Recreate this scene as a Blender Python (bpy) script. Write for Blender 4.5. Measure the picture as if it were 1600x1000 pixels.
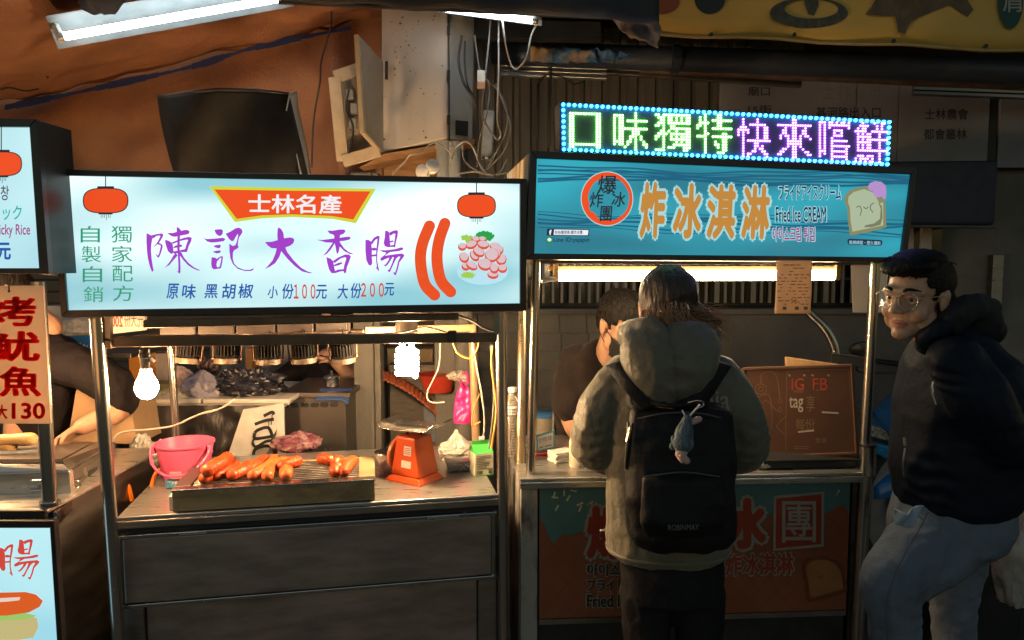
import bpy, bmesh, math, random
from mathutils import Vector, Matrix, noise
random.seed(7)
S = bpy.context.scene
for o in list(bpy.data.objects):
    bpy.data.objects.remove(o)
COL = S.collection
R = math.radians

# ------------------------------------------------------------------ camera
CAMZ, PITCH, FPX = 1.6, R(4.5), 1155.0
cd = bpy.data.cameras.new('camera')
cam = bpy.data.objects.new('camera', cd)
COL.objects.link(cam)
cam.location = (0, 0, CAMZ)
cam.rotation_euler = (R(90) - PITCH, 0, 0)
cd.sensor_width = 36.0
cd.lens = 36.0 * FPX / 1600.0
cd.clip_start, cd.clip_end = 0.05, 200
S.camera = cam
# ------------------------------------------------------------------ night sky
w = bpy.data.worlds.new('World')
S.world = w
w.use_nodes = True
wn = w.node_tree
bg = wn.nodes['Background']
sky = wn.nodes.new('ShaderNodeTexSky')
sky.sky_type = 'NISHITA'
sky.sun_disc = False
sky.sun_elevation = R(4.0)
sky.sun_rotation = R(20)
wn.links.new(sky.outputs[0], bg.inputs[0])
bg.inputs[1].default_value = 0.15
# ------------------------------------------------------------------ exposure
S.view_settings.view_transform = 'Standard'
S.view_settings.look = 'None'
S.view_settings.exposure = 0.0
S.view_settings.gamma = 1.0
S.view_settings.use_curve_mapping = False
S.render.engine = 'CYCLES'
S.cycles.max_bounces = 8
S.cycles.use_denoising = True
S.cycles.sample_clamp_indirect = 6.0
S.cycles.caustics_reflective = False
S.cycles.caustics_refractive = False

# ------------------------------------------------------------------ measuring helpers
CP, SP = math.cos(PITCH), math.sin(PITCH)
EYE = Vector((0, 0, CAMZ))


def ray(px, py):
    x, y = (px - 800) / FPX, -(py - 500) / FPX
    return Vector((x, CP + y * SP, -SP + y * CP))


def P(px, py, Y):
    d = ray(px, py)
    return EYE + d * (Y / d.y)


def Hz(px, py, z):
    d = ray(px, py)
    return EYE + d * ((z - CAMZ) / d.z)


class Plane:
    """an upright flat face: point a, running to point b, tilted by lean"""
    def __init__(self, a, b, lean=0.0):
        self.o = a.copy()
        self.u = (b - a).normalized()
        up = Vector((0, 0, 1))
        n = self.u.cross(up).normalized()          # towards the viewer (-Y)
        self.n = (n * math.cos(lean) + up * math.sin(lean)).normalized()
        self.v = self.n.cross(self.u).normalized() * 1.0
        if self.v.z < 0:
            self.v = -self.v

    def hit(self, px, py, off=0.0):
        d = ray(px, py)
        o = self.o + self.n * off
        return EYE + d * ((o - EYE).dot(self.n) / d.dot(self.n))


# ------------------------------------------------------------------ materials
MATS = {}


def mat(name, col, rough=.5, metal=0., var=.12, scale=14., bump=0., bscale=60., col2=None, emit=None, es=0.,
        spec=.5, stretch=(1, 1, 1), trans=0., alpha=1., rvar=.12, sheen=0., coat=0., thr=None, detail=6., sss=0.):
    if name in MATS:
        return MATS[name]
    m = bpy.data.materials.new(name)
    m.use_nodes = True
    N, L = m.node_tree.nodes, m.node_tree.links
    b = N['Principled BSDF']
    b.inputs['Roughness'].default_value = rough
    b.inputs['Metallic'].default_value = metal
    b.inputs['Specular IOR Level'].default_value = spec
    b.inputs['Transmission Weight'].default_value = trans
    b.inputs['Alpha'].default_value = alpha
    b.inputs['Sheen Weight'].default_value = sheen
    b.inputs['Coat Weight'].default_value = coat
    if sss:
        b.inputs['Subsurface Weight'].default_value = sss
        b.inputs['Subsurface Radius'].default_value = (.012, .005, .003)
    tc = N.new('ShaderNodeTexCoord')
    mp = N.new('ShaderNodeMapping')
    mp.inputs['Scale'].default_value = stretch
    L.new(tc.outputs['Object'], mp.inputs[0])
    nz = N.new('ShaderNodeTexNoise')
    nz.inputs['Scale'].default_value = scale
    nz.inputs['Detail'].default_value = detail
    nz.inputs['Roughness'].default_value = .62
    L.new(mp.outputs[0], nz.inputs[0])
    cr = N.new('ShaderNodeValToRGB')
    lo, hi = (.32, .68) if thr is None else thr
    cr.color_ramp.elements[0].position = lo
    cr.color_ramp.elements[1].position = hi
    c = list(col)
    if col2 is None:
        a = [x * (1 - var) for x in c]
        d = [min(1, x * (1 + var)) for x in c]
    else:
        a, d = c, list(col2)
    cr.color_ramp.elements[0].color = (*a, 1)
    cr.color_ramp.elements[1].color = (*d, 1)
    L.new(nz.outputs[0], cr.inputs[0])
    L.new(cr.outputs[0], b.inputs['Base Color'])
    if rvar:
        mr = N.new('ShaderNodeMapRange')
        mr.inputs['To Min'].default_value = max(.02, rough - rvar)
        mr.inputs['To Max'].default_value = min(1, rough + rvar)
        L.new(nz.outputs[0], mr.inputs[0])
        L.new(mr.outputs[0], b.inputs['Roughness'])
    if bump:
        n2 = N.new('ShaderNodeTexNoise')
        n2.inputs['Scale'].default_value = bscale
        n2.inputs['Detail'].default_value = 5
        L.new(mp.outputs[0], n2.inputs[0])
        bp = N.new('ShaderNodeBump')
        bp.inputs['Strength'].default_value = bump
        bp.inputs['Distance'].default_value = .01
        L.new(n2.outputs[0], bp.inputs['Height'])
        L.new(bp.outputs[0], b.inputs['Normal'])
    if es:
        b.inputs['Emission Color'].default_value = (*(emit or col), 1)
        b.inputs['Emission Strength'].default_value = es
    MATS[name] = m
    return m


def lamp_mat(name, col, es):
    return mat(name, [min(.9, c) for c in col], .4, emit=col, es=es, var=0, rvar=0)


def backlit(name, col, col2, es, scale=2.2, stretch=(1, 1, 1)):
    """printed acrylic with uneven light behind it"""
    m = bpy.data.materials.new(name)
    m.use_nodes = True
    N, L = m.node_tree.nodes, m.node_tree.links
    b = N['Principled BSDF']
    b.inputs['Roughness'].default_value = .3
    b.inputs['Base Color'].default_value = (.12, .13, .13, 1)
    tc = N.new('ShaderNodeTexCoord')
    mp = N.new('ShaderNodeMapping')
    mp.inputs['Scale'].default_value = stretch
    L.new(tc.outputs['Object'], mp.inputs[0])
    nz = N.new('ShaderNodeTexNoise')
    nz.inputs['Scale'].default_value = scale
    nz.inputs['Detail'].default_value = 1.5
    L.new(mp.outputs[0], nz.inputs[0])
    cr = N.new('ShaderNodeValToRGB')
    cr.color_ramp.elements[0].position = .36
    cr.color_ramp.elements[1].position = .66
    cr.color_ramp.elements[0].color = (*col, 1)
    cr.color_ramp.elements[1].color = (*col2, 1)
    L.new(nz.outputs[0], cr.inputs[0])
    L.new(cr.outputs[0], b.inputs['Emission Color'])
    b.inputs['Emission Strength'].default_value = es
    MATS[name] = m
    return m


def prt(name, col, es=.8):
    """ink on a backlit panel: what light it lets through"""
    return mat(name, [c * .5 for c in col], .35, emit=col, es=es, var=.03, rvar=0)


# ------------------------------------------------------------------ things
WM = {}


def thing(name, label, cat, loc=(0, 0, 0), rz=0., group=None, kind=None):
    o = bpy.data.objects.new(name, None)
    o.empty_display_size = .05
    COL.objects.link(o)
    o.location = loc
    o.rotation_euler = (0, 0, rz)
    o['label'], o['category'] = label, cat
    if group:
        o['group'] = group
    if kind:
        o['kind'] = kind
    WM[o.name] = Matrix.Translation(Vector(loc)) @ Matrix.Rotation(rz, 4, 'Z')
    return o


def tag(o, label=None, cat=None, group=None, kind=None):
    for k, v in (('label', label), ('category', cat), ('group', group), ('kind', kind)):
        if v:
            o[k] = v
    return o


def copy_tree(o, loc=None, rz=None, label=None, parent=None):
    c = o.copy()
    COL.objects.link(c)
    if parent is not None:
        c.parent = parent
    if loc is not None:
        c.location = loc
    if rz is not None:
        c.rotation_euler = (0, 0, rz)
    if label:
        c['label'] = label
    if parent is None:
        WM[c.name] = Matrix.Translation(c.location) @ Matrix.Rotation(c.rotation_euler.z, 4, 'Z')
    for ch in list(o.children):
        copy_tree(ch, parent=c)
    return c


def frame_from(d, up=Vector((0, 0, 1))):
    d = d.normalized()
    if abs(d.dot(up)) > .98:
        up = Vector((1, 0, 0))
    x = d.cross(up).normalized()
    y = x.cross(d).normalized()
    return x, y


def crom(pts, n):
    pts = [Vector(p) for p in pts]
    if len(pts) < 3:
        return [pts[0].lerp(pts[1], i / n) for i in range(n + 1)]
    q = [pts[0] * 2 - pts[1]] + pts + [pts[-1] * 2 - pts[-2]]
    out = []
    for i in range(1, len(q) - 2):
        for k in range(n):
            t = k / n
            a, b, c, d = q[i - 1], q[i], q[i + 1], q[i + 2]
            out.append(.5 * ((2 * b) + (c - a) * t + (2 * a - 5 * b + 4 * c - d) * t * t + (3 * b - a - 3 * c + d) * t ** 3))
    out.append(pts[-1])
    return out


class M:
    def __init__(self):
        self.v, self.f, self.mi, self.cur = [], [], [], 0

    def add(self, vs, fs):
        k = len(self.v)
        self.v += [Vector(x) for x in vs]
        for f in fs:
            self.f.append([i + k for i in f])
            self.mi.append(self.cur)
        return self

    def box(self, lo, hi, T=None):
        x0, y0, z0 = lo
        x1, y1, z1 = hi
        vs = [Vector(p) for p in ((x0, y0, z0), (x1, y0, z0), (x1, y1, z0), (x0, y1, z0), (x0, y0, z1), (x1, y0, z1), (x1, y1, z1), (x0, y1, z1))]
        if T is not None:
            vs = [T @ p for p in vs]
        return self.add(vs, [(0, 3, 2, 1), (4, 5, 6, 7), (0, 1, 5, 4), (1, 2, 6, 5), (2, 3, 7, 6), (3, 0, 4, 7)])

    def hexa(self, q, back):
        """front quad q (tl,tr,br,bl) pushed back by a vector"""
        q = [Vector(p) for p in q]
        r = [p + back for p in q]
        return self.add(q + r, [(0, 3, 2, 1), (4, 5, 6, 7), (0, 1, 5, 4), (1, 2, 6, 5), (2, 3, 7, 6), (3, 0, 4, 7)])

    def poly(self, pts):
        return self.add(pts, [list(range(len(pts)))])

    def bar(self, a, b, wx, wy, up=Vector((0, 0, 1))):
        a, b = Vector(a), Vector(b)
        x, y = frame_from(b - a, up)
        q = [(-1, -1), (1, -1), (1, 1), (-1, 1)]
        vs = [a + x * (i * wx / 2) + y * (j * wy / 2) for i, j in q] + [b + x * (i * wx / 2) + y * (j * wy / 2) for i, j in q]
        return self.add(vs, [(0, 1, 2, 3), (7, 6, 5, 4), (0, 4, 5, 1), (1, 5, 6, 2), (2, 6, 7, 3), (3, 7, 4, 0)])

    def tube(self, pts, r, n=10, caps=True, round_ends=False):
        pts = [Vector(p) for p in pts]
        rs = list(r) if hasattr(r, '__len__') else [r] * len(pts)
        if round_ends:
            d0 = (pts[0] - pts[1]).normalized()
            d1 = (pts[-1] - pts[-2]).normalized()
            pre, prs, post, pos = [], [], [], []
            for a in (80, 55, 28):
                pre.append(pts[0] + d0 * rs[0] * math.sin(R(a)))
                prs.append(rs[0] * math.cos(R(a)))
                post.insert(0, pts[-1] + d1 * rs[-1] * math.sin(R(a)))
                pos.insert(0, rs[-1] * math.cos(R(a)))
            pts, rs = pre + pts + post, prs + rs + pos
        k = len(self.v)
        px = None
        m = len(pts)
        for i, p in enumerate(pts):
            t = (pts[min(i + 1, m - 1)] - pts[max(i - 1, 0)])
            if t.length < 1e-9:
                t = Vector((0, 0, 1))
            t.normalize()
            if px is None:
                px, _ = frame_from(t)
            px = (px - t * px.dot(t)).normalized()
            py = t.cross(px)
            for j in range(n):
                a = 2 * math.pi * j / n
                self.v.append(p + (px * math.cos(a) + py * math.sin(a)) * rs[i])
        fs = []
        for i in range(m - 1):
            for j in range(n):
                fs.append([k + i * n + j, k + i * n + (j + 1) % n, k + (i + 1) * n + (j + 1) % n, k + (i + 1) * n + j])
        if caps:
            fs.append([k + j for j in range(n)][::-1])
            fs.append([k + (m - 1) * n + j for j in range(n)])
        self.f += fs
        self.mi += [self.cur] * len(fs)
        return self

    def lathe(self, prof, c=(0, 0, 0), n=24, ax=Vector((0, 0, 1)), close=True, ell=1.0):
        c = Vector(c)
        x, y = frame_from(ax, Vector((0, 1, 0)))
        ax = Vector(ax).normalized()
        k = len(self.v)
        for r, h in prof:
            for j in range(n):
                a = 2 * math.pi * j / n
                self.v.append(c + ax * h + x * (r * math.cos(a)) + y * (r * ell * math.sin(a)))
        fs = []
        m = len(prof)
        for i in range(m - 1):
            for j in range(n):
                fs.append([k + i * n + j, k + i * n + (j + 1) % n, k + (i + 1) * n + (j + 1) % n, k + (i + 1) * n + j])
        if close:
            fs.append([k + j for j in range(n)][::-1])
            fs.append([k + (m - 1) * n + j for j in range(n)])
        self.f += fs
        self.mi += [self.cur] * len(fs)
        return self

    def ball(self, c, rx, ry=None, rz=None, n=14, T=None):
        ry = rx if ry is None else ry
        rz = rx if rz is None else rz
        c = Vector(c)
        m = n // 2 + 1
        vs, fs = [], []
        for i in range(m + 1):
            th = math.pi * i / m
            for j in range(n):
                a = 2 * math.pi * j / n
                p = Vector((rx * math.sin(th) * math.cos(a), ry * math.sin(th) * math.sin(a), rz * math.cos(th)))
                if T is not None:
                    p = T @ p
                vs.append(c + p)
        for i in range(m):
            for j in range(n):
                fs.append([i * n + j, (i + 1) * n + j, (i + 1) * n + (j + 1) % n, i * n + (j + 1) % n])
        return self.add(vs, fs)

    def rings(self, rings, caps=True):
        """loft through equal-length closed rings"""
        k = len(self.v)
        n = len(rings[0])
        for r in rings:
            self.v += [Vector(p) for p in r]
        fs = []
        for i in range(len(rings) - 1):
            for j in range(n):
                fs.append([k + i * n + j, k + i * n + (j + 1) % n, k + (i + 1) * n + (j + 1) % n, k + (i + 1) * n + j])
        if caps:
            fs.append([k + j for j in range(n)][::-1])
            fs.append([k + (len(rings) - 1) * n + j for j in range(n)])
        self.f += fs
        self.mi += [self.cur] * len(fs)
        return self

    def grid(self, fn, nu, nv):
        k = len(self.v)
        for j in range(nv + 1):
            for i in range(nu + 1):
                self.v.append(Vector(fn(i / nu, j / nv)))
        for j in range(nv):
            for i in range(nu):
                a = k + j * (nu + 1) + i
                self.f.append([a, a + 1, a + nu + 2, a + nu + 1])
                self.mi.append(self.cur)
        return self

    def mesh(self, name, inv=None):
        me = bpy.data.meshes.new(name)
        vs = self.v if inv is None else [inv @ p for p in self.v]
        me.from_pydata([tuple(p) for p in vs], [], self.f)
        me.polygons.foreach_set('material_index', self.mi)
        me.update()
        return me

    def build(self, name, m, parent=None, local=False, smooth=None, bevel=0., seg=2, thick=0., fix=False, weld=False):
        inv = None
        if parent is not None and not local:
            inv = pm(parent).inverted()
        me = self.mesh(name, inv)
        if fix or weld:
            bm = bmesh.new()
            bm.from_mesh(me)
            bmesh.ops.remove_doubles(bm, verts=bm.verts, dist=1e-5)
            if fix:
                bmesh.ops.recalc_face_normals(bm, faces=bm.faces)
            bm.to_mesh(me)
            bm.free()
        for x in (m if isinstance(m, (list, tuple)) else [m]):
            me.materials.append(x)
        if smooth:
            me.polygons.foreach_set('use_smooth', [True] * len(me.polygons))
            me.set_sharp_from_angle(angle=R(smooth))
        o = bpy.data.objects.new(name, me)
        COL.objects.link(o)
        if parent is not None:
            o.parent = parent
            WM[o.name] = pm(parent)
        else:
            WM[o.name] = Matrix.Identity(4)
        if thick:
            md = o.modifiers.new('solid', 'SOLIDIFY')
            md.thickness = thick
            md.offset = 0
        if bevel:
            md = o.modifiers.new('edge', 'BEVEL')
            md.width = bevel
            md.segments = seg
            md.limit_method = 'ANGLE'
            md.angle_limit = R(40)
            md.harden_normals = False
        return o


def pm(o):
    if o.name in WM:
        return WM[o.name]
    return Matrix.Identity(4)


def text_mesh(s, bold=0., shear=0.):
    cu = bpy.data.curves.new('lettering', 'FONT')
    cu.body = s
    cu.offset = bold
    cu.shear = shear
    cu.resolution_u = 3
    o = bpy.data.objects.new('lettering', cu)
    COL.objects.link(o)
    dg = bpy.context.evaluated_depsgraph_get()
    me = bpy.data.meshes.new_from_object(o.evaluated_get(dg))
    bpy.data.objects.remove(o)
    vs = [v.co.copy() for v in me.vertices]
    fs = [list(p.vertices) for p in me.polygons]
    bpy.data.meshes.remove(me)
    return vs, fs


def text(pl, s, box, m, parent, off=.0012, bold=0., slope=0., mirror=False, name='lettering', pad=0., shear=0., M_=None):
    """lettering laid on a face so that its ink fills the measured box; heavier strokes by overprinting"""
    vs, fs = text_mesh(s, 0, shear)
    a = min(v.x for v in vs) - bold; b = max(v.x for v in vs) + bold
    c = min(v.y for v in vs) - bold; d = max(v.y for v in vs) + bold
    x0, y0, x1, y1 = box
    x0, y0, x1, y1 = x0 - pad, y0 - pad, x1 + pad, y1 + pad
    g = M_ or M()
    sh = [(0, 0)]
    if bold:
        sh += [(math.cos(k * math.pi / 4) * bold, math.sin(k * math.pi / 4) * bold) for k in range(8)]
        if bold > .05:
            sh += [(math.cos(k * math.pi / 4 + .4) * bold * .5, math.sin(k * math.pi / 4 + .4) * bold * .5) for k in range(8)]
    for q, (sx, sy) in enumerate(sh):
        out = []
        for v in vs:
            t = (v.x + sx - a) / (b - a)
            if mirror:
                t = 1 - t
            px = x0 + t * (x1 - x0)
            py = y1 - (v.y + sy - c) / (d - c) * (y1 - y0) + slope * (px - x0)
            out.append(pl.hit(px, py, off + q * .00003))
        g.add(out, fs)
    if M_ is None:
        return g.build(name, m, parent)


def shape(pl, pts, off=.0012):
    return [pl.hit(x, y, off) for x, y in pts]


def ell_pts(cx, cy, rx, ry, n=28, rot=0.):
    out = []
    for i in range(n):
        a = 2 * math.pi * i / n
        x, y = rx * math.cos(a), ry * math.sin(a)
        out.append((cx + x * math.cos(rot) - y * math.sin(rot), cy + x * math.sin(rot) + y * math.cos(rot)))
    return out


def stroke_px(g, pl, pts, wd, off, n=6):
    """a pen line on a face, width in measured units"""
    q = crom([(x, y, 0) for x, y in pts], n) if len(pts) > 2 else [Vector((*p, 0)) for p in pts]
    L_, R_ = [], []
    for i, p in enumerate(q):
        t = q[min(i + 1, len(q) - 1)] - q[max(i - 1, 0)]
        t.normalize()
        nn = Vector((-t.y, t.x, 0)) * wd / 2
        L_.append(p + nn); R_.append(p - nn)
    k = len(g.v)
    for a, b in zip(L_, R_):
        g.v.append(pl.hit(a.x, a.y, off)); g.v.append(pl.hit(b.x, b.y, off))
    for i in range(len(q) - 1):
        g.f.append([k + 2 * i, k + 2 * i + 1, k + 2 * i + 3, k + 2 * i + 2]); g.mi.append(g.cur)


def cable(name, label, pts, r, m, group=None, cat='cable', n=6, parent=None):
    o = M().tube(crom(pts, n), r, 6).build(name, m, parent, smooth=60)
    if parent is None:
        tag(o, label, cat, group)
    return o


def ring_frame(g, pl, q_out, q_in, front, back):
    """picture-frame moulding: outer and inner measured quads, front and back offsets"""
    for i in range(4):
        j = (i + 1) % 4
        A, B = q_out[i], q_out[j]
        C_, D = q_in[j], q_in[i]
        f = [pl.hit(*A, front), pl.hit(*B, front), pl.hit(*C_, front), pl.hit(*D, front)]
        bvec = -pl.n * (front - back)
        g.hexa(f, bvec)


def see_through(m, col, f):
    """thin sheet that lets lamp light through from behind"""
    n, l = m.node_tree.nodes, m.node_tree.links
    a, b = n.new('ShaderNodeBsdfTranslucent'), n.new('ShaderNodeMixShader')
    a.inputs[0].default_value = (*col, 1)
    b.inputs[0].default_value = f
    l.new(n['Principled BSDF'].outputs[0], b.inputs[1]); l.new(a.outputs[0], b.inputs[2])
    l.new(b.outputs[0], n['Material Output'].inputs[0])
    return m


# common materials
steel = mat('brushed_steel', (.52, .49, .46), .25, 1., var=.08, scale=5, stretch=(7, 7, .5), rvar=.07)
steel_h = mat('brushed_steel_flat', (.52, .50, .47), .30, .82, var=.14, scale=7, stretch=(1.2, 9, 9), rvar=.12)
steel_d = mat('dull_steel', (.30, .27, .25), .42, 1., var=.2, scale=6, stretch=(1, 1, 4), rvar=.14)
steel_g = mat('greasy_steel', (.60, .42, .22), .40, .5, col2=(.16, .10, .06), scale=6, stretch=(1, 1, 2.5), rvar=.16, thr=(.42, .75))
alu = mat('aluminium', (.62, .64, .66), .35, 1., var=.1, scale=20, stretch=(8, 1, 1))
black_p = mat('black_plastic', (.018, .018, .02), .42)
dark_frame = mat('dark_frame_paint', (.030, .022, .022), .38, var=.25, scale=12)
dark_iron = mat('dark_iron', (.035, .033, .035), .55, .3, var=.35, scale=10)
white_p = mat('white_plastic', (.72, .70, .66), .4, var=.05)
wire_w = mat('cable_white', (.34, .31, .27), .5, var=.2)
wire_k = mat('cable_black', (.02, .02, .022), .5)
wire_g = mat('cable_grey', (.19, .17, .155), .55, var=.3)
wire_o = mat('cable_orange', (.62, .27, .05), .5)
paper = mat('paper', (.72, .68, .62), .75, var=.05, scale=30)
skin = mat('skin', (.52, .29, .19), .48, var=.10, scale=30, bump=.08, bscale=220, sss=.12)
hair_m = mat('hair_black', (.009, .007, .006), .62, spec=.2, var=.4, scale=90, stretch=(1, 1, .15), bump=.6, bscale=150)
# =========================================================== the place
asphalt = mat('asphalt', (.045, .043, .042), .7, var=.35, scale=3.5, bump=.5, bscale=160, rvar=.25)
concrete = mat('concrete', (.20, .185, .165), .85, col2=(.125, .115, .102), scale=3.2, bump=.5, bscale=70, thr=(.3, .72))
concrete_d = mat('concrete_dark', (.15, .145, .14), .88, col2=(.095, .092, .09), scale=2.4, bump=.7, bscale=120, thr=(.3, .72))
corr_m = mat('weathered_sheet_metal', (.135, .125, .115), .6, .0, col2=(.055, .050, .048), scale=2.6, stretch=(2.2, 1, .35), thr=(.4, .75), bump=.2, bscale=40)
tarp_m = mat('orange_tarpaulin', (.43, .20, .10), .66, col2=(.25, .115, .065), scale=3.4, bump=.55, bscale=75, thr=(.3, .72), detail=14)
beige_m = mat('dirty_beige_enamel', (.50, .445, .40), .5, col2=(.36, .29, .235), scale=2.4, thr=(.32, .8), stretch=(1.5, 1, .6), bump=.06, bscale=60)
wood_m = mat('old_wood', (.36, .19, .085), .62, col2=(.20, .10, .045), scale=5, stretch=(1, 1, 9), bump=.3, bscale=40)
board_m = mat('led_tinted_board', (.31, .31, .39), .55, col2=(.20, .20, .26), scale=2.2, thr=(.3, .8))  # violet spill of the dot matrix put into the board colour
ink_m = mat('dark_ink', (.035, .033, .06), .6)

M().add([(-20, -14, 0), (20, -14, 0), (20, 14, 0), (-20, 14, 0)], [(0, 1, 2, 3)]).build('ground', asphalt)
tag(bpy.data.objects['ground'], kind='structure')

# concrete wall on the right, built with a rough tiled end
YW = 4.2
wall = thing('concrete_wall', 'low grey concrete wall running behind the ice cream cart', 'wall', (2.0, YW, 0))
xt = .62
M().box((xt, YW, 0), (2.33, YW + .2, 1.30)).build('body', concrete_d, wall, bevel=.006)
M().box((-.36, YW + .012, 0), (xt - .004, YW + .2, 1.30)).build('tiled_end', concrete, wall)
M().box((-.36, YW - .03, 1.302), (2.33, YW + .2, 1.335)).build('coping', concrete_d, wall, bevel=.005)
tb = M().box((0, 0, 0), (.150, .012, .105))
t0 = None
for i in range(6):
    for j in range(12):
        x, z = -.35 + i * .156 + (.0 if j % 2 else .012), .03 + j * .106
        if x + .15 > xt:
            continue
        if t0 is None:
            t0 = tb.build('tile', concrete, wall, local=True, bevel=.003)
            o = t0
        else:
            o = t0.copy(); COL.objects.link(o)
        o.location = (x - 2.0, random.uniform(-.002, .002), z)
# taller rendered wall at the right edge
rw = thing('rendered_wall', 'tall grey rendered wall behind the man in the navy jacket', 'wall', (3.0, YW - .05, 0))
M().box((2.34, YW - .05, 0), (5.5, YW + .15, 2.35)).build('body', concrete, rw, bevel=.01)
g = M().box((P(1545, 400, 4.14).x, 4.10, P(1545, 518, 4.14).z), (P(1562, 400, 4.14).x, 4.146, P(1545, 398, 4.14).z))
g.build('angle_bracket', steel_d, rw, bevel=.003)
g = M()
for yy in (416, 437, 468):
    g.ball(P(1553, yy, 4.1), .008, .006, .008, 8)
g.build('bolt_heads', steel, rw, smooth=50)

# dark window with bars above the low wall
gz0, gz1 = 1.335, 1.72
win = thing('barred_window', 'long dark window with thin vertical bars above the concrete wall', 'window', (1.0, YW + .12, gz0))
glass_d = mat('dark_glass', (.012, .013, .016), .12, spec=.6, var=.2)
M().box((-.3, YW + .14, gz0), (2.33, YW + .16, gz1)).build('pane', glass_d, win)
M().box((-.3, YW + .02, gz1 - .03), (2.33, YW + .12, gz1)).build('head_rail', dark_iron, win)
M().box((-.3, YW + .05, gz0 + .16), (2.33, YW + .062, gz0 + .175)).build('cross_rail', dark_iron, win)
bar0 = None
x = .12
k = 0
while x < 2.3:
    wdt = .014 if k % 4 else .026
    o = M().box((x, YW + .035, gz0 + .03), (x + wdt, YW + .049, gz1 - .03)).build('bar', mat('grey_bar_paint', (.16, .155, .15), .5), win)
    x += .052 + .004 * math.sin(k * 1.7)
    k += 1

# corrugated sheet above
cw = thing('corrugated_wall', 'stained corrugated metal sheet wall above the barred window', 'wall', (.6, YW + .02, 1.72))
prof = []
x = -.55
while x < 1.62:
    prof += [(x, 0), (x + .05, 0), (x + .062, .022), (x + .088, .022)]
    x += .10
g = M()
for z in (1.722, 2.9):
    for px_, d in prof:
        g.v.append(Vector((px_, YW + .03 + d, z)))
n = len(prof)
for i in range(n - 1):
    g.f.append([i, i + 1, n + i + 1, n + i]); g.mi.append(0)
g.build('sheet', corr_m, cw)

# white board with direction lettering
bd = thing('direction_board', 'dim pale board with rows of dark place names behind the lit dot matrix', 'sign', (2.0, YW - .12, 2.1))
plb = Plane(Vector((0, YW - .13, 2)), Vector((1, YW - .13, 2)))
xa, xb, xc, xd = (P(p, 200, YW - .13).x for p in (1125, 1338, 1404, 1545))
z0, z1 = P(1300, 262, YW - .13).z, P(1300, 112, YW - .13).z
for a, b in ((xa, xb - .006), (xb, xc - .004), (xc, xd)):
    M().box((a, YW - .13, z0), (b, YW - .10, z1)).build('board_panel', board_m, bd, bevel=.003)
M().box((xd + .006, YW - .12, z0), (xd + .05, YW - .09, z1)).build('edge_strip', dark_iron, bd)
M().box((xd + .056, YW - .13, z0), (xd + 1.2, YW - .10, z1)).build('board_panel', board_m, bd, bevel=.003)
for s, bx in (('廟口', (1169, 135, 1203, 150)), ('15街', (1169, 164, 1206, 179)), ('基河路出入口', (1275, 167, 1376, 185)),
              ('士林農會', (1445, 170, 1513, 187)), ('都會叢林', (1443, 201, 1511, 218))):
    text(plb, s, bx, ink_m, bd, bold=.012)
text(plb, '士林夜市', (1284, 130, 1378, 156), mat('faded_ink', (.23, .22, .25), .6), bd)

# dark box awning at right and pale boards under it
g = M().hexa([P(1362, 252, 3.7), P(1562, 250, 3.7), P(1556, 352, 3.7), P(1362, 350, 3.7)], Vector((0, .35, 0)))
dab = thing('folded_awning', 'folded dark navy awning box above the man in the navy jacket', 'awning', tuple(P(1460, 352, 3.8)))
navy_cl = mat('navy_canvas', (.022, .030, .055), .7, var=.25, bump=.2, bscale=90)
g.build('canvas_cover', navy_cl, dab, bevel=.02, seg=3)
M().tube([P(1365, 353, 3.72), P(1556, 355, 3.72)], .008, 8).build('front_rail', steel_d, dab)
for (a, b, lab) in (((1418, 356), (1428, 408), 'narrow pale board nearest the ice cream sign under the folded awning'), ((1441, 356), (1456, 408), 'wider pale board hanging under the middle of the folded awning')):
    q = [P(a[0], a[1], 3.85), P(b[0], a[1], 3.85), P(b[0], b[1], 3.85), P(a[0] - 3, b[1], 3.85)]
    tag(M().hexa(q, Vector((0, .02, 0))).build('pale_board', mat('pale_board', (.42, .36, .33), .7), bevel=.002), lab, 'board')
M().hexa([P(1478, 378, 3.9), P(1490, 378, 3.9), P(1490, 390, 3.9), P(1478, 390, 3.9)], Vector((0, .03, 0)))
dk = thing('dark_doorway', 'black door opening between the pale boards and the rendered wall', 'doorway', tuple(P(1440, 500, 4.1)))
M().box((P(1365, 400, 4.1).x, 4.08, 1.34), (2.36, 4.12, 2.05)).build('door_leaf', glass_d, dk)

# ---------------------------------------------------------- dark back of the alley, behind the sausage cart
back = thing('shutter_wall', 'dim brown metal shutter wall far behind the sausage cart', 'wall', (-1.4, 5.2, 0))
shut_m = mat('old_shutter', (.15, .115, .085), .6, col2=(.09, .07, .055), scale=2, thr=(.3, .75), stretch=(1, 1, 3))
M().box((-5.5, 5.2, 0), (.2, 5.3, 3.0)).build('backing', shut_m, back)
sl = M().box((-5.4, 5.17, 0), (.1, 5.197, .075))
s0 = sl.build('slat', shut_m, back, bevel=.008)
for j in range(1, 30):
    o = s0.copy(); COL.objects.link(o)
    o.location = (0, random.uniform(-.003, .003), j * .082)
dark_bk = thing('night_backdrop', 'black sheets added behind the pipes for the dark night space', 'backdrop', (0, 4.6, 3))
M().box((-1.5, 2.2, 3.02), (6, 5.4, 3.10)).build('panel', dark_iron, dark_bk)  # dark sheets added to black out the night space above the alley
M().box((-.2, 4.45, 2.36), (6, 4.55, 3.018)).build('dark_sheet', dark_iron, dark_bk)

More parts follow.
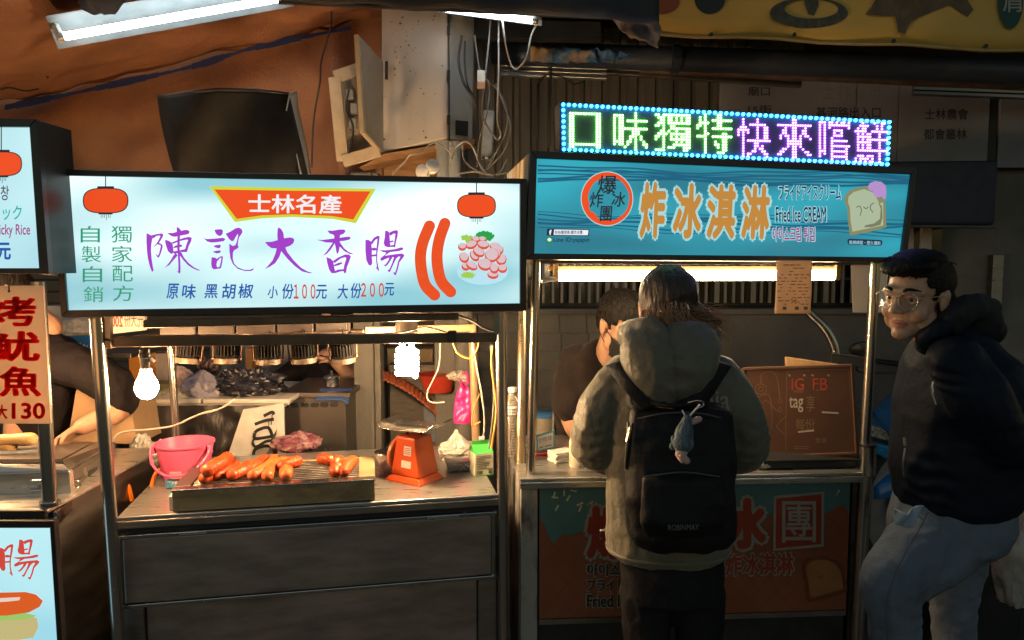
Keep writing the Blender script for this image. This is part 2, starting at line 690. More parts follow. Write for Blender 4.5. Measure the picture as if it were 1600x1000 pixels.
# grey pillars
pil_m = mat('grey_pillar_paint', (.21, .19, .165), .7, col2=(.11, .10, .09), scale=4, stretch=(1, 1, .4), bump=.3, bscale=50, thr=(.35, .75))
for (x0, x1, Y, lab) in ((553, 584, 3.35, 'grey square steel pillar rising behind the orange scale'),
                         (679, 712, 3.55, 'weathered concrete pillar with flutes behind the pink bag')):
    t = thing('pillar', lab, 'pillar', tuple(P((x0 + x1) / 2, 700, Y)[:2]) + (0,))
    a, b = P(x0, 600, Y).x, P(x1, 600, Y).x
    M().box((a, Y, 0), (b, Y + .09, 2.0)).build('shaft', pil_m, t, bevel=.006)
    M().box((b + .002, Y + .012, 0), (b + .03, Y + .075, 2.0)).build('flange', pil_m, t, bevel=.003)
t = thing('pillar', 'round grey drain pipe beside the fluted concrete pillar', 'pipe', tuple(P(725, 700, 3.45)[:2]) + (0,))
M().tube([P(727, 1000, 3.45) * 1, P(725, 480, 3.45)], .045, 16).build('shaft', pil_m, t, smooth=40)
t.name = 'drain_pipe'

# ---------------------------------------------------------- tarpaulins
def tw(u, v):
    a = P(-60, 156, 3.72).lerp(P(600, 4, 3.72), u)
    b = P(-60, 330, 3.62).lerp(P(600, 330, 3.62), u)
    p = a.lerp(b, v)
    f = .028 * math.sin(u * 15 + v * 4 + 1.5 * noise.noise(Vector((u * 3, v * 2, 1)))) + .03 * noise.noise(Vector((u * 7, v * 5, 2)))
    f += -.10 * math.exp(-((u - (.88 + .05 * v)) / .04) ** 2)
    return p + Vector((0, f, 0))
t = M().grid(tw, 120, 40).build('tarpaulin_wall', tarp_m, smooth=80, thick=.004)
tag(t, 'orange tarpaulin hanging as a back wall above the sausage sign', 'tarpaulin')


def tr(u, v):
    a = P(-60, 176, 3.68).lerp(P(600, 26, 3.68), u)
    b = P(-260, -330, 1.75).lerp(P(760, -420, 1.75), u)
    p = a.lerp(b, v)
    sag = -.10 * math.sin(math.pi * v) * (1 + .6 * math.sin(u * 7 + .6))
    cre = .045 * noise.noise(Vector((u * 6 + v * 2, v * 5, 3))) + .02 * noise.noise(Vector((u * 16, v * 14, 5)))
    return p + Vector((0, 0, sag * .75 + cre))
t = M().grid(tr, 110, 60).build('tarpaulin_roof', tarp_m, smooth=80, thick=.004)
tag(t, 'sagging orange tarpaulin roof lit by the white tube lamp', 'tarpaulin')
g = M()
q = crom([P(8, 168, 3.62), P(150, 138, 3.6), P(300, 104, 3.6), P(400, 74, 3.6), P(548, 43, 3.62)], 8)
for i in range(len(q) - 1):
    hh = .012 + .006 * math.sin(i * .8)
    a, b = q[i], q[i + 1]
    g.add([a + Vector((0, 0, hh)), b + Vector((0, 0, hh)), b - Vector((0, 0, hh)), a - Vector((0, 0, hh))], [(0, 1, 2, 3)])
tag(g.build('blue_strap', mat('blue_webbing', (.022, .042, .17), .6, var=.2), thick=.004, weld=True), 'blue webbing strap stretched along the seam of the orange tarpaulins', 'strap')
# cords and dirt strings hanging from the tarp
cord_m = mat('dark_twine', (.05, .035, .03), .8)
for pts, lab in (([(57, 50), (66, 72), (63, 95), (75, 122)], 'frayed dark twine dangling left of the tube lamp'),
                 ([(518, 8), (516, 45), (502, 95), (500, 128), (490, 190), (487, 262)], 'thin dark cord hanging down the orange tarpaulin beside the black hood'),
                 ([(0, 140), (15, 137), (40, 142), (60, 139)], 'short dark cord lying across the tarpaulin at far left')):
    cable('cord', lab, [P(x, y, 3.3) for x, y in pts], .004, cord_m, cat='cord')

# ---------------------------------------------------------- tube lamps overhead
tube_c = lamp_mat('tube_cool', (.80, .95, 1.0), 21.)
tube_c2 = lamp_mat('tube_cool_dim', (.55, .85, 1.0), 12.)
enamel = mat('grey_white_enamel', (.13, .14, .14), .5, var=.2)


def tube_lamp(lab, a, b, r, em, refl=.07, up=Vector((0, .45, 1))):
    t = thing('tube_lamp', lab, 'lamp', tuple(a))
    d = (b - a).normalized()
    upv = up.normalized()
    upv = (upv - d * upv.dot(d)).normalized()
    sd = d.cross(upv)
    M().tube([a, b], r, 12).build('tube', em, t, smooth=40)
    for e, s in ((a, -1), (b, 1)):
        M().tube([e + d * s * .001, e + d * s * .02], r * 1.05, 10).build('tube_cap', alu, t, smooth=40)
        M().bar(e + d * s * .012 - upv * r, e + d * s * .012 + upv * (refl * .6), .016, .022).build('tube_holder', white_p, t, bevel=.002)
    g = M()
    q = []
    for e in (a - d * .03, b + d * .03):
        q.append([e + sd * x + upv * z for x, z in ((-refl, refl * .25), (-refl * .5, refl * .6), (refl * .5, refl * .6), (refl, refl * .25), (refl * .95, refl * .32), (refl * .45, refl * .75), (-refl * .45, refl * .75), (-refl * .95, refl * .32))])
    g.rings(q)
    g.build('reflector', enamel, t, fix=True)
    return t


tube_lamp('long white tube lamp with pale reflector under the orange tarpaulin roof', P(100, 57, 2.6), P(452, -5, 2.95), .0135, tube_c, .085)
tube_lamp('short cool tube lamp under the black awning above the hanging cables', P(690, 13, 3.0), P(832, 32, 2.9), .012, tube_c, .035)
tube_lamp('bluish tube lamp cut off in the top left corner', P(-110, -6, 2.6), P(46, -1, 2.7), .016, tube_c2, .06)
g = M()
rr = random.Random(4)
def lump(u, v):
    p = P(112, -12, 2.5).lerp(P(210, -12, 2.5), u).lerp(P(135, 20, 2.5).lerp(P(180, 22, 2.5), u), v)
    return p + Vector((0, -.05 * math.sin(math.pi * u) * math.sin(math.pi * v) + .02 * noise.noise(p * 20), .012 * noise.noise(p * 30)))
tag(M().grid(lump, 24, 12).build('ragged_cloth', navy_cl, smooth=80, thick=.006), 'ragged black cloth bundle hanging above the long tube lamp', 'cloth')

# ---------------------------------------------------------- black awning, banner and pipes
aw = thing('black_awning', 'black awning edge across the top above the electric cabinet', 'awning', tuple(P(735, 20, 2.5)))
aw_m = mat('black_awning_cloth', (.010, .011, .016), .6, var=.4, bump=.25, bscale=30)
def awf(u, v):
    b = P(438, 1, 2.5).lerp(P(1030, 34, 2.45), u)
    t = P(438, -160, 2.5).lerp(P(1030, -160, 2.45), u)
    p = b.lerp(t, v)
    return p + Vector((0, .012 * math.sin(u * 22), .004 * math.sin(u * 31)))
M().grid(awf, 60, 10).build('valance', aw_m, aw, smooth=80, thick=.012)
M().tube([P(436, 3, 2.53), P(1026, 30, 2.5)], .008, 8).build('hem_rail', dark_iron, aw, smooth=40)
def torn(u, v):
    b = P(955, 28, 2.6).lerp(P(1032, 36, 2.6), u)
    e = P(985, 62, 2.62).lerp(P(1030, 72, 2.6), u)
    p = b.lerp(e, v)
    return p + Vector((.006 * noise.noise(p * 50), .03 * noise.noise(p * 22), .01 * noise.noise(p * 40)))
M().grid(torn, 16, 10).build('torn_flap', mat('torn_flap', (.33, .20, .13), .8, col2=(.12, .13, .13), scale=12), aw, smooth=80, thick=.004)

ban = thing('yellow_banner', 'faded yellow banner printed with a snake and a turtle at top right', 'banner', tuple(P(1315, 60, 3.0)))
plk = Plane(P(1030, 50, 3.05), P(1600, 80, 2.9))
ban_m = mat('yellow_vinyl', (.78, .50, .115), .55, col2=(.62, .38, .085), scale=2, thr=(.3, .8))
def bf(u, v):
    lo = plk.hit(1024 + u * 640, 54 + 30 * u + 2.2 * math.sin(u * 18), 0)
    hi = plk.hit(1024 + u * 640, -190, 0)
    p = lo.lerp(hi, v)
    return p + plk.n * (.006 * math.sin(u * 19) * (1 - v))
M().grid(bf, 60, 8).build('sheet', ban_m, ban, smooth=80, thick=.003)
g = M().tube([plk.hit(1024 + i * 64, 53 + 3 * i + 2.2 * math.sin(i * 1.8), .006) for i in range(11)], .007, 8)
g.build('hem', mat('banner_hem', (.50, .34, .13), .55), ban, smooth=60)
g = M()
for x, y in ((1111, 58), (1241, 58), (1396, 68), (1540, 76)):
    M().lathe([(.008, 0), (.008, .004), (.004, .004)], plk.hit(x, y - 4, .012), 10, plk.n).build('eyelet', dark_iron, ban)

ol_m = mat('olive_print', (.045, .055, .045), .6, col2=(.10, .10, .07), scale=22, thr=(.4, .6), stretch=(2, 2, 2))
g = M()
out, inn = [], []
for i in range(40):
    a = 2 * math.pi * i / 40
    out.append((1264 + 61 * math.cos(a), 22 + 24 * math.sin(a) - 2))
    inn.append((1268 + 42 * math.cos(a), 16 + 15 * math.sin(a) - 2))
vo, vi = shape(plk, out, .010), shape(plk, inn, .010)
g.add(vo + vi, [[i, (i + 1) % 40, 40 + (i + 1) % 40, 40 + i] for i in range(40)])
g.add(shape(plk, [(1252, -20), (1278, -20), (1279, 8), (1272, 25), (1263, 22), (1258, 8)], .0115), [list(range(6))])
g.build('snake_print', ol_m, ban)
tu_m = mat('turtle_print', (.15, .105, .065), .6, col2=(.085, .06, .04), scale=16, thr=(.35, .65))
M().poly(shape(plk, [(1352, 22), (1362, 10), (1372, -8), (1500, -12), (1512, 0), (1521, 15), (1512, 26), (1505, 22), (1484, 8), (1462, 16), (1440, 25), (1424, 33), (1419, 42), (1415, 52), (1404, 51), (1402, 40), (1398, 24), (1375, 24)], .010)).build('turtle_print', tu_m, ban)
M().poly(shape(plk, ell_pts(1579, 0, 20, 45), .010)).build('oval_print', mat('teal_print', (.012, .075, .075), .6), ban)
text(plk, '肩', (1567, -14, 1596, 19), mat('grey_print', (.38, .40, .36), .6), ban, off=.0115, bold=.01)
M().poly(shape(plk, ell_pts(1035, 2, 27, 20), .010)).build('red_dot_print', mat('red_print_dim', (.30, .085, .035), .6), ban)
M().poly(shape(plk, ell_pts(1109, -2, 24, 24), .010)).build('dark_dot_print', mat('navy_print_dim', (.020, .035, .04), .6), ban)

# overhead pipes and rails
blue_pipe = mat('dusty_dark_pipe', (.040, .055, .090), .5, .2, col2=(.10, .11, .13), scale=5, thr=(.55, .85), stretch=(1, 1, 1), bump=.2)
t = thing('steel_pipe', 'thick dusty dark pipe running across under the yellow banner', 'pipe', tuple(P(1200, 95, 3.6)))
M().tube(crom([P(770, 82, 3.75), P(930, 88, 3.7), P(1200, 97, 3.6), P(1680, 116, 3.45)], 8), .058, 18).build('run', blue_pipe, t, smooth=40)
for xx, yy in ((1055, 92), (1330, 102)):
    a = P(xx, yy, 3.63)
    M().tube([a - Vector((.02, 0, 0)), a + Vector((.02, 0, 0))], .068, 18).build('coupling', blue_pipe, t, smooth=40)
t = thing('steel_pipe', 'thin rusty conduit directly below the thick dark pipe', 'pipe', tuple(P(1200, 125, 3.7)))
M().tube([P(1000, 108, 3.75), P(1680, 138, 3.5)], .022, 12).build('run', mat('rusty_conduit', (.11, .075, .055), .6, .3, var=.4), t, smooth=40)
for (x0, y0, x1, y1, lab, mm) in ((781, 108, 948, 114, 'bright aluminium channel holding the cables above the corrugated wall', alu),
                                  (948, 106, 1252, 126, 'dull aluminium lamp channel ending above the direction board', steel_d),
                                  (1426, 138, 1680, 147, 'grey lamp channel above the right part of the direction board', steel_d)):
    t = thing('lamp_channel', lab, 'rail', tuple(P(x0, y0, 3.9)))
    for k in range(3):
        a, b = P(x0, y0 - 7 + 7 * k, 3.9), P(x1, y1 - 7 + 7 * k, 3.85)
        M().bar(a, b, .022, .019).build('strip', mm, t, bevel=.003)
    M().bar(P(x0, y0, 3.93), P(x1, y1, 3.88), .01, .075).build('back_web', mm, t)
# ragged bundle on the pipe end
def rag(u, v):
    p = P(829, 70, 3.6).lerp(P(930, 74, 3.58), u).lerp(P(829, 97, 3.6).lerp(P(930, 98, 3.58), u), v)
    return p + Vector((.015 * noise.noise(p * 30), -.05 * math.sin(math.pi * v) - .03 * noise.noise(p * 25), .012 * noise.noise(p * 35)))
t = thing('ragged_bundle', 'torn bundle of blue tarp and tan foam wrapped round the pipe end', 'bundle', tuple(P(880, 84, 3.6)))
M().grid(rag, 40, 14).build('wrapping', mat('rag_wrap', (.42, .27, .13), .75, col2=(.05, .16, .34), scale=9, thr=(.45, .58)), t, smooth=80, thick=.004)
def rag2(u, v):
    p = P(925, 76, 3.55).lerp(P(988, 84, 3.55), u).lerp(P(930, 100, 3.55).lerp(P(975, 92, 3.55), u), v)
    return p + Vector((0, .05 * noise.noise(p * 25), .02 * noise.noise(p * 40)))
M().grid(rag2, 20, 8).build('loose_end', mat('blue_rag', (.04, .11, .25), .7, var=.4), t, smooth=80, thick=.003)

# ---------------------------------------------------------- electric cabinet
cab = thing('electric_cabinet', 'tall dirty beige electric cabinet with a small square hole', 'cabinet', tuple(P(650, 240, 3.2)))
q = [P(596, -40, 3.2), P(699, -40, 3.22), P(700, 216, 3.22), P(596, 238, 3.2)]
M().hexa(q, Vector((.02, .35, 0))).build('body', beige_m, cab, bevel=.006)
q = [P(702, 20, 3.24), P(741, 28, 3.34), P(738, 223, 3.34), P(703, 216, 3.24)]
M().hexa(q, Vector((0, .03, 0))).build('side_panel', beige_m, cab, bevel=.004)
pls = Plane(q[3], q[2])
q = [P(712, 188, 3.262), P(732, 190, 3.31), P(731, 213, 3.31), P(712, 211, 3.262)]
M().hexa([p - Vector((0, .006, 0)) for p in q], Vector((0, .003, 0))).build('hole_plate', black_p, cab)
M().hexa([P(600, 240, 3.17), P(742, 216, 3.3), P(742, 224, 3.3), P(560, 262, 3.17)], Vector((0, .12, 0))).build('wooden_ledge', wood_m, cab, bevel=.004)
M().hexa([P(600, 262, 3.3), P(690, 240, 3.4), P(690, 270, 3.4), P(600, 300, 3.3)], Vector((0, .05, 0))).build('lower_box', wood_m, cab)
g = M()
for yy in (40, 110, 180):
    g.bar(P(701, yy, 3.21), P(701, yy + 14, 3.21), .012, .012)
g.build('hinge', dark_iron, cab)
M().bar(P(604, 96, 3.19), P(604, 124, 3.19), .01, .012).build('latch', dark_iron, cab)
rr = random.Random(3)
g = M()
for i in range(46):
    x, y = rr.uniform(600, 696), rr.uniform(24, 230)
    if rr.random() < .5:
        x, y = rr.gauss(630, 14), rr.gauss(75, 26)
    if not 598 < x < 697 or y < 20:
        continue
    c = P(x, y, 3.198)
    s = rr.uniform(.002, .006)
    g.poly([c + Vector((s * math.cos(a) * rr.uniform(.5, 1.2), -.0015, s * math.sin(a) * rr.uniform(.5, 1.2))) for a in (0, 1, 2, 3, 4, 5)])
g.build('grime_flecks', mat('grime', (.10, .07, .05), .8), cab)
# open meter box with its door
mb = thing('meter_box', 'open wooden meter box with its beige door swung out beside the cabinet', 'meter box', tuple(P(560, 250, 3.1)))
q = [P(523, 121, 3.12), P(562, 108, 3.15), P(594, 236, 3.16), P(536, 252, 3.12)]
door = M().hexa([P(557, 55, 2.9), P(594, 95, 3.15), P(594, 236, 3.15), P(566, 205, 2.9)], Vector((.012, .012, 0))).build('door', mat('beige_door', (.33, .28, .23), .6, col2=(.2, .16, .12), scale=3), mb, bevel=.003)
M().bar(P(557, 55, 2.895), P(566, 205, 2.895), .018, .016).build('door_edge', mat('pale_wood', (.48, .37, .25), .6), door)
M().bar(P(566, 205, 2.9), P(594, 236, 3.145), .018, .012).build('door_edge', mat('pale_wood', (.48, .37, .25), .6), door)
M().hexa([P(525, 122, 3.17), P(590, 102, 3.2), P(594, 238, 3.2), P(537, 252, 3.17)], Vector((0, .02, 0))).build('back_board', mat('meter_back', (.30, .24, .19), .7, var=.3), mb)
for a, b in (((523, 121), (562, 108)), ((523, 121), (536, 252)), ((536, 252), (594, 236))):
    M().bar(P(*a, 3.12), P(*b, 3.13), .022, .05).build('box_edge', mat('pale_wood', (.48, .37, .25), .6), mb, bevel=.002)
for x, y in ((548, 150), (555, 172), (553, 195)):
    M().box(tuple(P(x - 5, y + 8, 3.15)), tuple(P(x + 6, y - 9, 3.15) + Vector((0, -.03, 0)))).build('fuse', mat('grey_bakelite', (.28, .26, .24), .4), mb, bevel=.004)
cable('meter_wire', None, [P(545, 140, 3.1), P(541, 170, 3.09), P(552, 200, 3.1), P(545, 240, 3.1)], .004, wire_k, parent=mb)

# ---------------------------------------------------------- hanging cables
def zc(p, Y):
    return P(p[0] / 3.447 + 560, p[1] / 3.447, Y)
CB = [
    ('thick pale cable running straight down beside the white tag', [(712, 108), (700, 250), (676, 480), (665, 610), (700, 690), (745, 750)], .0055, wire_g, 3.1),
    ('pale cable looped back up below the lamp channel', [(755, 110), (755, 400), (748, 640), (766, 720), (752, 752), (735, 742)], .0055, wire_w, 3.05),
    ('white flex looping down from the short tube lamp', [(978, 100), (932, 190), (905, 310), (850, 372), (815, 330), (790, 220), (775, 108)], .0055, wire_w, 2.95),
    ('thick black cable bowing across the cabinet side panel', [(556, 190), (540, 330), (570, 450), (618, 525), (640, 590)], .009, wire_k, 3.15),
    ('black cable hanging straight beside the bowed one', [(574, 220), (572, 330), (586, 450), (630, 560), (640, 780)], .006, wire_k, 3.16),
    ('grey cable leaning from the beam to the tag', [(625, 190), (640, 290), (655, 380), (700, 440), (760, 500), (800, 600), (790, 720), (700, 900)], .006, wire_g, 3.2),
    ('tan cable curling down past the plastic pipe', [(700, 430), (706, 500), (690, 620), (650, 760), (640, 900)], .005, wire_g, 3.05),
    ('brown cable sagging to the sign top', [(740, 450), (790, 580), (820, 690), (780, 820), (690, 915)], .006, wire_g, 3.1),
    ('pale cable arching over the grey plastic pipe', [(500, 860), (530, 790), (580, 762), (620, 800), (650, 880), (690, 940)], .006, wire_w, 2.9),
    ('pale cable snaking under the wooden ledge', [(180, 940), (250, 870), (280, 835), (340, 820), (400, 770), (460, 790), (520, 850)], .0055, wire_w, 2.95),
    ('black conduit dropping beside the corrugated wall', [(1010, 405), (975, 440), (968, 560), (966, 740)], .009, wire_k, 3.7),
    ('second black conduit right of the first on the corrugated wall', [(1036, 300), (1035, 450), (1030, 600), (1028, 790)], .010, wire_k, 3.72),
    ('thin black wire sagging along the aluminium channel', [(960, 470), (1010, 405), (1090, 412), (1160, 450), (1220, 440)], .005, wire_k, 3.6),
    ('thin grey wire tangled above the sausage sign end', [(560, 780), (570, 860), (640, 920), (740, 940), (800, 930)], .005, wire_g, 2.9),
    ('brown wire bundle lying behind the sausage sign end', [(540, 935), (620, 925), (700, 940), (760, 930), (800, 860)], .006, wire_g, 2.85),
]
for lab, pts, r, mm, Y in CB:
    cable('hanging_cable', lab, [zc(p, Y + .02 * math.sin(i * 2.1)) for i, p in enumerate(pts)], r * .66, mm)
t = thing('cable_tag', 'small white and tan tag hanging among the cables', 'tag', tuple(P(748, 110, 3.1)))
M().hexa([zc((640, 375), 3.08), zc((682, 378), 3.08), zc((682, 440), 3.08), zc((640, 440), 3.08)], Vector((0, .01, 0))).build('upper_half', white_p, t, bevel=.002)
M().hexa([zc((640, 441), 3.08), zc((682, 441), 3.08), zc((682, 478), 3.08), zc((638, 478), 3.08)], Vector((0, .01, 0))).build('lower_half', mat('tan_tape', (.50, .28, .17), .5), t, bevel=.002)
pvc = mat('grey_plastic_pipe', (.27, .28, .30), .4, var=.15)
for x, r, lab in ((458, .028, 'darker grey plastic pipe standing behind the sausage sign'), (517, .026, 'paler grey plastic pipe nearer the hanging cables')):
    t = thing('plastic_pipe', lab, 'pipe', tuple(zc((x, 960), 3.0)))
    M().tube([zc((x, 770), 3.0), zc((x, 1200), 3.0)], r, 14).build('tube', pvc, t, smooth=40)
    M().tube([zc((x, 765), 3.0), zc((x, 800), 3.0)], r + .005, 14).build('socket', pvc, t, smooth=40)
t = thing('steel_conduit', 'dented bright steel conduit with a bolted foot behind the cables', 'pipe', tuple(zc((700, 860), 3.3)))
M().bar(zc((705, 600), 3.3), zc((690, 860), 3.3), .05, .05).build('channel', mat('galvanised', (.42, .44, .47), .45, .6, col2=(.16, .16, .17), scale=9), t, bevel=.006)
g = M()
for x in (672, 705):
    g.ball(zc((x, 850), 3.26), .008, n=8)
g.build('bolt', dark_iron, t)
t = thing('dark_beam', 'dark steel beam behind the cables beside the cabinet', 'beam', tuple(zc((600, 160), 3.35)))
M().bar(zc((488, 160), 3.35), zc((1300, 175), 3.5), .05, .085).build('flange', dark_iron, t, bevel=.004)
t = thing('insulator', 'pair of round white porcelain insulators above the sausage sign', 'insulator', tuple(zc((370, 930), 2.8)))
for x, y, ax in ((350, 925, (-.4, -1, .1)), (398, 900, (.5, -1, .4))):
    M().lathe([(.012, -.02), (.02, -.02), (.026, -.005), (.026, .012), (.016, .018)], zc((x, y), 2.75), 16, Vector(ax)).build('porcelain', white_p, t, smooth=40)

# ---------------------------------------------------------- black sheet hood
hood_m = mat('black_hood_sheet', (.010, .009, .009), .62, spec=.25, var=.5, bump=.15, bscale=20)
hd = thing('smoke_hood', 'bent black sheet smoke hood standing behind the sausage sign', 'hood', tuple(P(365, 270, 2.7)))
def hf(u, v):
    tx = [247, 262, 300, 340, 400, 452]; ty = [150, 150, 144, 140, 141, 147]
    bx = [277, 290, 330, 370, 430, 484]
    k = min(int(u * 5), 4); f = u * 5 - k
    x0 = tx[k] + (tx[k + 1] - tx[k]) * f; y0 = ty[k] + (ty[k + 1] - ty[k]) * f
    x1 = bx[k] + (bx[k + 1] - bx[k]) * f; y1 = 285
    s = v ** 1.4 if u < .3 else v
    x = x0 + (x1 - x0) * s; y = y0 + (y1 - y0) * v
    return P(x, y, 2.7 - .12 * math.sin(math.pi * u) * (1 - .5 * v) + .015 * math.sin(9 * u + 5 * v))
M().grid(hf, 40, 24).build('front_sheet', hood_m, hd, smooth=60, thick=.006)
def hs(u, v):
    L_ = [(452, 147), (447, 175), (452, 205), (462, 235), (472, 285)]
    Rr = [(463, 142), (466, 170), (473, 200), (480, 235), (487, 285)]
    k = min(int(v * 4), 3); f = v * 4 - k
    x0 = L_[k][0] + (L_[k + 1][0] - L_[k][0]) * f; y0 = L_[k][1] + (L_[k + 1][1] - L_[k][1]) * f
    x1 = Rr[k][0] + (Rr[k + 1][0] - Rr[k][0]) * f; y1 = Rr[k][1] + (Rr[k + 1][1] - Rr[k][1]) * f
    return P(x0 + (x1 - x0) * u, y0 + (y1 - y0) * u, 2.68 + .22 * u)
M().grid(hs, 8, 20).build('side_flap', mat('grey_lining', (.24, .27, .31), .5, var=.15), hd, smooth=60, thick=.004)
M().tube([hf(i / 20, 0) for i in range(21)], .006, 6).build('rolled_edge', dark_iron, hd, smooth=60)
# =========================================================== lit signs
cy_panel = backlit('cyan_white_acrylic', (.27, .60, .68), (1.25, 1.4, 1.33), 1.02, 1.4, (.8, 1, 2.6))
cy_panel0 = backlit('cyan_white_acrylic_small', (.42, .74, .84), (.66, .98, 1.0), .95, 3.0)
teal_panel = backlit('teal_acrylic', (.010, .19, .27), (.022, .43, .55), .98, 2.0, (.8, 1, 3))
p_purple = prt('print_purple', (.42, .055, .66), .82)
p_green = prt('print_green', (.02, .36, .20), .8)
p_blue = prt('print_blue', (.015, .10, .42), .85)
p_red = prt('print_red', (.72, .07, .05), .85)
p_orange = prt('print_orange', (.86, .075, .012), .95)
p_yel = prt('print_yellow', (.62, .66, .04), .95)
p_white = prt('print_white', (.85, .88, .9), .95)
p_dark = prt('print_dark', (.035, .03, .04), .5)
p_tan = prt('print_tan', (.56, .25, .045), .9)
p_halo = prt('print_halo', (.42, .74, .78), .85)
p_mag = prt('print_magenta', (.40, .05, .25), .8)
p_navy = prt('print_navy', (.02, .035, .12), .6)
p_deep = prt('print_deep_teal', (.010, .12, .22), .9)
p_grey = prt('print_grey', (.13, .10, .14), .7)


def lantern(pl, cx, cy, rx, ry, top, parent, clip=None):
    pts = []
    for i in range(32):
        a = 2 * math.pi * i / 32
        x = math.copysign(abs(math.cos(a)) ** .62, math.cos(a)) * rx
        y = math.copysign(abs(math.sin(a)) ** .8, math.sin(a)) * ry
        pts.append((cx + x, cy + y))
    if clip:
        pts = [(max(x, clip), y) for x, y in pts]
    o = [(cx + (x - cx) * 1.05, cy + (y - cy) * 1.08) for x, y in pts]
    g = M()
    g.poly(shape(pl, o, .0012))
    g.poly(shape(pl, [(cx - 13, cy - ry - 4), (cx + 13, cy - ry - 4), (cx + 13, cy - ry + 1), (cx - 13, cy - ry + 1)], .0016))
    g.poly(shape(pl, [(cx - 11, cy + ry - 1), (cx + 11, cy + ry - 1), (cx + 11, cy + ry + 3), (cx - 11, cy + ry + 3)], .0016))
    stroke_px(g, pl, [(cx, top), (cx, cy - ry - 3)], 1.6, .0016)
    for k in range(6):
        stroke_px(g, pl, [(cx - 7 + k * 2.8, cy + ry + 3), (cx - 7 + k * 2.8, cy + ry + (12 if k == 3 else 8.5))], .8, .0016)
    g.build('lantern_outline', p_dark, parent)
    M().poly(shape(pl, pts, .0020)).build('lantern_print', p_orange, parent)


def box_sign(t, pl, outer, inner, depth, panel, fm=dark_frame, fr=.012):
    g = M()
    ring_frame(g, pl, outer, inner, fr, -.012)
    g.build('frame', fm, t, bevel=.002)
    M().poly(shape(pl, inner, 0.)).build('panel', panel, t)
    g = M().hexa([pl.hit(*p, -.013) for p in outer], -pl.n * depth)
    g.build('housing', fm, t, bevel=.003)


# ---- big sausage sign
S1 = Plane(P(80, 265, 2.02), P(822, 280, 2.29))
out1 = [(79, 264), (823, 279), (823, 486), (95, 496)]
in1 = [(90, 274), (813, 287), (813, 474), (105, 485)]
sg = thing('lightbox_sign', 'wide glowing pale cyan sign with large purple brush characters', 'sign', tuple(S1.hit(450, 490)))
box_sign(sg, S1, out1, in1, .09, cy_panel)
lantern(S1, 165, 313.5, 34, 18.5, 274, sg)
lantern(S1, 744.5, 321.5, 29, 17, 286, sg)
# ribbon
M().poly(shape(S1, [(327, 291), (455, 293.5), (587, 295), (556, 349), (520, 342), (456, 339), (410, 341), (367, 347)], .0010)).build('ribbon_border', p_yel, sg)
M().poly(shape(S1, [(335, 296), (455, 298), (579, 299), (552, 343), (518, 337.5), (456, 335), (410, 336.5), (370, 342)], .0016)).build('ribbon', p_orange, sg)
text(S1, '士林名產', (388, 303, 534, 333), p_white, sg, .0022, bold=.018, slope=.01)
for i, ch in enumerate('自製自銷'):
    text(S1, ch, (126 + i * 1.6, 353 + i * 31.5, 156 + i * 1.8, 379 + i * 31), p_green, sg)
for i, ch in enumerate('獨家配方'):
    text(S1, ch, (174 + i * .8, 353 + i * 31, 206 + i * .8, 379 + i * 30.5), p_green, sg)
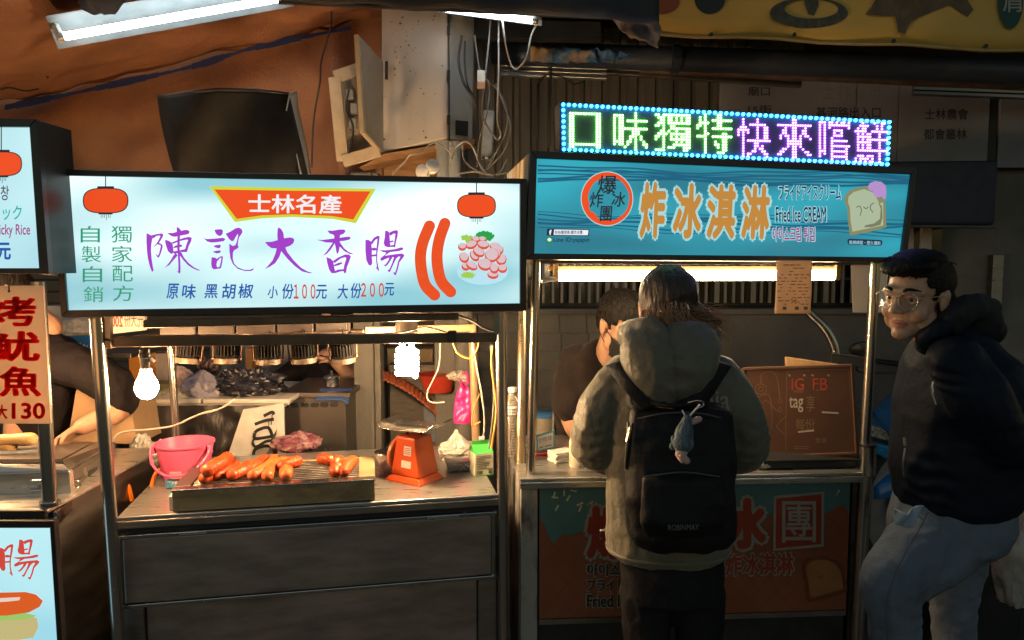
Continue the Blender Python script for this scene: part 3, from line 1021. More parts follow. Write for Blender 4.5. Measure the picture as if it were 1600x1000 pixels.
# brush characters
Z5 = lambda L_: [(220 + x / 8., 350 + y / 8.) for x, y in L_]
Z6 = lambda L_: [(410 + x / 6.957, 345 + y / 6.957) for x, y in L_]
CH = {
    '陳': (Z5, [
        [(72, 112), (130, 142), (145, 180), (132, 250), (128, 330), (135, 430), (150, 530), (160, 575), (150, 598), (135, 590), (110, 520), (88, 430), (76, 330), (70, 220)],
        [(130, 142), (200, 125), (255, 117), (280, 126), (280, 150), (255, 195), (228, 236), (262, 252), (275, 270), (268, 310), (250, 370), (232, 410), (218, 422), (205, 412), (185, 378), (190, 372), (212, 395), (228, 370), (242, 310), (250, 275), (240, 262), (205, 255), (168, 285), (163, 278), (195, 245), (225, 195), (245, 150), (238, 145), (200, 148), (148, 185)],
        [(450, 35), (480, 50), (500, 75), (498, 100), (490, 160), (485, 300), (490, 400), (495, 500), (497, 590), (490, 618), (478, 615), (445, 588), (468, 594), (470, 500), (465, 420), (455, 300), (458, 150), (448, 80)],
        [(332, 112), (400, 112), (500, 85), (560, 72), (595, 78), (610, 95), (605, 118), (580, 130), (500, 145), (430, 160), (390, 155), (350, 130)],
        [(305, 195), (350, 210), (385, 232), (400, 260), (405, 310), (410, 340), (400, 370), (375, 372), (340, 340), (318, 280), (305, 230)],
        [(385, 232), (440, 208), (540, 172), (605, 160), (638, 172), (630, 215), (600, 275), (578, 350), (520, 352), (495, 345), (495, 325), (540, 318), (555, 310), (575, 240), (592, 200), (575, 195), (480, 215), (400, 250)],
        [(400, 300), (430, 270), (490, 255), (520, 262), (510, 285), (450, 295), (410, 302)],
        [(395, 345), (495, 328), (500, 352), (420, 375)],
        [(440, 365), (460, 395), (410, 450), (360, 510), (295, 552), (320, 525), (370, 460), (410, 390)],
        [(480, 360), (505, 350), (540, 420), (600, 490), (670, 545), (745, 578), (720, 582), (660, 560), (590, 515), (530, 450), (490, 395)]]),
    '記': (Z5, [
        [(918, 72), (980, 65), (1010, 65), (1028, 85), (1022, 125), (1000, 148), (970, 148), (938, 120)],
        [(785, 178), (830, 188), (950, 180), (1020, 172), (1050, 180), (1055, 195), (1035, 215), (950, 228), (880, 232), (830, 218)],
        [(905, 275), (950, 262), (995, 258), (1000, 275), (990, 300), (965, 302), (930, 292)],
        [(898, 345), (940, 335), (990, 328), (1003, 345), (985, 362), (950, 368), (920, 358)],
        [(885, 415), (930, 420), (950, 435), (955, 460), (945, 510), (955, 545), (960, 560), (910, 568), (885, 540), (880, 490)],
        [(945, 440), (985, 410), (1015, 400), (1028, 412), (1020, 470), (1005, 545), (990, 558), (950, 560), (955, 540), (985, 535), (1000, 470), (1008, 420), (990, 425), (958, 465)],
        [(1060, 122), (1120, 95), (1180, 55), (1225, 45), (1262, 65), (1272, 100), (1255, 130), (1230, 165), (1220, 200), (1212, 265), (1225, 285), (1210, 305), (1165, 330), (1152, 360), (1150, 430), (1165, 490), (1210, 540), (1290, 572), (1370, 572), (1410, 550), (1408, 570), (1380, 588), (1300, 588), (1210, 560), (1150, 500), (1120, 430), (1108, 340), (1105, 245), (1150, 275), (1180, 265), (1200, 225), (1215, 150), (1215, 120), (1190, 155), (1160, 210), (1135, 215), (1105, 190)]]),
    '大': (Z6, [
        [(175, 70), (205, 90), (228, 130), (235, 190), (300, 180), (335, 188), (348, 210), (335, 245), (300, 272), (250, 290), (270, 340), (340, 430), (420, 510), (490, 550), (550, 568), (510, 570), (430, 550), (350, 490), (270, 410), (205, 330), (185, 390), (140, 460), (80, 500), (25, 525), (60, 490), (110, 430), (140, 360), (155, 300), (100, 298), (60, 270), (28, 230), (100, 228), (165, 210), (162, 150), (165, 95)]]),
    '香': (Z6, [
        [(705, 105), (760, 108), (840, 95), (890, 95), (905, 112), (885, 140), (845, 155), (840, 185), (900, 175), (945, 172), (962, 185), (945, 205), (890, 218), (840, 222), (850, 245), (890, 300), (940, 340), (1000, 365), (950, 362), (890, 330), (840, 280), (832, 330), (818, 362), (805, 345), (795, 280), (785, 245), (745, 310), (700, 360), (655, 380), (690, 345), (730, 290), (765, 238), (690, 235), (640, 220), (585, 205), (650, 208), (780, 192), (782, 165), (770, 150), (730, 138)],
        [(695, 395), (740, 410), (770, 440), (780, 500), (790, 545), (785, 570), (750, 568), (725, 530), (705, 460)],
        [(765, 440), (820, 400), (900, 365), (945, 368), (962, 390), (945, 440), (920, 500), (910, 560), (895, 575), (880, 545), (890, 480), (912, 410), (900, 395), (850, 410), (785, 460)],
        [(775, 480), (830, 455), (865, 450), (868, 465), (835, 482), (785, 495)],
        [(780, 550), (820, 530), (890, 525), (900, 545), (850, 550), (790, 570)]]),
    '腸': (Z6, [
        [(1120, 210), (1150, 205), (1180, 225), (1190, 300), (1190, 400), (1195, 460), (1180, 488), (1155, 480), (1130, 430), (1120, 330)],
        [(1175, 235), (1210, 185), (1255, 160), (1275, 170), (1268, 240), (1250, 350), (1248, 430), (1260, 500), (1270, 540), (1262, 545), (1230, 505), (1245, 505), (1236, 430), (1236, 340), (1246, 240), (1250, 195), (1225, 210), (1190, 260)],
        [(1185, 300), (1215, 290), (1245, 300), (1240, 320), (1210, 325), (1185, 318)],
        [(1185, 370), (1240, 362), (1238, 385), (1185, 390)],
        [(1335, 108), (1360, 108), (1380, 130), (1385, 200), (1390, 260), (1400, 285), (1365, 288), (1330, 275), (1318, 240), (1330, 180)],
        [(1375, 130), (1420, 108), (1455, 100), (1475, 112), (1468, 170), (1450, 240), (1443, 292), (1430, 285), (1395, 285), (1390, 268), (1428, 262), (1440, 190), (1445, 140), (1425, 140), (1390, 165)],
        [(1385, 220), (1420, 212), (1430, 225), (1390, 238)],
        [(1272, 318), (1340, 320), (1440, 308), (1510, 288), (1535, 295), (1525, 315), (1480, 330), (1390, 340), (1350, 365), (1330, 380), (1380, 372), (1450, 362), (1520, 355), (1545, 375), (1530, 400), (1490, 450), (1475, 520), (1450, 590), (1440, 592), (1420, 562), (1445, 560), (1460, 510), (1475, 440), (1500, 390), (1480, 388), (1455, 410), (1420, 480), (1390, 550), (1375, 560), (1360, 535), (1380, 530), (1410, 460), (1430, 395), (1415, 395), (1395, 430), (1360, 480), (1335, 498), (1315, 470), (1335, 480), (1370, 430), (1380, 400), (1340, 415), (1300, 435), (1282, 428), (1285, 405), (1330, 370), (1345, 345), (1310, 340)]]),
}
for ch, (zf, polys) in CH.items():
    g = M()
    for i, q in enumerate(polys):
        g.poly(shape(S1, zf(q), .0014 + i * .00008))
    g.build('brush_character', p_purple, sg)
for s, bx in (('原', (260, 443, 280, 467)), ('味', (284, 444, 306, 467)), ('黑', (319, 444, 340, 466)), ('胡', (347, 443, 369, 467)), ('椒', (372, 443, 396, 466)),
              ('小', (418, 447, 434, 466)), ('份', (441, 443, 459, 467)), ('元', (493, 445, 511, 467)), ('大', (527, 444, 544, 467)), ('份', (548, 442, 565, 466)), ('元', (600, 442, 616, 462))):
    text(S1, s, bx, p_blue, sg, bold=.016, shear=.12)
text(S1, '１００', (459, 444, 493, 467), p_red, sg, .0016, bold=.02)
text(S1, '２００', (564, 442, 600, 464), p_red, sg, .0016, bold=.02)
# printed sausages
saus_p = mat('print_sausage', (.80, .07, .012), .4, col2=(.9, .24, .06), scale=60, thr=(.5, .8), emit=(.86, .085, .016), es=.85)
for pts in ([(671, 353), (661, 378), (657, 400), (659, 425), (665, 446), (679, 461)], [(695, 349), (687, 372), (683, 395), (684, 418), (690, 440), (704, 456)]):
    for wd, of, mm, nm in ((17.5, .0012, p_red, 'sausage_outline'), (15.6, .0018, saus_p, 'sausage_print')):
        g = M()
        stroke_px(g, S1, pts, wd, of, 8)
        g.poly(shape(S1, ell_pts(*pts[0], wd / 2, wd / 2 * .98), of + .0002))
        g.poly(shape(S1, ell_pts(*pts[-1], wd / 2, wd / 2 * .98), of + .0002))
        g.build(nm, mm, sg)
# printed plate of slices
Z8 = lambda x, y: (700 + x / 8.336, 340 + y / 8.333)
p_plate = prt('print_plate', (.50, .80, .92), .9)
M().poly(shape(S1, ell_pts(754, 424, 40, 21), .0008)).build('plate_print', p_plate, sg)
for cx, cy, rx, ry, mm, of in ((757, 369, 15, 8, prt('print_leaf', (.02, .42, .08), .8), .0012), (736, 375, 17, 6, prt('print_leaf_pale', (.42, .70, .10), .8), .0013), (731, 430, 11, 5, prt('print_leaf_pale', (.42, .70, .10), .8), .0012)):
    pts = [(x + 1.5 * math.sin(i * 2.3), y + 1.4 * math.cos(i * 3.1)) for i, (x, y) in enumerate(ell_pts(cx, cy, rx, ry, 26, .35 if cy > 372 and cy < 380 else 0))]
    M().poly(shape(S1, pts, of)).build('leaf_print', mm, sg)
p_rim = prt('print_rim', (.78, .10, .06), .85)
p_meat = prt('print_meat', (.78, .58, .62), .85)
sl_ = [(445, 275, 50, 30, 0), (360, 275, 50, 34, .2), (185, 370, 48, 40, .2), (615, 375, 68, 48, .4), (680, 420, 34, 44, .3), (305, 345, 70, 44, -.3), (460, 345, 72, 46, .1), (695, 540, 60, 60, .4), (640, 470, 40, 60, .3), (210, 510, 55, 60, -.5), (230, 630, 48, 38, .4), (345, 490, 46, 66, -.6), (310, 620, 72, 40, .5), (400, 440, 74, 48, .55), (570, 480, 84, 82, .3), (480, 600, 84, 70, .3), (585, 735, 66, 42, .1), (710, 655, 54, 44, 0), (600, 650, 52, 58, -.3)]
for i, (x, y, a, b, r) in enumerate(sl_):
    c = Z8(x, y)
    M().poly(shape(S1, ell_pts(c[0], c[1] + 1.3, a / 8.3 + .9, b / 8.3 + 1.5, 18, r), .0016 + i * .00016)).build('slice_rim_print', p_rim, sg)
    M().poly(shape(S1, ell_pts(c[0], c[1] - .6, a / 8.3 - .3, b / 8.3 - .6, 18, r), .00168 + i * .00016)).build('slice_print', p_meat, sg)

# ---- left stall's sign
S0 = Plane(P(-200, 178, 1.84), P(56, 186, 1.88))
out0 = [(-330, 180), (57, 186), (76, 428), (-330, 428)]
in0 = [(-322, 196), (46, 198), (61, 419), (-322, 419)]
s0 = thing('lightbox_sign', 'glowing cyan sign cut off at far left with red lantern and Sticky Rice lettering', 'sign', tuple(S0.hit(0, 430)))
ring_frame_g = M(); ring_frame(ring_frame_g, S0, out0, in0, .012, -.012); ring_frame_g.build('frame', dark_frame, s0, bevel=.002)
M().poly(shape(S0, in0, 0)).build('panel', cy_panel0, s0)
M().hexa([S0.hit(57, 186, -.013), P(90, 200, 2.13), P(91, 430, 2.13), S0.hit(76, 428, -.013)], Vector((-.03, 0, 0))).build('side_plate', steel_d, s0, bevel=.003)
M().hexa([S0.hit(-330, 180, -.013), S0.hit(52, 186, -.013), S0.hit(70, 428, -.013), S0.hit(-330, 428, -.013)], Vector((0, .16, 0))).build('housing', dark_frame, s0)
for x, y in ((72, 310), (64, 199), (79, 420)):
    M().ball(P(x, y, 1.93), .006, n=8).build('screw_head', steel, s0, smooth=60)
lantern(S0, 2, 256, 31, 18, 198, s0)
text(S0, '창', (1, 290, 14, 313), p_grey, s0, bold=.012)
text(S0, 'ック', (4, 321, 34, 344), prt('print_teal', (.03, .50, .42), .8), s0, bold=.012)
text(S0, 'Sticky Rice', (-12, 350, 47, 372), p_mag, s0, bold=.012)
text(S0, '元', (-6, 379, 17, 406), p_blue, s0, bold=.03)

# ---- ice cream sign
S2 = Plane(P(828, 240, 2.30), P(1430, 263, 2.40), lean=0.03)
out2 = [(829, 235), (1433, 262), (1417, 410), (821, 405)]
in2 = [(839, 247), (1425, 272), (1408, 402), (835, 396)]
s2 = thing('lightbox_sign', 'teal wave-patterned sign reading Fried Ice CREAM with large tan characters', 'sign', tuple(S2.hit(1120, 405)))
box_sign(s2, S2, out2, in2, .12, teal_panel)
g = M()
rr = random.Random(9)
for y0 in (262, 268, 275, 332, 340, 352):
    ph = rr.uniform(0, 6)
    for k in range(2):
        pts = []
        for i in range(26):
            x = 840 + i * 23.2
            y = y0 + k * 4.5 + .020 * (x - 840) + 3.0 * math.sin(x / 62. + ph) + 1.6 * math.sin(x / 27. + ph * 2 + k)
            pts.append((min(x, 1421 - (y - 272) * .12), y))
        stroke_px(g, S2, pts, 2.2 + 1.1 * math.sin(ph + k), .0006 + .00005 * k, 3)
g.build('wave_print', p_deep, s2)
# ring logo
c0 = (948.5, 310.5)
g = M()
o_, i_ = [], []
for k in range(60):
    a = 2 * math.pi * k / 60
    th = 7.5 + 2.6 * math.cos(a - math.pi * 1.0) + 1.8 * math.sin(a * 9) * (1 if 1.6 < a < 3 else .15)
    o_.append((c0[0] + 39.8 * math.cos(a), c0[1] + 41.5 * math.sin(a)))
    i_.append((c0[0] + (39.8 - th) * math.cos(a), c0[1] + (41.5 - th) * math.sin(a)))
g.add(shape(S2, o_, .0020) + shape(S2, i_, .0020), [[k, (k + 1) % 60, 60 + (k + 1) % 60, 60 + k] for k in range(60)])
g.build('ring_logo', p_orange, s2)
g = M()
o2 = [(c0[0] + (x - c0[0]) * 1.035, c0[1] + (y - c0[1]) * 1.035) for x, y in o_]
g.add(shape(S2, o2, .0014) + shape(S2, i_, .0014), [[k, (k + 1) % 60, 60 + (k + 1) % 60, 60 + k] for k in range(60)])
g.build('ring_outline', p_halo, s2)
for s, bx in (('爆', (933, 274, 963, 303)), ('炸', (921, 300, 943, 324)), ('冰', (955, 300, 977, 323)), ('團', (937, 322, 957, 346))):
    text(S2, s, bx, p_dark, s2, .0024, bold=.012, shear=.1)
# big tan characters
for s, bx in (('炸', (999, 284, 1041, 373)), ('冰', (1051, 286, 1096, 373)), ('淇', (1104, 288, 1150, 374)), ('淋', (1158, 289, 1203, 374))):
    text(S2, s, bx, p_halo, s2, .0012, bold=.10, pad=3.6, shear=.1)
    text(S2, s, bx, p_tan, s2, .0022, bold=.042, shear=.1)
for s, bx, mm, bo in (('フライドアイスクリーム', (1217, 289, 1314, 312), p_navy, .02), ('Fried Ice CREAM', (1212, 323, 1291, 347), p_navy, .02), ('아이스크림 튀김', (1207, 355, 1273, 377), p_mag, .03)):
    text(S2, s, bx, p_halo, s2, .0012, bold=bo + .05, pad=1.3)
    text(S2, s, bx, mm, s2, .0020, bold=bo * .7)
# small search bar, line tag (the square codes are left out)
M().poly(shape(S2, [(855, 357), (921, 358), (920, 369), (854, 368)], .0010)).build('search_bar_border', p_navy, s2)
M().poly(shape(S2, [(866, 358.5), (919.5, 359.5), (918.5, 367.5), (865, 367)], .0016)).build('search_bar', p_white, s2)
text(S2, '粉絲團搜尋:爆炸冰團', (867, 360, 910, 366), p_navy, s2, .0022, bold=.01)
text(S2, 'f', (858, 359, 862, 367), p_white, s2, .0022, bold=.06)
M().poly(shape(S2, [(854, 370), (863, 370), (863, 380), (854, 380)], .0014)).build('chat_icon', prt('print_chat_green', (.02, .30, .05), .8), s2)
M().poly(shape(S2, ell_pts(858.5, 374.5, 3.2, 2.8, 14), .0020)).build('chat_bubble', p_white, s2)
text(S2, 'Line ID:yajapin', (865, 371, 921, 380), p_navy, s2, .0020, bold=.012)
M().poly(shape(S2, [(1327, 373), (1377, 375), (1379, 378), (1378, 382), (1376, 384), (1326, 382), (1324, 378), (1325, 374)], .0012)).build('slogan_pill', p_navy, s2)
text(S2, '軟綿綿甜・歷久彌新', (1327, 375.5, 1376, 381.5), p_halo, s2, .0020, bold=.006, slope=.03)
# toast print
p_crust = prt('print_crust', (.27, .26, .13), .85)
p_crumb = prt('print_crumb', (.45, .53, .36), .85)
p_shade = prt('print_crumb_edge', (.20, .22, .13), .85)
p_ice = prt('print_ice_cream', (.50, .30, .66), .85)
M().poly(shape(S2, [(1320, 318), (1320, 306), (1328, 297), (1342, 293), (1356, 291), (1372, 299), (1383, 312), (1384, 330), (1385, 355), (1360, 362), (1328, 368), (1325, 345), (1324, 324)], .0010)).build('toast_crust_print', p_crust, s2)
M().poly(shape(S2, [(1325, 316), (1326, 307), (1334, 300), (1350, 295.5), (1364, 301), (1371, 312), (1374, 318), (1380, 316), (1380, 334), (1380, 352), (1356, 357), (1332, 362), (1329, 344), (1328, 324)], .0016)).build('toast_crumb_print', p_crumb, s2)
M().poly(shape(S2, [(1372, 316), (1376, 326), (1375, 342), (1366, 349), (1352, 352), (1350, 355), (1362, 355), (1376, 351), (1379, 340), (1378, 322)], .0020)).build('toast_shade_print', p_shade, s2)
M().poly(shape(S2, [(1356, 292), (1359, 286), (1367, 283), (1377, 284), (1384, 290), (1385, 300), (1384, 311), (1380, 311), (1378, 307), (1370, 309), (1365, 305), (1364, 299), (1358, 297)], .0022)).build('ice_cream_print', p_ice, s2)
g = M()
stroke_px(g, S2, [(1349, 323), (1353, 326), (1357, 323)], 1.0, .0022)
stroke_px(g, S2, [(1338, 324), (1343, 322), (1346, 328), (1344, 337)], 1.0, .0022)
stroke_px(g, S2, [(1366, 317), (1361, 320), (1360, 326), (1364, 332)], 1.0, .0022)
g.build('toast_line_print', p_dark, s2)
# sign's left cheek with striped decal
g = M().hexa([P(792, 272, 2.75), P(826, 240, 2.32), P(820, 402, 2.32), P(800, 400, 2.75)], Vector((.02, 0, 0)))
g.build('side_plate', mat('striped_cheek', (.55, .56, .5), .5, col2=(.45, .25, .05), scale=16, stretch=(.1, 3, .1), thr=(.48, .52)), s2)

# ---- LED matrix
LEDC = [
    ("############ ##........## ##........## ##........## ##........## ##........## ##........## ##........## ##........## ##........## ##........## ##........## ############ ##........##", (889, 172, 939, 231)),
    ("........#.... ####....#.... #.##....#.... #.##.######## #.##....#.... #.##....#.... #.########### #.##...###... #.##...###... #.##..###.#.. #.##..#.#.#.. ####.##.#..#. #.##.#..#..## ....#...#...# ........#....", (958, 171, 1012, 235)),
    ("##.########### .###.##.#.#.## ..##.##.#.#.## .###.######### ##.#..##...... ...#..######## ..##.#..#...## .####.######## ##.#..#.#.#### #..#..######## ...#....#.#.## ...#...####### ...#.###...### ####.......##.", (1023, 174, 1079, 236)),
    ("...#....##.... .#.#....##.... .#.#..######## .####...##.... ##.#....##.... #..#..######## ...#.......... ...##.....##.. ####..######## ...#......##.. ...#...#..##.. ...#...##.##.. ...#....#.##.. ...#......##.. ...#....###...", (1088, 174, 1144, 240)),
    ("..#.....#..... ..#.....#..... ..#..#######.. .###....#..##. #####...#..##. #.#.#...#..##. #.#.....#..##. ..#.....#..##. ..#.########## ..#....##..... ..#....##.#... ..#....#.##... ..#...##..##.. ..#.##.....##. ..#.#.......#.", (1152, 181, 1204, 246)),
    ("......##...... ......##...... ############## ...#..##...#.. ..##..##..##.. ..##..##..##.. .#.##.##.#.##. .#..#.##.#...# ....######.... ....######.... ....#.##.#.... ..##..##..#... .##...##...##. ##....##....## ......##......", (1214, 182, 1268, 247)),
    ("###.##.#.##.# #.#.######### #.#.#.......# #.#...####... #.#...#..#... #.#...####... #.#..#....... #.#..#######. #.#..#....... #.#..######## #.#..#.....#. ###..#######. #.#..#.....#. #....#######. .....#.....#.", (1279, 186, 1328, 250)),
    ("...#....#..##. ..####...#.#.. .#.##....#.#.. #####..####### .#.#.##...#... .######...#... .#.#.######### .######...#... .#.#.##...#... .#.#.##...#... .############# ..........#... .###.###..#... #.####.#..#... #.#.#.##..#...", (1335, 187, 1387, 254)),
]
SL = Plane(P(876, 160, 2.36), P(1393, 187, 2.45), lean=.02)
led = thing('led_sign', 'dot matrix display glowing green and purple with blue border lights', 'sign', tuple(SL.hit(1130, 250)))
oq = [(875, 159), (1393, 187), (1390, 260), (876, 236)]
M().hexa([SL.hit(*p, 0) for p in oq], -SL.n * .05).build('case', mat('led_case', (.10, .105, .12), .5), led, bevel=.003)
M().hexa([P(867, 168, 2.44), SL.hit(874.5, 160, -.002), SL.hit(875, 235, -.002), P(868, 232, 2.44)], Vector((.004, .012, 0))).build('side_plate', steel_d, led)
led_g = lamp_mat('led_green', (.48, 1.9, .36), 5.5)
led_v = lamp_mat('led_violet', (1.0, .34, 2.6), 5.0)
led_c = lamp_mat('led_cyan', (.05, .62, 1.8), 8.0)


def dot(g, c, r, nrm, u, v):
    k = len(g.v)
    n = 6
    for rr_, h in ((r, .0005), (r * .9, r * .9), (r * .5, r * 1.7)):
        for j in range(n):
            a = 2 * math.pi * j / n
            g.v.append(c + u * (rr_ * math.cos(a)) + v * (rr_ * math.sin(a)) + nrm * h)
    for j in range(n):
        g.f.append([k + j, k + (j + 1) % n, k + n + (j + 1) % n, k + n + j]); g.mi.append(0)
        g.f.append([k + n + j, k + n + (j + 1) % n, k + 2 * n + (j + 1) % n, k + 2 * n + j]); g.mi.append(0)
    g.f.append([k + 2 * n + j for j in range(n)]); g.mi.append(0)


for ci, (rows, bx) in enumerate(LEDC):
    rows = rows.split()
    g = M()
    nr, nc = len(rows), len(rows[0])
    for j, row in enumerate(rows):
        for i, ch in enumerate(row):
            if ch == '#':
                px = bx[0] + (i + .5) / nc * (bx[2] - bx[0])
                py = bx[1] + 3 + (j + .5) / nr * (bx[3] - bx[1] - 3) + .045 * (px - bx[0])* .6
                dot(g, SL.hit(px, py, .001), .0034 if ci < 4 else .0032, SL.n, SL.u, SL.v)
    tag(g.build('led_character', led_g if ci < 4 else led_v, led), kind='stuff')
g = M()
for i in range(59):
    f = i / 58
    for (a, b) in (((880, 163.5), (1389, 191)), ((881, 233.5), (1386, 257))):
        dot(g, SL.hit(a[0] + (b[0] - a[0]) * f, a[1] + (b[1] - a[1]) * f, .001), .0056, SL.n, SL.u, SL.v)
for i in range(1, 8):
    f = i / 8
    dot(g, SL.hit(880 + 1 * f, 163.5 + 70 * f, .001), .0056, SL.n, SL.u, SL.v)
    dot(g, SL.hit(1389 - 3 * f, 191 + 66 * f, .001), .0056, SL.n, SL.u, SL.v)
tag(g.build('border_lights', led_c, led), kind='stuff')
# =========================================================== the sausage cart
YW1 = R(11)
A1 = P(183, 822, 2.10); A1.z = 0
C1 = Matrix.Translation(A1) @ Matrix.Rotation(YW1, 4, 'Z')
W1, D1, H1 = 1.125, .66, .858


def c1(x, y, z):
    return C1 @ Vector((x, y, z))


cart = thing('sausage_cart', 'stainless steel street food cart with a grill under the purple lettered sign', 'food cart', tuple(A1), YW1)
panel_d = mat('dark_brushed_panel', (.36, .285, .25), .36, .62, var=.30, scale=3.2, stretch=(1.3, 4, 5), rvar=.16, bump=.10, bscale=4)
B = lambda lo, hi: M().box(lo, hi)
B((0, 0, H1 - .012), (W1, D1, H1)).build('counter_top', steel_h, cart, local=True, bevel=.003)
B((-.003, -.004, H1 - .036), (W1 + .003, .008, H1 - .0125)).build('counter_lip', steel_d, cart, local=True, bevel=.003)
B((.0, .004, H1 - .052), (W1, .02, H1 - .038)).build('drawer_gap', black_p, cart, local=True)
B((.005, -.008, H1 - .066), (W1 - .005, .004, H1 - .0535)).build('trim_bar', steel, cart, local=True, bevel=.002)
B((.012, .0, H1 - .262), (W1 - .02, .018, H1 - .068)).build('upper_front_panel', panel_d, cart, local=True, bevel=.003)
B((.0, -.006, H1 - .275), (W1 - .01, .006, H1 - .264)).build('trim_bar', steel, cart, local=True, bevel=.002)
B((.006, .0, H1 - .264), (.0115, .018, H1 - .066)).build('side_trim', steel, cart, local=True)
B((W1 - .0195, .0, H1 - .264), (W1 - .013, .018, H1 - .066)).build('side_trim', steel, cart, local=True)
B((.055, .05, .16), (W1 - .06, .066, H1 - .277)).build('lower_front_panel', panel_d, cart, local=True, bevel=.003)
B((.0, .03, .16), (.053, D1, H1 - .277)).build('corner_board', steel_d, cart, local=True)
B((W1 - .058, .03, .16), (W1 - .0, D1, H1 - .277)).build('corner_board', steel_d, cart, local=True)
B((.004, .02, H1 - .262), (.02, D1, H1 - .014)).build('end_panel', steel_d, cart, local=True)
B((W1 - .02, .02, H1 - .262), (W1 - .004, D1, H1 - .014)).build('end_panel', steel_d, cart, local=True)
B((0.03, D1 - .02, .16), (W1 - .03, D1 - .004, H1 - .014)).build('back_panel', steel_d, cart, local=True)
B((.05, .07, .13), (W1 - .05, D1 - .03, .158)).build('bottom_shelf', steel_d, cart, local=True)
for x in (.10, W1 - .10):
    for y in (.12, D1 - .12):
        t_ = M().lathe([(.02, -.018), (.06, -.018), (.062, 0), (.06, .018), (.02, .018)], (x, y, .065), 18, Vector((1, 0, 0))).build('caster', black_p, cart, local=True, smooth=40)
        B((x - .01, y - .02, .06), (x + .01, y + .02, .128)).build('caster_fork', steel_d, cart, local=True)
g = M()
for x0, x1, mm in ((.17, .245, 0), (.90, 1.0, 0)):
    M().box((x0, -.0095, H1 - .062), (x1, -.0082, H1 - .056)).build('handle_slot', alu, cart, local=True)
# posts
post_m = steel
pts = [(P(151, 497, 2.06), P(186, 1010, 2.06)), (P(783, 487, 2.32), P(788, 1010, 2.32))]
for (a, b), nm in zip(pts, 'ab'):
    b = b + (b - a) * ((b.z - .05) / (a.z - b.z))
    M().tube([a, b], .0185, 16).build('post', steel, cart, smooth=40)
rp = [(P(266, 536, 2.62), P(277, 700, 2.62)), (P(738, 500, 2.85), P(744, 700, 2.85))]
M().tube([rp[0][0], rp[0][1]], .0135, 14).build('post', steel, cart, smooth=40)
M().tube([rp[1][0], rp[1][1]], .0165, 14).build('post', mat('tan_post', (.42, .27, .16), .4, .4), cart, smooth=40)
# rails under the sign
rail_m = mat('brown_steel_rail', (.17, .125, .10), .36, .85, var=.25, scale=8)
M().bar(P(160, 534, 2.08), P(786, 527, 2.33), .022, .030).build('front_rail', rail_m, cart, bevel=.003)
M().bar(P(225, 506, 2.06), P(716, 494, 2.29), .03, .022).build('sign_rail', rail_m, cart, bevel=.003)
M().bar(P(166, 538, 2.06), P(266, 522, 2.62), .024, .024).build('side_rail', rail_m, cart, bevel=.003)
M().bar(P(570, 517, 2.6), P(742, 512, 2.8), .02, .028).build('rear_rail', mat('tan_rail', (.50, .34, .18), .5), cart, bevel=.003)
M().bar(P(266, 530, 2.62), P(570, 520, 2.6), .02, .028).build('rear_rail', rail_m, cart, bevel=.003)
for (x, y0, y1, Y) in ((170, 488, 528, 2.07), (776, 482, 522, 2.31)):
    M().bar(P(x, y0, Y), P(x, y1, Y), .016, .016).build('sign_bracket', steel_d, cart)
M().hexa([P(700, 518, 2.26), P(712, 517.5, 2.26), P(712, 535, 2.26), P(700, 535, 2.26)], Vector((.0, .035, 0))).build('tape_wrap', black_p, cart)

# reversed back-sign at the rear
rs = thing('price_board', 'white board seen from behind with reversed red 200 under the sausage sign', 'sign', tuple(P(195, 520, 2.5)))
q = [P(162, 470, 2.5), P(227, 466, 2.56), P(227, 516, 2.56), P(163, 523, 2.5)]
M().hexa(q, Vector((0, .012, 0))).build('board', paper, rs)
plr = Plane(q[0], q[1])
text(plr, '200', (174, 494, 192, 511), mat('red_ink', (.50, .05, .04), .6), rs, off=.002, bold=.02, mirror=True)
text(plr, '元大份', (194, 490, 224, 511), mat('grey_ink', (.12, .11, .12), .6), rs, off=.002, mirror=True)

# lamp box with five spot lamps
lb = thing('lamp_box', 'long dark brown power box carrying the row of spot lamps', 'lamp box', tuple(P(400, 524, 2.4)))
dk_box = mat('brown_power_box', (.060, .045, .043), .5, var=.3)
xs = [248, 308, 368, 432, 492, 545]
for i in range(5):
    q = [P(xs[i] + 1, 500 - i, 2.36 + .03 * i), P(xs[i + 1] - 3, 499 - i, 2.385 + .03 * i), P(xs[i + 1] - 3, 523 - i * .4, 2.385 + .03 * i), P(xs[i] + 1, 523 - i * .3, 2.36 + .03 * i)]
    M().hexa(q, Vector((0, .06, 0))).build('driver_box', dk_box, lb, bevel=.003)
M().bar(P(246, 527, 2.38), P(548, 524, 2.53), .035, .008).build('mounting_strip', mat('copper_strip', (.45, .25, .13), .35, .8), lb)
bulb_e = lamp_mat('warm_spot', (1.0, .67, .34), 700.)
ring_m = mat('tan_lamp_ring', (.09, .06, .04), .5, .1)


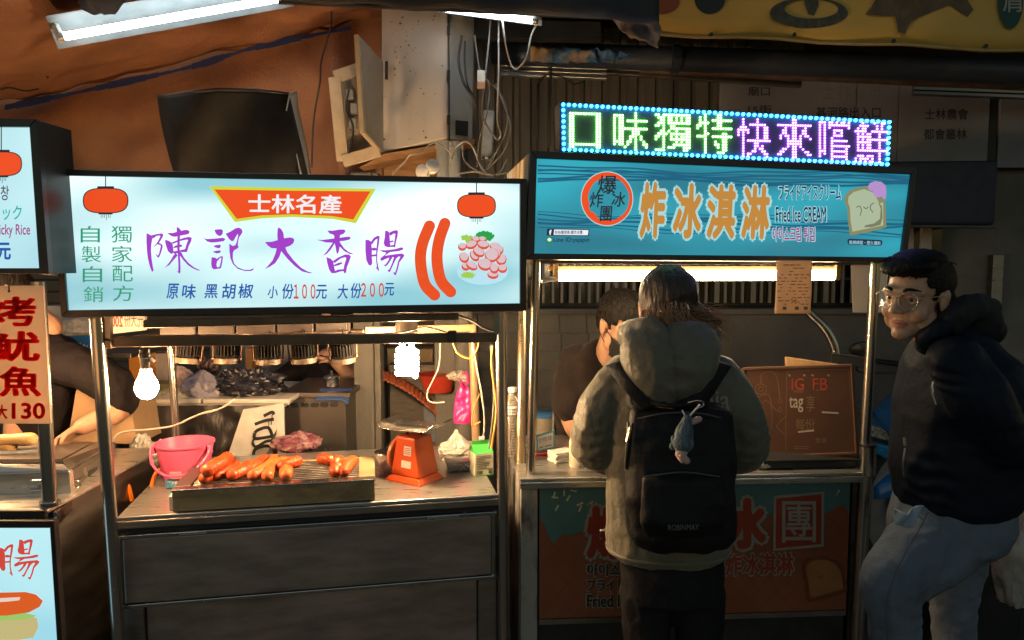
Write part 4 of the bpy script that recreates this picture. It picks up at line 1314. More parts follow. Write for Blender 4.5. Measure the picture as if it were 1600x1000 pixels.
def spot():
    t = thing('spot_lamp', 'x', 'lamp', (0, 0, 0))
    M().lathe([(.034, .0), (.034, .020), (.0325, .022), (.0325, .052), (.024, .055)], (0, 0, 0), 28).build('core', mat('matt_black', (.008, .007, .007), .85, spec=.1), t, local=True, smooth=40)
    g = M()
    for k in range(22):
        a = 2 * math.pi * k / 22
        T = Matrix.Rotation(a, 4, 'Z')
        g.box((.030, -.0013, .021), (.0385, .0013, .058), T)
        if k % 2:
            g.box((.008, -.001, .05), (.028, .001, .063), T)
    tag(g.build('heat_sink_fins', mat('dark_anodised', (.010, .009, .009), .7, spec=.2), t, local=True), kind='stuff')
    M().lathe([(.036, -.004), (.041, -.004), (.042, .004), (.041, .013), (.036, .013)], (0, 0, 0), 28).build('ring', ring_m, t, local=True, smooth=40)
    M().lathe([(.0345, -.002), (.0345, .000)], (0, 0, -.001), 24).build('lens', bulb_e, t, local=True)
    g = M()
    g.tube([(-.046, 0, .012), (-.048, 0, .05), (-.046, 0, .095), (-.02, 0, .100), (.02, 0, .100), (.046, 0, .095), (.048, 0, .05), (.046, 0, .012)], .0028, 8)
    g.build('yoke', mat('copper_yoke', (.12, .07, .045), .5, .4), t, local=True, smooth=60)
    for s in (-1, 1):
        M().lathe([(.006, 0), (.006, .008)], (s * .042, 0, .012), 10, Vector((s, 0, 0))).build('pivot_knob', ring_m, t, local=True)
    M().tube(crom([(0, 0, .055), (.012, -.012, .08), (.004, 0, .11)], 5), .0022, 6).build('flex', wire_k, t, local=True)
    return t


sp = None
SPL = ['black finned spot lamp first from the left post', 'black finned spot lamp second in the row hanging over the bag pile',
       'black finned spot lamp in the middle of the row', 'black finned spot lamp fourth in the row over the steel cabinet',
       'black finned spot lamp at the end of the row nearest the spiral bulb']
for i, (x, y, Y) in enumerate(((294, 566, 2.40), (355, 566, 2.42), (420, 567, 2.44), (475, 565, 2.47), (537, 564, 2.50))):
    if sp is None:
        sp = spot(); o = sp
    else:
        o = copy_tree(sp)
    o.location = P(x, y, Y)
    o.rotation_euler = (R(-8 + 3 * i), R(3 - 2 * i), R(-10 + 9 * i))
    o['label'] = SPL[i]
    o['group'] = 'spot lamps over the sausage grill'

# hanging bulb
hb = thing('light_bulb', 'lit clear pear shaped bulb hanging by the left post', 'light bulb', tuple(P(229, 606, 2.15)))
c = Vector(hb.location)
glow = lamp_mat('warm_bulb_glow', (1.0, .58, .26), 470.)
prof = [(.001, -.034), (.014, -.031), (.025, -.022), (.0315, -.008), (.0325, .004), (.029, .018), (.0215, .032), (.0160, .044), (.0142, .056)]
prof_b = prof
M().lathe(prof, c, 26).build('glass_bulb', glow, hb, smooth=60)
M().lathe([(.0145, .056), (.0145, .064), (.0135, .066)], c, 20).build('screw_base', ring_m, hb, smooth=40)
M().lathe([(.0155, .066), (.0155, .088), (.018, .089), (.018, .101), (.0155, .103), (.0155, .115), (.006, .120)], c, 20).build('socket', black_p, hb, smooth=40)
M().tube([c + Vector((0, 0, .118)), c + Vector((.002, 0, .15))], .004, 8).build('hook', wire_k, hb)
M().bar(c + Vector((.014, 0, .092)), c + Vector((.030, -.004, .080)), .006, .010).build('switch_tab', alu, hb)

# spiral bulb in its white holder
cf = thing('light_bulb', 'lit white spiral bulb under a round white holder above the scale', 'light bulb', tuple(P(636, 565, 2.38)))
c = P(636, 565, 2.38)
g = M()
pts = []
for i in range(101):
    a = i / 100 * 2 * math.pi * 4.6
    r_ = .030 if 6 < i < 96 else .026
    pts.append(c + Vector((r_ * math.cos(a), r_ * math.sin(a), -.046 + .086 * i / 100)))
g.tube(pts, .0095, 8, round_ends=True)
for s in (-1, 1):
    g.tube([c + Vector((s * .015, 0, .036)), c + Vector((s * .015, 0, .072))], .0085, 8)
g.build('spiral_tube', lamp_mat('cfl_glow', (1.0, .67, .34), 470.), cf, smooth=60)
M().lathe([(.026, .065), (.027, .088), (.020, .094)], c, 20).build('ballast', white_p, cf, smooth=40)
M().lathe([(.036, .096), (.0365, .118), (.030, .142), (.016, .155), (.002, .158)], c, 26).build('holder', mat('holder_white', (.70, .62, .52), .4), cf, smooth=60)
cable('flex', None, [P(546, 520, 2.5), P(580, 522, 2.45), P(630, 519, 2.34), P(665, 511, 2.33), P(700, 520, 2.34)], .003, wire_g, parent=cf)

# =========================================================== grill and sausages
gr = thing('grill', 'long greasy steel grill tray with wire rack on the sausage cart', 'grill', tuple(c1(.46, .2, H1)), YW1)
fl, fr_, H = Hz(262, 811, H1), Hz(586, 787, H1), .064
inv1 = C1.inverted()
la, lb_ = inv1 @ fl, inv1 @ fr_
gx0, gx1, gy0 = la.x, lb_.x, max(.012, (la.y + lb_.y) / 2)
gy1 = gy0 + .275
zb, zt = H1 + .002, H1 + H
G = Matrix.Identity(4)


def gbox(lo, hi):
    m = M().box(lo, hi, C1)
    return m


gbox((gx0, gy0, zb), (gx1, gy0 + .012, zt)).build('front_wall', steel_g, gr, bevel=.002)
gbox((gx0, gy1 - .012, zb), (gx1, gy1, zt)).build('back_wall', steel_g, gr, bevel=.002)
gbox((gx0, gy0 + .0125, zb), (gx0 + .012, gy1 - .0125, zt)).build('end_wall', steel_g, gr, bevel=.002)
gbox((gx1 - .012, gy0 + .0125, zb), (gx1, gy1 - .0125, zt)).build('end_wall', steel_g, gr, bevel=.002)
gbox((gx0 + .012, gy0 + .012, zb), (gx1 - .012, gy1 - .012, zb + .004)).build('tray_floor', mat('charred_tray', (.035, .026, .02), .6), gr)
gbox((gx0 - .002, gy0 - .006, zt + .0005), (gx1 + .002, gy0 + .03, zt + .006)).build('front_rim', steel, gr, bevel=.002)
gbox((gx1 - .05, gy0 + .031, zt + .0005), (gx1 + .002, gy1, zt + .006)).build('end_rim', steel_g, gr, bevel=.002)
gbox((gx0 - .002, gy0 + .031, zt + .0005), (gx0 + .045, gy1, zt + .006)).build('end_rim', steel_d, gr, bevel=.002)
gbox((gx0 + .046, gy1 - .02, zt + .0005), (gx1 - .051, gy1, zt + .006)).build('back_rim', steel_g, gr, bevel=.002)
gbox((gx0 - .014, gy0 + .02, zb), (gx0 - .0005, gy1 - .03, zt - .02)).build('heat_shield', white_p, gr, bevel=.002)
rod_m = mat('shiny_rack_wire', (.60, .55, .48), .38, .8, var=.15, scale=20)
r0 = None
ny = 11
for i in range(ny):
    y = gy0 + .040 + i * (gy1 - gy0 - .066) / (ny - 1)
    if r0 is None:
        r0 = M().tube([(gx0 + .03, 0, 0), (gx1 - .03, 0, 0)], .0022, 8)
        r0 = r0.build('rack_wire', rod_m, gr, local=True, smooth=60); o = r0
    else:
        o = r0.copy(); COL.objects.link(o)
    o.location = pm(gr).inverted() @ (C1 @ Vector((0, y, zt - .002)))
SURF = zt + .002
sau_m = mat('grilled_sausage', (.60, .078, .016), .38, col2=(.20, .022, .008), scale=34, thr=(.46, .80), bump=.5, bscale=60, coat=.15, spec=.45)
sau_p = mat('pale_sausage', (.66, .150, .036), .38, col2=(.40, .055, .014), scale=34, thr=(.44, .80), bump=.5, bscale=60, coat=.15)
SAUS = [  # front px, back px, lift, radius, pale
    ((320, 751), (329, 742), 0, .017, 0, 'short browned sausage stub at the left front of the grill'),
    ((338, 747), (366, 726), 0, .0165, 0, 'scored dark sausage directly right of the stub'),
    ((325, 738), (355, 715), .026, .0185, 0, 'plump scored sausage lying on top of the left pile'),
    ((363, 746), (390, 727), 0, .0175, 0, 'plain red orange sausage between the scored ones and the pale trio'),
    ((388, 737), (412, 718), .002, .015, 0, 'thin sausage half hidden behind the pale trio'),
    ((396, 746), (428, 718), .003, .0170, 1, 'pale orange sausage at the left of the trio'),
    ((418, 747), (446, 721), .001, .0170, 1, 'pale orange sausage in the middle of the trio'),
    ((447, 746), (448, 734), 0, .0175, 1, 'stubby pale sausage end at the right of the trio'),
    ((442, 731), (465, 721), .012, .0165, 0, 'bent dark tipped sausage lying behind the stubby end'),
    ((503, 721), (515, 719), .0, .0165, 0, 'small round sausage piece alone at the back right'),
    ((524, 727), (529, 720), .003, .0155, 0, 'short sausage piece standing behind the bright front piece'),
    ((523, 741), (530, 731), 0, .0165, 0, 'short sausage piece with a bright glint at the front right'),
    ((538, 741), (551, 720), 0, .0165, 0, 'curved sausage at the far right beside the glinting piece'),
]
rr = random.Random(5)
for a, b, lift, r_, pale, lab in SAUS:
    z = SURF + r_ + lift
    A_, B_ = Hz(a[0], a[1] - 4, z), Hz(b[0], b[1], z)
    d = (B_ - A_)
    side = d.cross(Vector((0, 0, 1))).normalized()
    pts, rs = [], []
    r_ *= 1.16
    n = max(8, int(d.length / .0035))
    cv = rr.uniform(-.12, .12) * d.length
    for i in range(n + 1):
        u = i / n
        p = A_.lerp(B_, u) + side * (cv * math.sin(math.pi * u)) + Vector((0, 0, .003 * math.sin(math.pi * u)))
        pts.append(p)
        notch = .0021 * (1 if (i % 3 == 1) else 0)
        rs.append(r_ * (1 + .05 * math.sin(u * 5 + r_ * 900)) - notch)
    g = M().tube(pts, rs, 16, round_ends=True)
    o = g.build('sausage', sau_p if pale else sau_m, smooth=75)
    tag(o, lab, 'sausage', 'sausages on the grill')

# =========================================================== things on the counter
# pink bucket
pink = mat('pink_plastic', (.62, .095, .20), .36, var=.12, scale=8, trans=.0, sss=.12)
bk = thing('bucket', 'translucent pink plastic bucket with handle behind the grill', 'bucket', tuple(Hz(291, 752, H1)))
c = Hz(291, 752, H1)
hgt = .137
M().lathe([(.062, .002), (.066, .0), (.070, .02), (.073, .03), (.0735, .033), (.086, .100), (.0865, .103), (.0915, hgt - .008), (.0955, hgt - .006), (.0960, hgt), (.0925, hgt), (.088, hgt - .02), (.064, .006)], c, 40).build('body', pink, bk, smooth=50)
g = M()
pts = []
for i in range(25):
    a = math.pi * i / 24
    pts.append(c + Vector((.098 * math.cos(a), -.062 * math.sin(a) - .03, hgt - .012 - .082 * math.sin(a))))
g.tube(pts, .0042, 8)
g.build('handle', mat('pink_handle', (.80, .10, .24), .3), bk, smooth=60)
for s in (-1, 1):
    M().box(tuple(c + Vector((s * .094 - .006, -.034, hgt - .035))), tuple(c + Vector((s * .094 + .006, -.012, hgt - .004)))).build('handle_lug', pink, bk, bevel=.003)
M().box(tuple(c + Vector((-.02, -.079, .03))), tuple(c + Vector((.02, -.066, .055)))).build('embossed_mark', mat('pink_mark', (.78, .22, .26), .4), bk, bevel=.003)

# orange scale
sc_m = mat('orange_enamel', (.66, .085, .016), .34, var=.08, scale=5, coat=.2)
sc = thing('kitchen_scale', 'orange mechanical scale with a metal pan beside the grill', 'scale', tuple(Hz(648, 748, H1)), R(-33))
def sb(lo, hi):
    return M().box(lo, hi)
w0, w1, hh = .060, .038, .128
def taper(x0, y0, z0, x1, y1, z1):
    return M().rings([[(-x0, -y0, z0), (x0, -y0, z0), (x0, y0, z0), (-x0, y0, z0)], [(-x1, -y1, z1), (x1, -y1, z1), (x1, y1, z1), (-x1, y1, z1)]])
taper(.077, .066, .0, .074, .063, .007).build('base_plate', sc_m, sc, local=True, bevel=.002)
taper(.074, .063, .0075, .061, .052, .020).build('base_skirt', sc_m, sc, local=True, bevel=.002)
taper(.061, .052, .0205, .040, .045, .150).build('body', sc_m, sc, local=True, bevel=.004)
taper(.042, .047, .1505, .038, .043, .155).build('top_plate', sc_m, sc, local=True, bevel=.002)
g = M().lathe([(.060, 0), (.062, .002), (.062, .012), (.058, .014)], (-.058, 0, .085), 30, Vector((-1, 0, .16)))
g.build('dial_rim', mat('orange_rim', (.74, .22, .08), .4), sc, local=True, smooth=40)
M().lathe([(.056, 0), (.056, .002)], (-.0725, 0, .0875), 30, Vector((-1, 0, .16))).build('dial_face', paper, sc, local=True)
sl = lambda z: -.052 + (z - .0205) * (.007 / .1295)
for x0, x1, z0, z1 in ((-.006, .026, .092, .124), (-.016, .026, .050, .074)):
    ya, yb = sl(z0) - .0006, sl(z1) - .0006
    M().add([(x0, ya, z0), (x1, ya, z0), (x1 + .001, yb, z1), (x0 + .001, yb, z1)], [(0, 1, 2, 3)]).build('sticker', paper, sc, local=True, thick=.0006)
g = M()
for k in range(4):
    z = .098 + k * .006
    g.box((-.003, sl(z) - .0016, z), (.022, sl(z) - .0011, z + .002))
g.build('sticker_print', mat('red_ink', (.50, .05, .04), .6), sc, local=True)
M().add([(.0515, -.03, .04), (.0515, .03, .04), (.0445, .028, .125), (.0445, -.028, .125)], [(0, 1, 2, 3)]).build('side_plate', sc_m, sc, local=True, thick=.003)
for z in (.075,):
    for y in (-.006, .004):
        M().ball((.0505, y, z), .0022, n=6).build('screw', steel, sc, local=True)
for x, y in ((-.02, -.012), (.02, .012)):
    M().tube([(x, y, .155), (x, y, .182)], .005, 8).build('pan_post', dark_iron, sc, local=True, smooth=40)
# bent pan
pan = []
for x, z in ((-.098, .186 + .022), (-.070, .186), (.070, .186), (.098, .186 + .022)):
    pan.append((x, z))
g = M()
prof = [(-.105, .202), (-.088, .186), (-.05, .183), (.05, .183), (.088, .186), (.105, .202)]
for y in (-.075, .075):
    for x, z in prof:
        g.v.append(Vector((x, y, z)))
for i in range(5):
    g.f.append([i, i + 1, 6 + i + 1, 6 + i]); g.mi.append(0)
o = g.build('pan', steel, sc, local=True, smooth=50, thick=.003)
o.rotation_euler = (0, 0, R(10)); o.location = (0, 0, .0)
M().box((-.012, .01, .157), (.05, .03, .166)).build('paper_scrap', paper, sc, local=True, bevel=.003)
# milk carton
mc = thing('milk_carton', 'small green and cream milk carton at the counter corner', 'carton', tuple(Hz(752, 739, H1)), R(20))
s = .034
M().rings([[(-s, -s, 0), (s, -s, 0), (s, s, 0), (-s, s, 0)], [(-s, -s, .078), (s, -s, .078), (s, s, .078), (-s, s, .078)]]).build('box', mat('cream_card', (.70, .64, .46), .5), mc, local=True, bevel=.0015)
gm = mat('green_card', (.05, .38, .06), .45)
M().add([(-s, -s, .0785), (s, -s, .0785), (s, s, .0785), (-s, s, .0785), (-s, 0, .104), (s, 0, .104)], [(0, 1, 5, 4), (2, 3, 4, 5), (0, 4, 3), (1, 2, 5), (3, 2, 1, 0)]).build('gable_top', gm, mc, local=True)
M().box((-s, -.0015, .1045), (s, .0015, .117)).build('gable_seam', gm, mc, local=True)
M().box((-.008, -.004, .117), (.012, .004, .13)).build('carton_clip', paper, mc, local=True, bevel=.002)
g = M()
rr = random.Random(2)
for k in range(9):
    z = .068 - k * .0055
    g.box((-s + .006, -s - .0006, z), (-s + .006 + rr.uniform(.03, .055), -s - .0003, z + .0018))
g.box((-s + .006, -s - .0006, .006), (-s + .028, -s - .0003, .018))
for k in range(7):
    g.box((s - .018 + k * .0022, -s - .0006, .006), (s - .018 + k * .0022 + .0011, -s - .0003, .026))
g.build('printing', mat('brown_ink', (.12, .10, .05), .6), mc, local=True)
M().box((-s - .0006, -s - .0006, 0), (s + .0006, -s - .0002, .003)).build('green_edge', gm, mc, local=True)
# takeaway tub
clear = mat('clear_plastic', (.62, .58, .52), .25, trans=.55, var=.05)
tb_ = thing('food_tub', 'clear plastic tub of orange pickles left of the milk carton', 'tub', tuple(Hz(716, 734, H1)), R(10))
taper(.036, .028, .001, .046, .036, .034).build('tub', clear, tb_, local=True, bevel=.003)
taper(.048, .038, .0345, .048, .038, .037).build('rim', clear, tb_, local=True, bevel=.001)
taper(.0345, .0265, .003, .039, .030, .018).build('pickles', mat('orange_pickle', (.60, .13, .03), .4, col2=(.45, .25, .08), scale=50), tb_, local=True)


def bag(name, lab, c, rx, ry, rz, m, seed, knot=0., n=56, cat='plastic bag', parent=None, crump=.35, group=None):
    g = M()
    ns = Vector((seed * 3.1, seed * 1.7, seed))
    mm = n // 2 + 4
    vs, fs = [], []
    for i in range(mm + 1):
        th = math.pi * i / mm
        for j in range(n):
            a = 2 * math.pi * j / n
            d = Vector((math.sin(th) * math.cos(a), math.sin(th) * math.sin(a), math.cos(th)))
            k = 1 + crump * .9 * noise.noise(d * 1.7 + ns) + crump * .42 * (.5 - 2 * abs(noise.noise(d * 3.1 + ns))) + crump * .30 * (.5 - 2 * abs(noise.noise(d * 6.5 + ns * 2))) + crump * .16 * (.5 - 2 * abs(noise.noise(d * 13 + ns)))
            p = Vector((d.x * rx * k, d.y * ry * k, (d.z * k) * rz))
            if knot and d.z > .55:
                f = (d.z - .55) / .45
                p.x *= 1 - .8 * f; p.y *= 1 - .8 * f; p.z += knot * f * f
            p.z = max(p.z, -rz * .75)
            vs.append(Vector(c) + p)
    for i in range(mm):
        for j in range(n):
            fs.append([i * n + j, (i + 1) * n + j, (i + 1) * n + (j + 1) % n, i * n + (j + 1) % n])
    g.add(vs, fs)
    o = g.build(name, m, parent, smooth=48, weld=True)
    if parent is None:
        tag(o, lab, cat, group)
    return o


film = mat('clear_film', (.66, .60, .54), .18, trans=.5, var=.15, scale=18, bump=.5, bscale=50)
film_w = mat('white_film', (.58, .55, .50), .35, var=.2, scale=14, bump=.4, bscale=40, trans=.1)
film_v = mat('lilac_film', (.46, .42, .52), .2, var=.2, scale=12, bump=.4, bscale=40, trans=.4)
film_k = mat('black_film', (.018, .018, .028), .22, var=.3, scale=14, bump=.6, bscale=40)
bag('plastic_bag', 'knotted clear bag of snacks behind the pickle tub', Hz(707, 722, H1) + Vector((.01, .05, .03)), .065, .045, .042, film, 3, .04)
bag('plastic_bag', 'crumpled reddish white bag between the grill and the scale', Hz(603, 742, H1) + Vector((0, .02, .018)), .03, .03, .024, mat('pinkish_film', (.62, .36, .32), .35, var=.25, scale=25), 6)
bw = thing('bowl', 'cream enamel bowl behind the scale', 'bowl', tuple(Hz(605, 732, H1) + Vector((0, .03, 0))))
c = Hz(605, 732, H1) + Vector((0, .03, 0))
M().lathe([(.018, .001), (.03, .004), (.044, .03), (.048, .052), (.050, .053), (.046, .050), (.041, .03), (.026, .008)], c, 26).build('body', mat('cream_enamel', (.62, .50, .38), .35), bw, smooth=50)
M().lathe([(.048, .050), (.0515, .052), (.0505, .055), (.047, .054)], c, 26).build('rim', steel, bw, smooth=50)
bag('plastic_bag', 'crumpled white bag beside the pink bucket', Hz(250, 742, H1) + Vector((-.01, .06, .05)), .05, .045, .05, film_w, 9)
bag('onion_bag', 'net bag of purple onions behind the sausages', Hz(441, 714, H1) + Vector((.02, .12, .022)), .085, .05, .040, mat('purple_onion', (.16, .035, .06), .5, col2=(.34, .20, .20), scale=30, bump=.5, thr=(.45, .6)), 4, cat='bag')
o = M().box(tuple(Hz(258, 764, H1) + Vector((0, 0, .001))), tuple(Hz(258, 764, H1) + Vector((.04, .03, .03)))).build('tissue_box', mat('blue_card', (.05, .25, .42), .45, col2=(.6, .62, .62), scale=30, thr=(.55, .6)), bevel=.004)
tag(o, 'small blue and white packet at the foot of the pink bucket', 'packet')
# pink bag, grey bag and flexes hung on the right
o = M()
pkb = thing('plastic_bag', 'bright magenta plastic bag hanging on the pillar', 'plastic bag', tuple(P(722, 640, 2.95)))
def pb(u, v):
    wv = [3, 10, 12.5, 14, 15, 14]
    k = min(int(v * 5), 4); f = v * 5 - k
    hw = wv[k] + (wv[k + 1] - wv[k]) * f
    a = 2 * math.pi * u
    px = 723 + 1.5 * (1 - v) + hw * math.cos(a)
    p = P(px, 598 + 62 * v, 2.95)
    return p + Vector((0, .022 * math.sin(a) * (0.3 + v) + .012 * noise.noise(p * 40), .004 * noise.noise(p * 60)))
M().grid(pb, 30, 24).build('body', mat('magenta_film', (.62, .03, .24), .3, var=.15, bump=.4, bscale=40), pkb, smooth=70)
M().tube(crom([P(724, 606, 2.93), P(719, 590, 2.93), P(729, 583, 2.93), P(732, 600, 2.93)], 5), .006, 6).build('handle_knot', mat('magenta_film', (.62, .03, .24), .3), pkb, smooth=60)
bag('plastic_bag', 'dusty grey bag tied to the pillar over the magenta bag', P(716, 588, 2.95), .040, .03, .022, mat('dusty_film', (.30, .26, .22), .5, var=.2, bump=.5, bscale=60), 12)
for lab, pts, r_, mm, Y in (
        ('white flex drooping in a loop left of the pillar', [(688, 536), (685, 575), (668, 612), (672, 628), (695, 629)], .0032, wire_w, 2.7),
        ('white flex running down to the milk carton', [(738, 535), (745, 575), (753, 620), (757, 660), (753, 700)], .0036, wire_w, 2.6),
        ('orange flex beside the right post', [(770, 540), (768, 570), (774, 620), (775, 650), (768, 700)], .0042, wire_o, 2.5),
        ('tan flex hanging along the orange one', [(766, 538), (771, 580), (771, 640), (764, 702)], .0036, wire_g, 2.52),
        ('brown flex sagging below the taped rail', [(708, 536), (716, 552), (735, 560), (746, 545), (748, 535)], .0036, wire_o, 2.5),
        ('orange cord twisting round the tan post', [(750, 615), (740, 640), (738, 665), (748, 660), (751, 660)], .003, wire_o, 2.75),
        ('white flex arching from the left post over the black cloth', [(175, 690), (190, 676), (240, 670), (272, 665), (310, 648), (345, 638), (367, 624)], .0036, wire_w, 2.45),
        ('dark cable lying on the rail near the right post', [(712, 492), (735, 500), (755, 512), (772, 518)], .005, wire_k, 2.4)):
    cable('flex', lab, [P(x, y, Y) for x, y in pts], r_, mm)

# =========================================================== behind the sausage cart
tbk = thing('work_table', 'back table covered by a shiny black cloth behind the grill', 'table', (P(330, 620, 3.1).x, 3.25, 0))
zt_ = P(330, 632, 3.0).z
xa, xb_ = P(205, 630, 3.1).x, P(452, 625, 3.1).x
M().box((xa, 3.02, zt_ - .02), (xb_, 3.6, zt_)).build('table_top', mat('grey_board', (.42, .38, .35), .6), tbk, bevel=.004)
for x in (xa + .04, xb_ - .05):
    for y in (3.06, 3.55):
        M().tube([(x, y, 0), (x, y, zt_ - .02)], .015, 8).build('leg', steel_d, tbk)
def clo(u, v):
    x = xa + (xb_ - .02 - xa) * u
    zz = zt_ - .004 - v * (.55 - .30 * u)
    return Vector((x, 3.0 - .03 * v - .022 * math.sin(u * 34 + 9 * v) * v + .02 * noise.noise(Vector((u * 9, v * 5, 1))), zz))
M().grid(clo, 60, 20).build('cloth', mat('black_cloth', (.032, .028, .028), .40, var=.4, bump=.5, bscale=60, stretch=(1, 1, .4)), tbk, smooth=70)
for k, (x0, x1) in enumerate(((212, 313), (316, 452))):
    a = P(x0, 630, 3.0).x; b = P(x1, 630, 3.0).x
    o = M().box((a, 3.0, zt_ + .002), (b, 3.35, zt_ + .022)).build('cutting_board', mat('pale_chopping_board', (.58, .52, .47), .5, var=.08), bevel=.006)
    tag(o, ['white chopping board under the clear bags on the back table', 'long white chopping board under the black bag'][k], 'board')
zz = zt_ + .05
bag('plastic_bag', 'large lilac carrier bag full of wrapped food on the back table', P(318, 607, 3.1), .10, .07, .065, film_v, 21, .01)
bag('plastic_bag', 'heap of shiny black plastic bag beside the lilac bag', P(388, 603, 3.12), .135, .08, .065, film_k, 23, n=70, crump=.55)
bag('plastic_bag', 'green and white vegetable bag behind the hanging bulb', P(278, 620, 3.08), .075, .05, .04, mat('green_film', (.34, .34, .15), .4, col2=(.45, .40, .36), scale=14), 25)
bag('plastic_bag', 'dark maroon pouch with a pale label behind the lilac bag', P(325, 578, 3.3), .05, .05, .06, mat('maroon_pouch', (.05, .022, .025), .4), 27)
bag('plastic_bag', 'pale pink wrapped bundle by the thin steel post', P(283, 590, 3.2), .045, .04, .045, mat('pink_film', (.50, .36, .34), .4, bump=.4), 29)
# graffiti board
gb = thing('painted_board', 'white board with dripping black brush marks under the back table', 'board', tuple(P(410, 690, 3.1)))
q = [P(380, 640, 2.95), P(443, 630, 3.0), P(446, 745, 3.0), P(345, 745, 2.95)]
M().hexa(q, Vector((0, .012, 0))).build('board', mat('grey_white_board', (.55, .52, .49), .6), gb)
plg = Plane(q[0], q[1])
g = M()
for pts, wd in (([(398, 676), (405, 671), (420, 669), (428, 690), (432, 698)], 5), ([(398, 676), (398, 685), (412, 684), (424, 682)], 5), ([(394, 692), (400, 698), (415, 690), (425, 688)], 4.5), ([(394, 692), (398, 686), (412, 684)], 3), ([(396, 716), (398, 703), (412, 697), (432, 698)], 5), ([(398, 663), (415, 657), (428, 655)], 5), ([(412, 650), (425, 644), (428, 648)], 5)):
    stroke_px(g, plg, pts, wd, .003 + .0002 * len(g.f) / 40)
for x, y, L_ in ((420, 656, 12), (425, 648, 10), (399, 697, 9), (424, 655, 9)):
    stroke_px(g, plg, [(x, y), (x, y + L_)], 1.3, .0038)
g.build('brush_marks', mat('black_paint', (.012, .012, .012), .4), gb)
# steel cabinet behind
sb_ = thing('steel_cabinet', 'grey steel cabinet with a row of oval vents behind the grill', 'cabinet', (P(490, 700, 3.15).x, 3.2, 0))
za = P(490, 622, 3.15).z
xa, xb_ = P(443, 650, 3.15).x, P(541, 650, 3.15).x
cab_m = mat('grey_cabinet', (.155, .135, .125), .4, .8, var=.2, scale=4)
M().box((xa, 3.15, 0), (xb_, 3.55, za)).build('body', cab_m, sb_, bevel=.004)
M().box((xa - .01, 3.14, za + .001), (xb_ + .02, 3.56, za + .025)).build('top', cab_m, sb_, bevel=.004)
for i in range(6):
    cx = P(446 + i * 15.2, 633.5 - .3 * i, 3.15)
    g = M()
    prof_o = [(cx + Vector((math.copysign(.008, math.cos(a)) * (abs(math.cos(a)) > .02) + .0085 * math.cos(a), 0, .0085 * math.sin(a)))) for a in [2 * math.pi * k / 20 for k in range(20)]]
    g.add([p + Vector((0, -.0035, 0)) for p in prof_o] + [p + Vector((0, -.0015, 0)) for p in prof_o], [list(range(20))])
    v = g.build('vent_hole', black_p, sb_)
    M().tube(prof_o + [prof_o[0]], .0022, 6, caps=False).build('vent_rim', steel, sb_, smooth=60)
for x in (507, 515):
    cx = P(x, 704, 3.14)
    M().tube([cx + Vector((.008 * math.cos(a), 0, .008 * math.sin(a))) for a in [2 * math.pi * k / 16 for k in range(17)]], .0018, 6, caps=False).build('pull_ring', steel, sb_, smooth=60)
bc = thing('folded_cloth', 'blue cloth folded over the corner of the steel cabinet', 'cloth', tuple(P(515, 618, 3.12)))
def bcf(u, v):
    p = P(492 + 52 * u, 613 + 12 * v, 3.12)
    return Vector((p.x, 3.12 + .1 * (1 - v), za + .03 - .035 * v * v - .02 * max(0, u - .8) * 5 * v))
M().grid(bcf, 20, 10).build('cloth', mat('blue_cloth', (.03, .075, .22), .7, bump=.3), bc, smooth=60, thick=.004)
pot = thing('saucepan', 'small lidded steel saucepan on the blue cloth', 'saucepan', tuple(P(519, 612, 3.25)))
c = Vector((P(519, 612, 3.25).x, 3.25, za + .034))
M().lathe([(.034, 0), (.037, .003), (.038, .036), (.039, .038)], c, 26).build('pan_body', steel, pot, smooth=40)
M().lathe([(.040, .0385), (.036, .047), (.015, .055), (.002, .056)], c, 26).build('lid', steel, pot, smooth=60)
M().lathe([(.003, .056), (.006, .062), (.006, .070), (.001, .072)], c, 12).build('lid_knob', steel, pot, smooth=60)
M().bar(c + Vector((.037, 0, .036)), c + Vector((.09, .01, .046)), .010, .006).build('pan_handle', black_p, pot, bevel=.002)
rb_ = bag('red_bag', 'small red wrapped packet behind the saucepan', P(494, 608, 3.4), .03, .03, .024, mat('red_film', (.42, .04, .05), .35), 31, cat='packet')
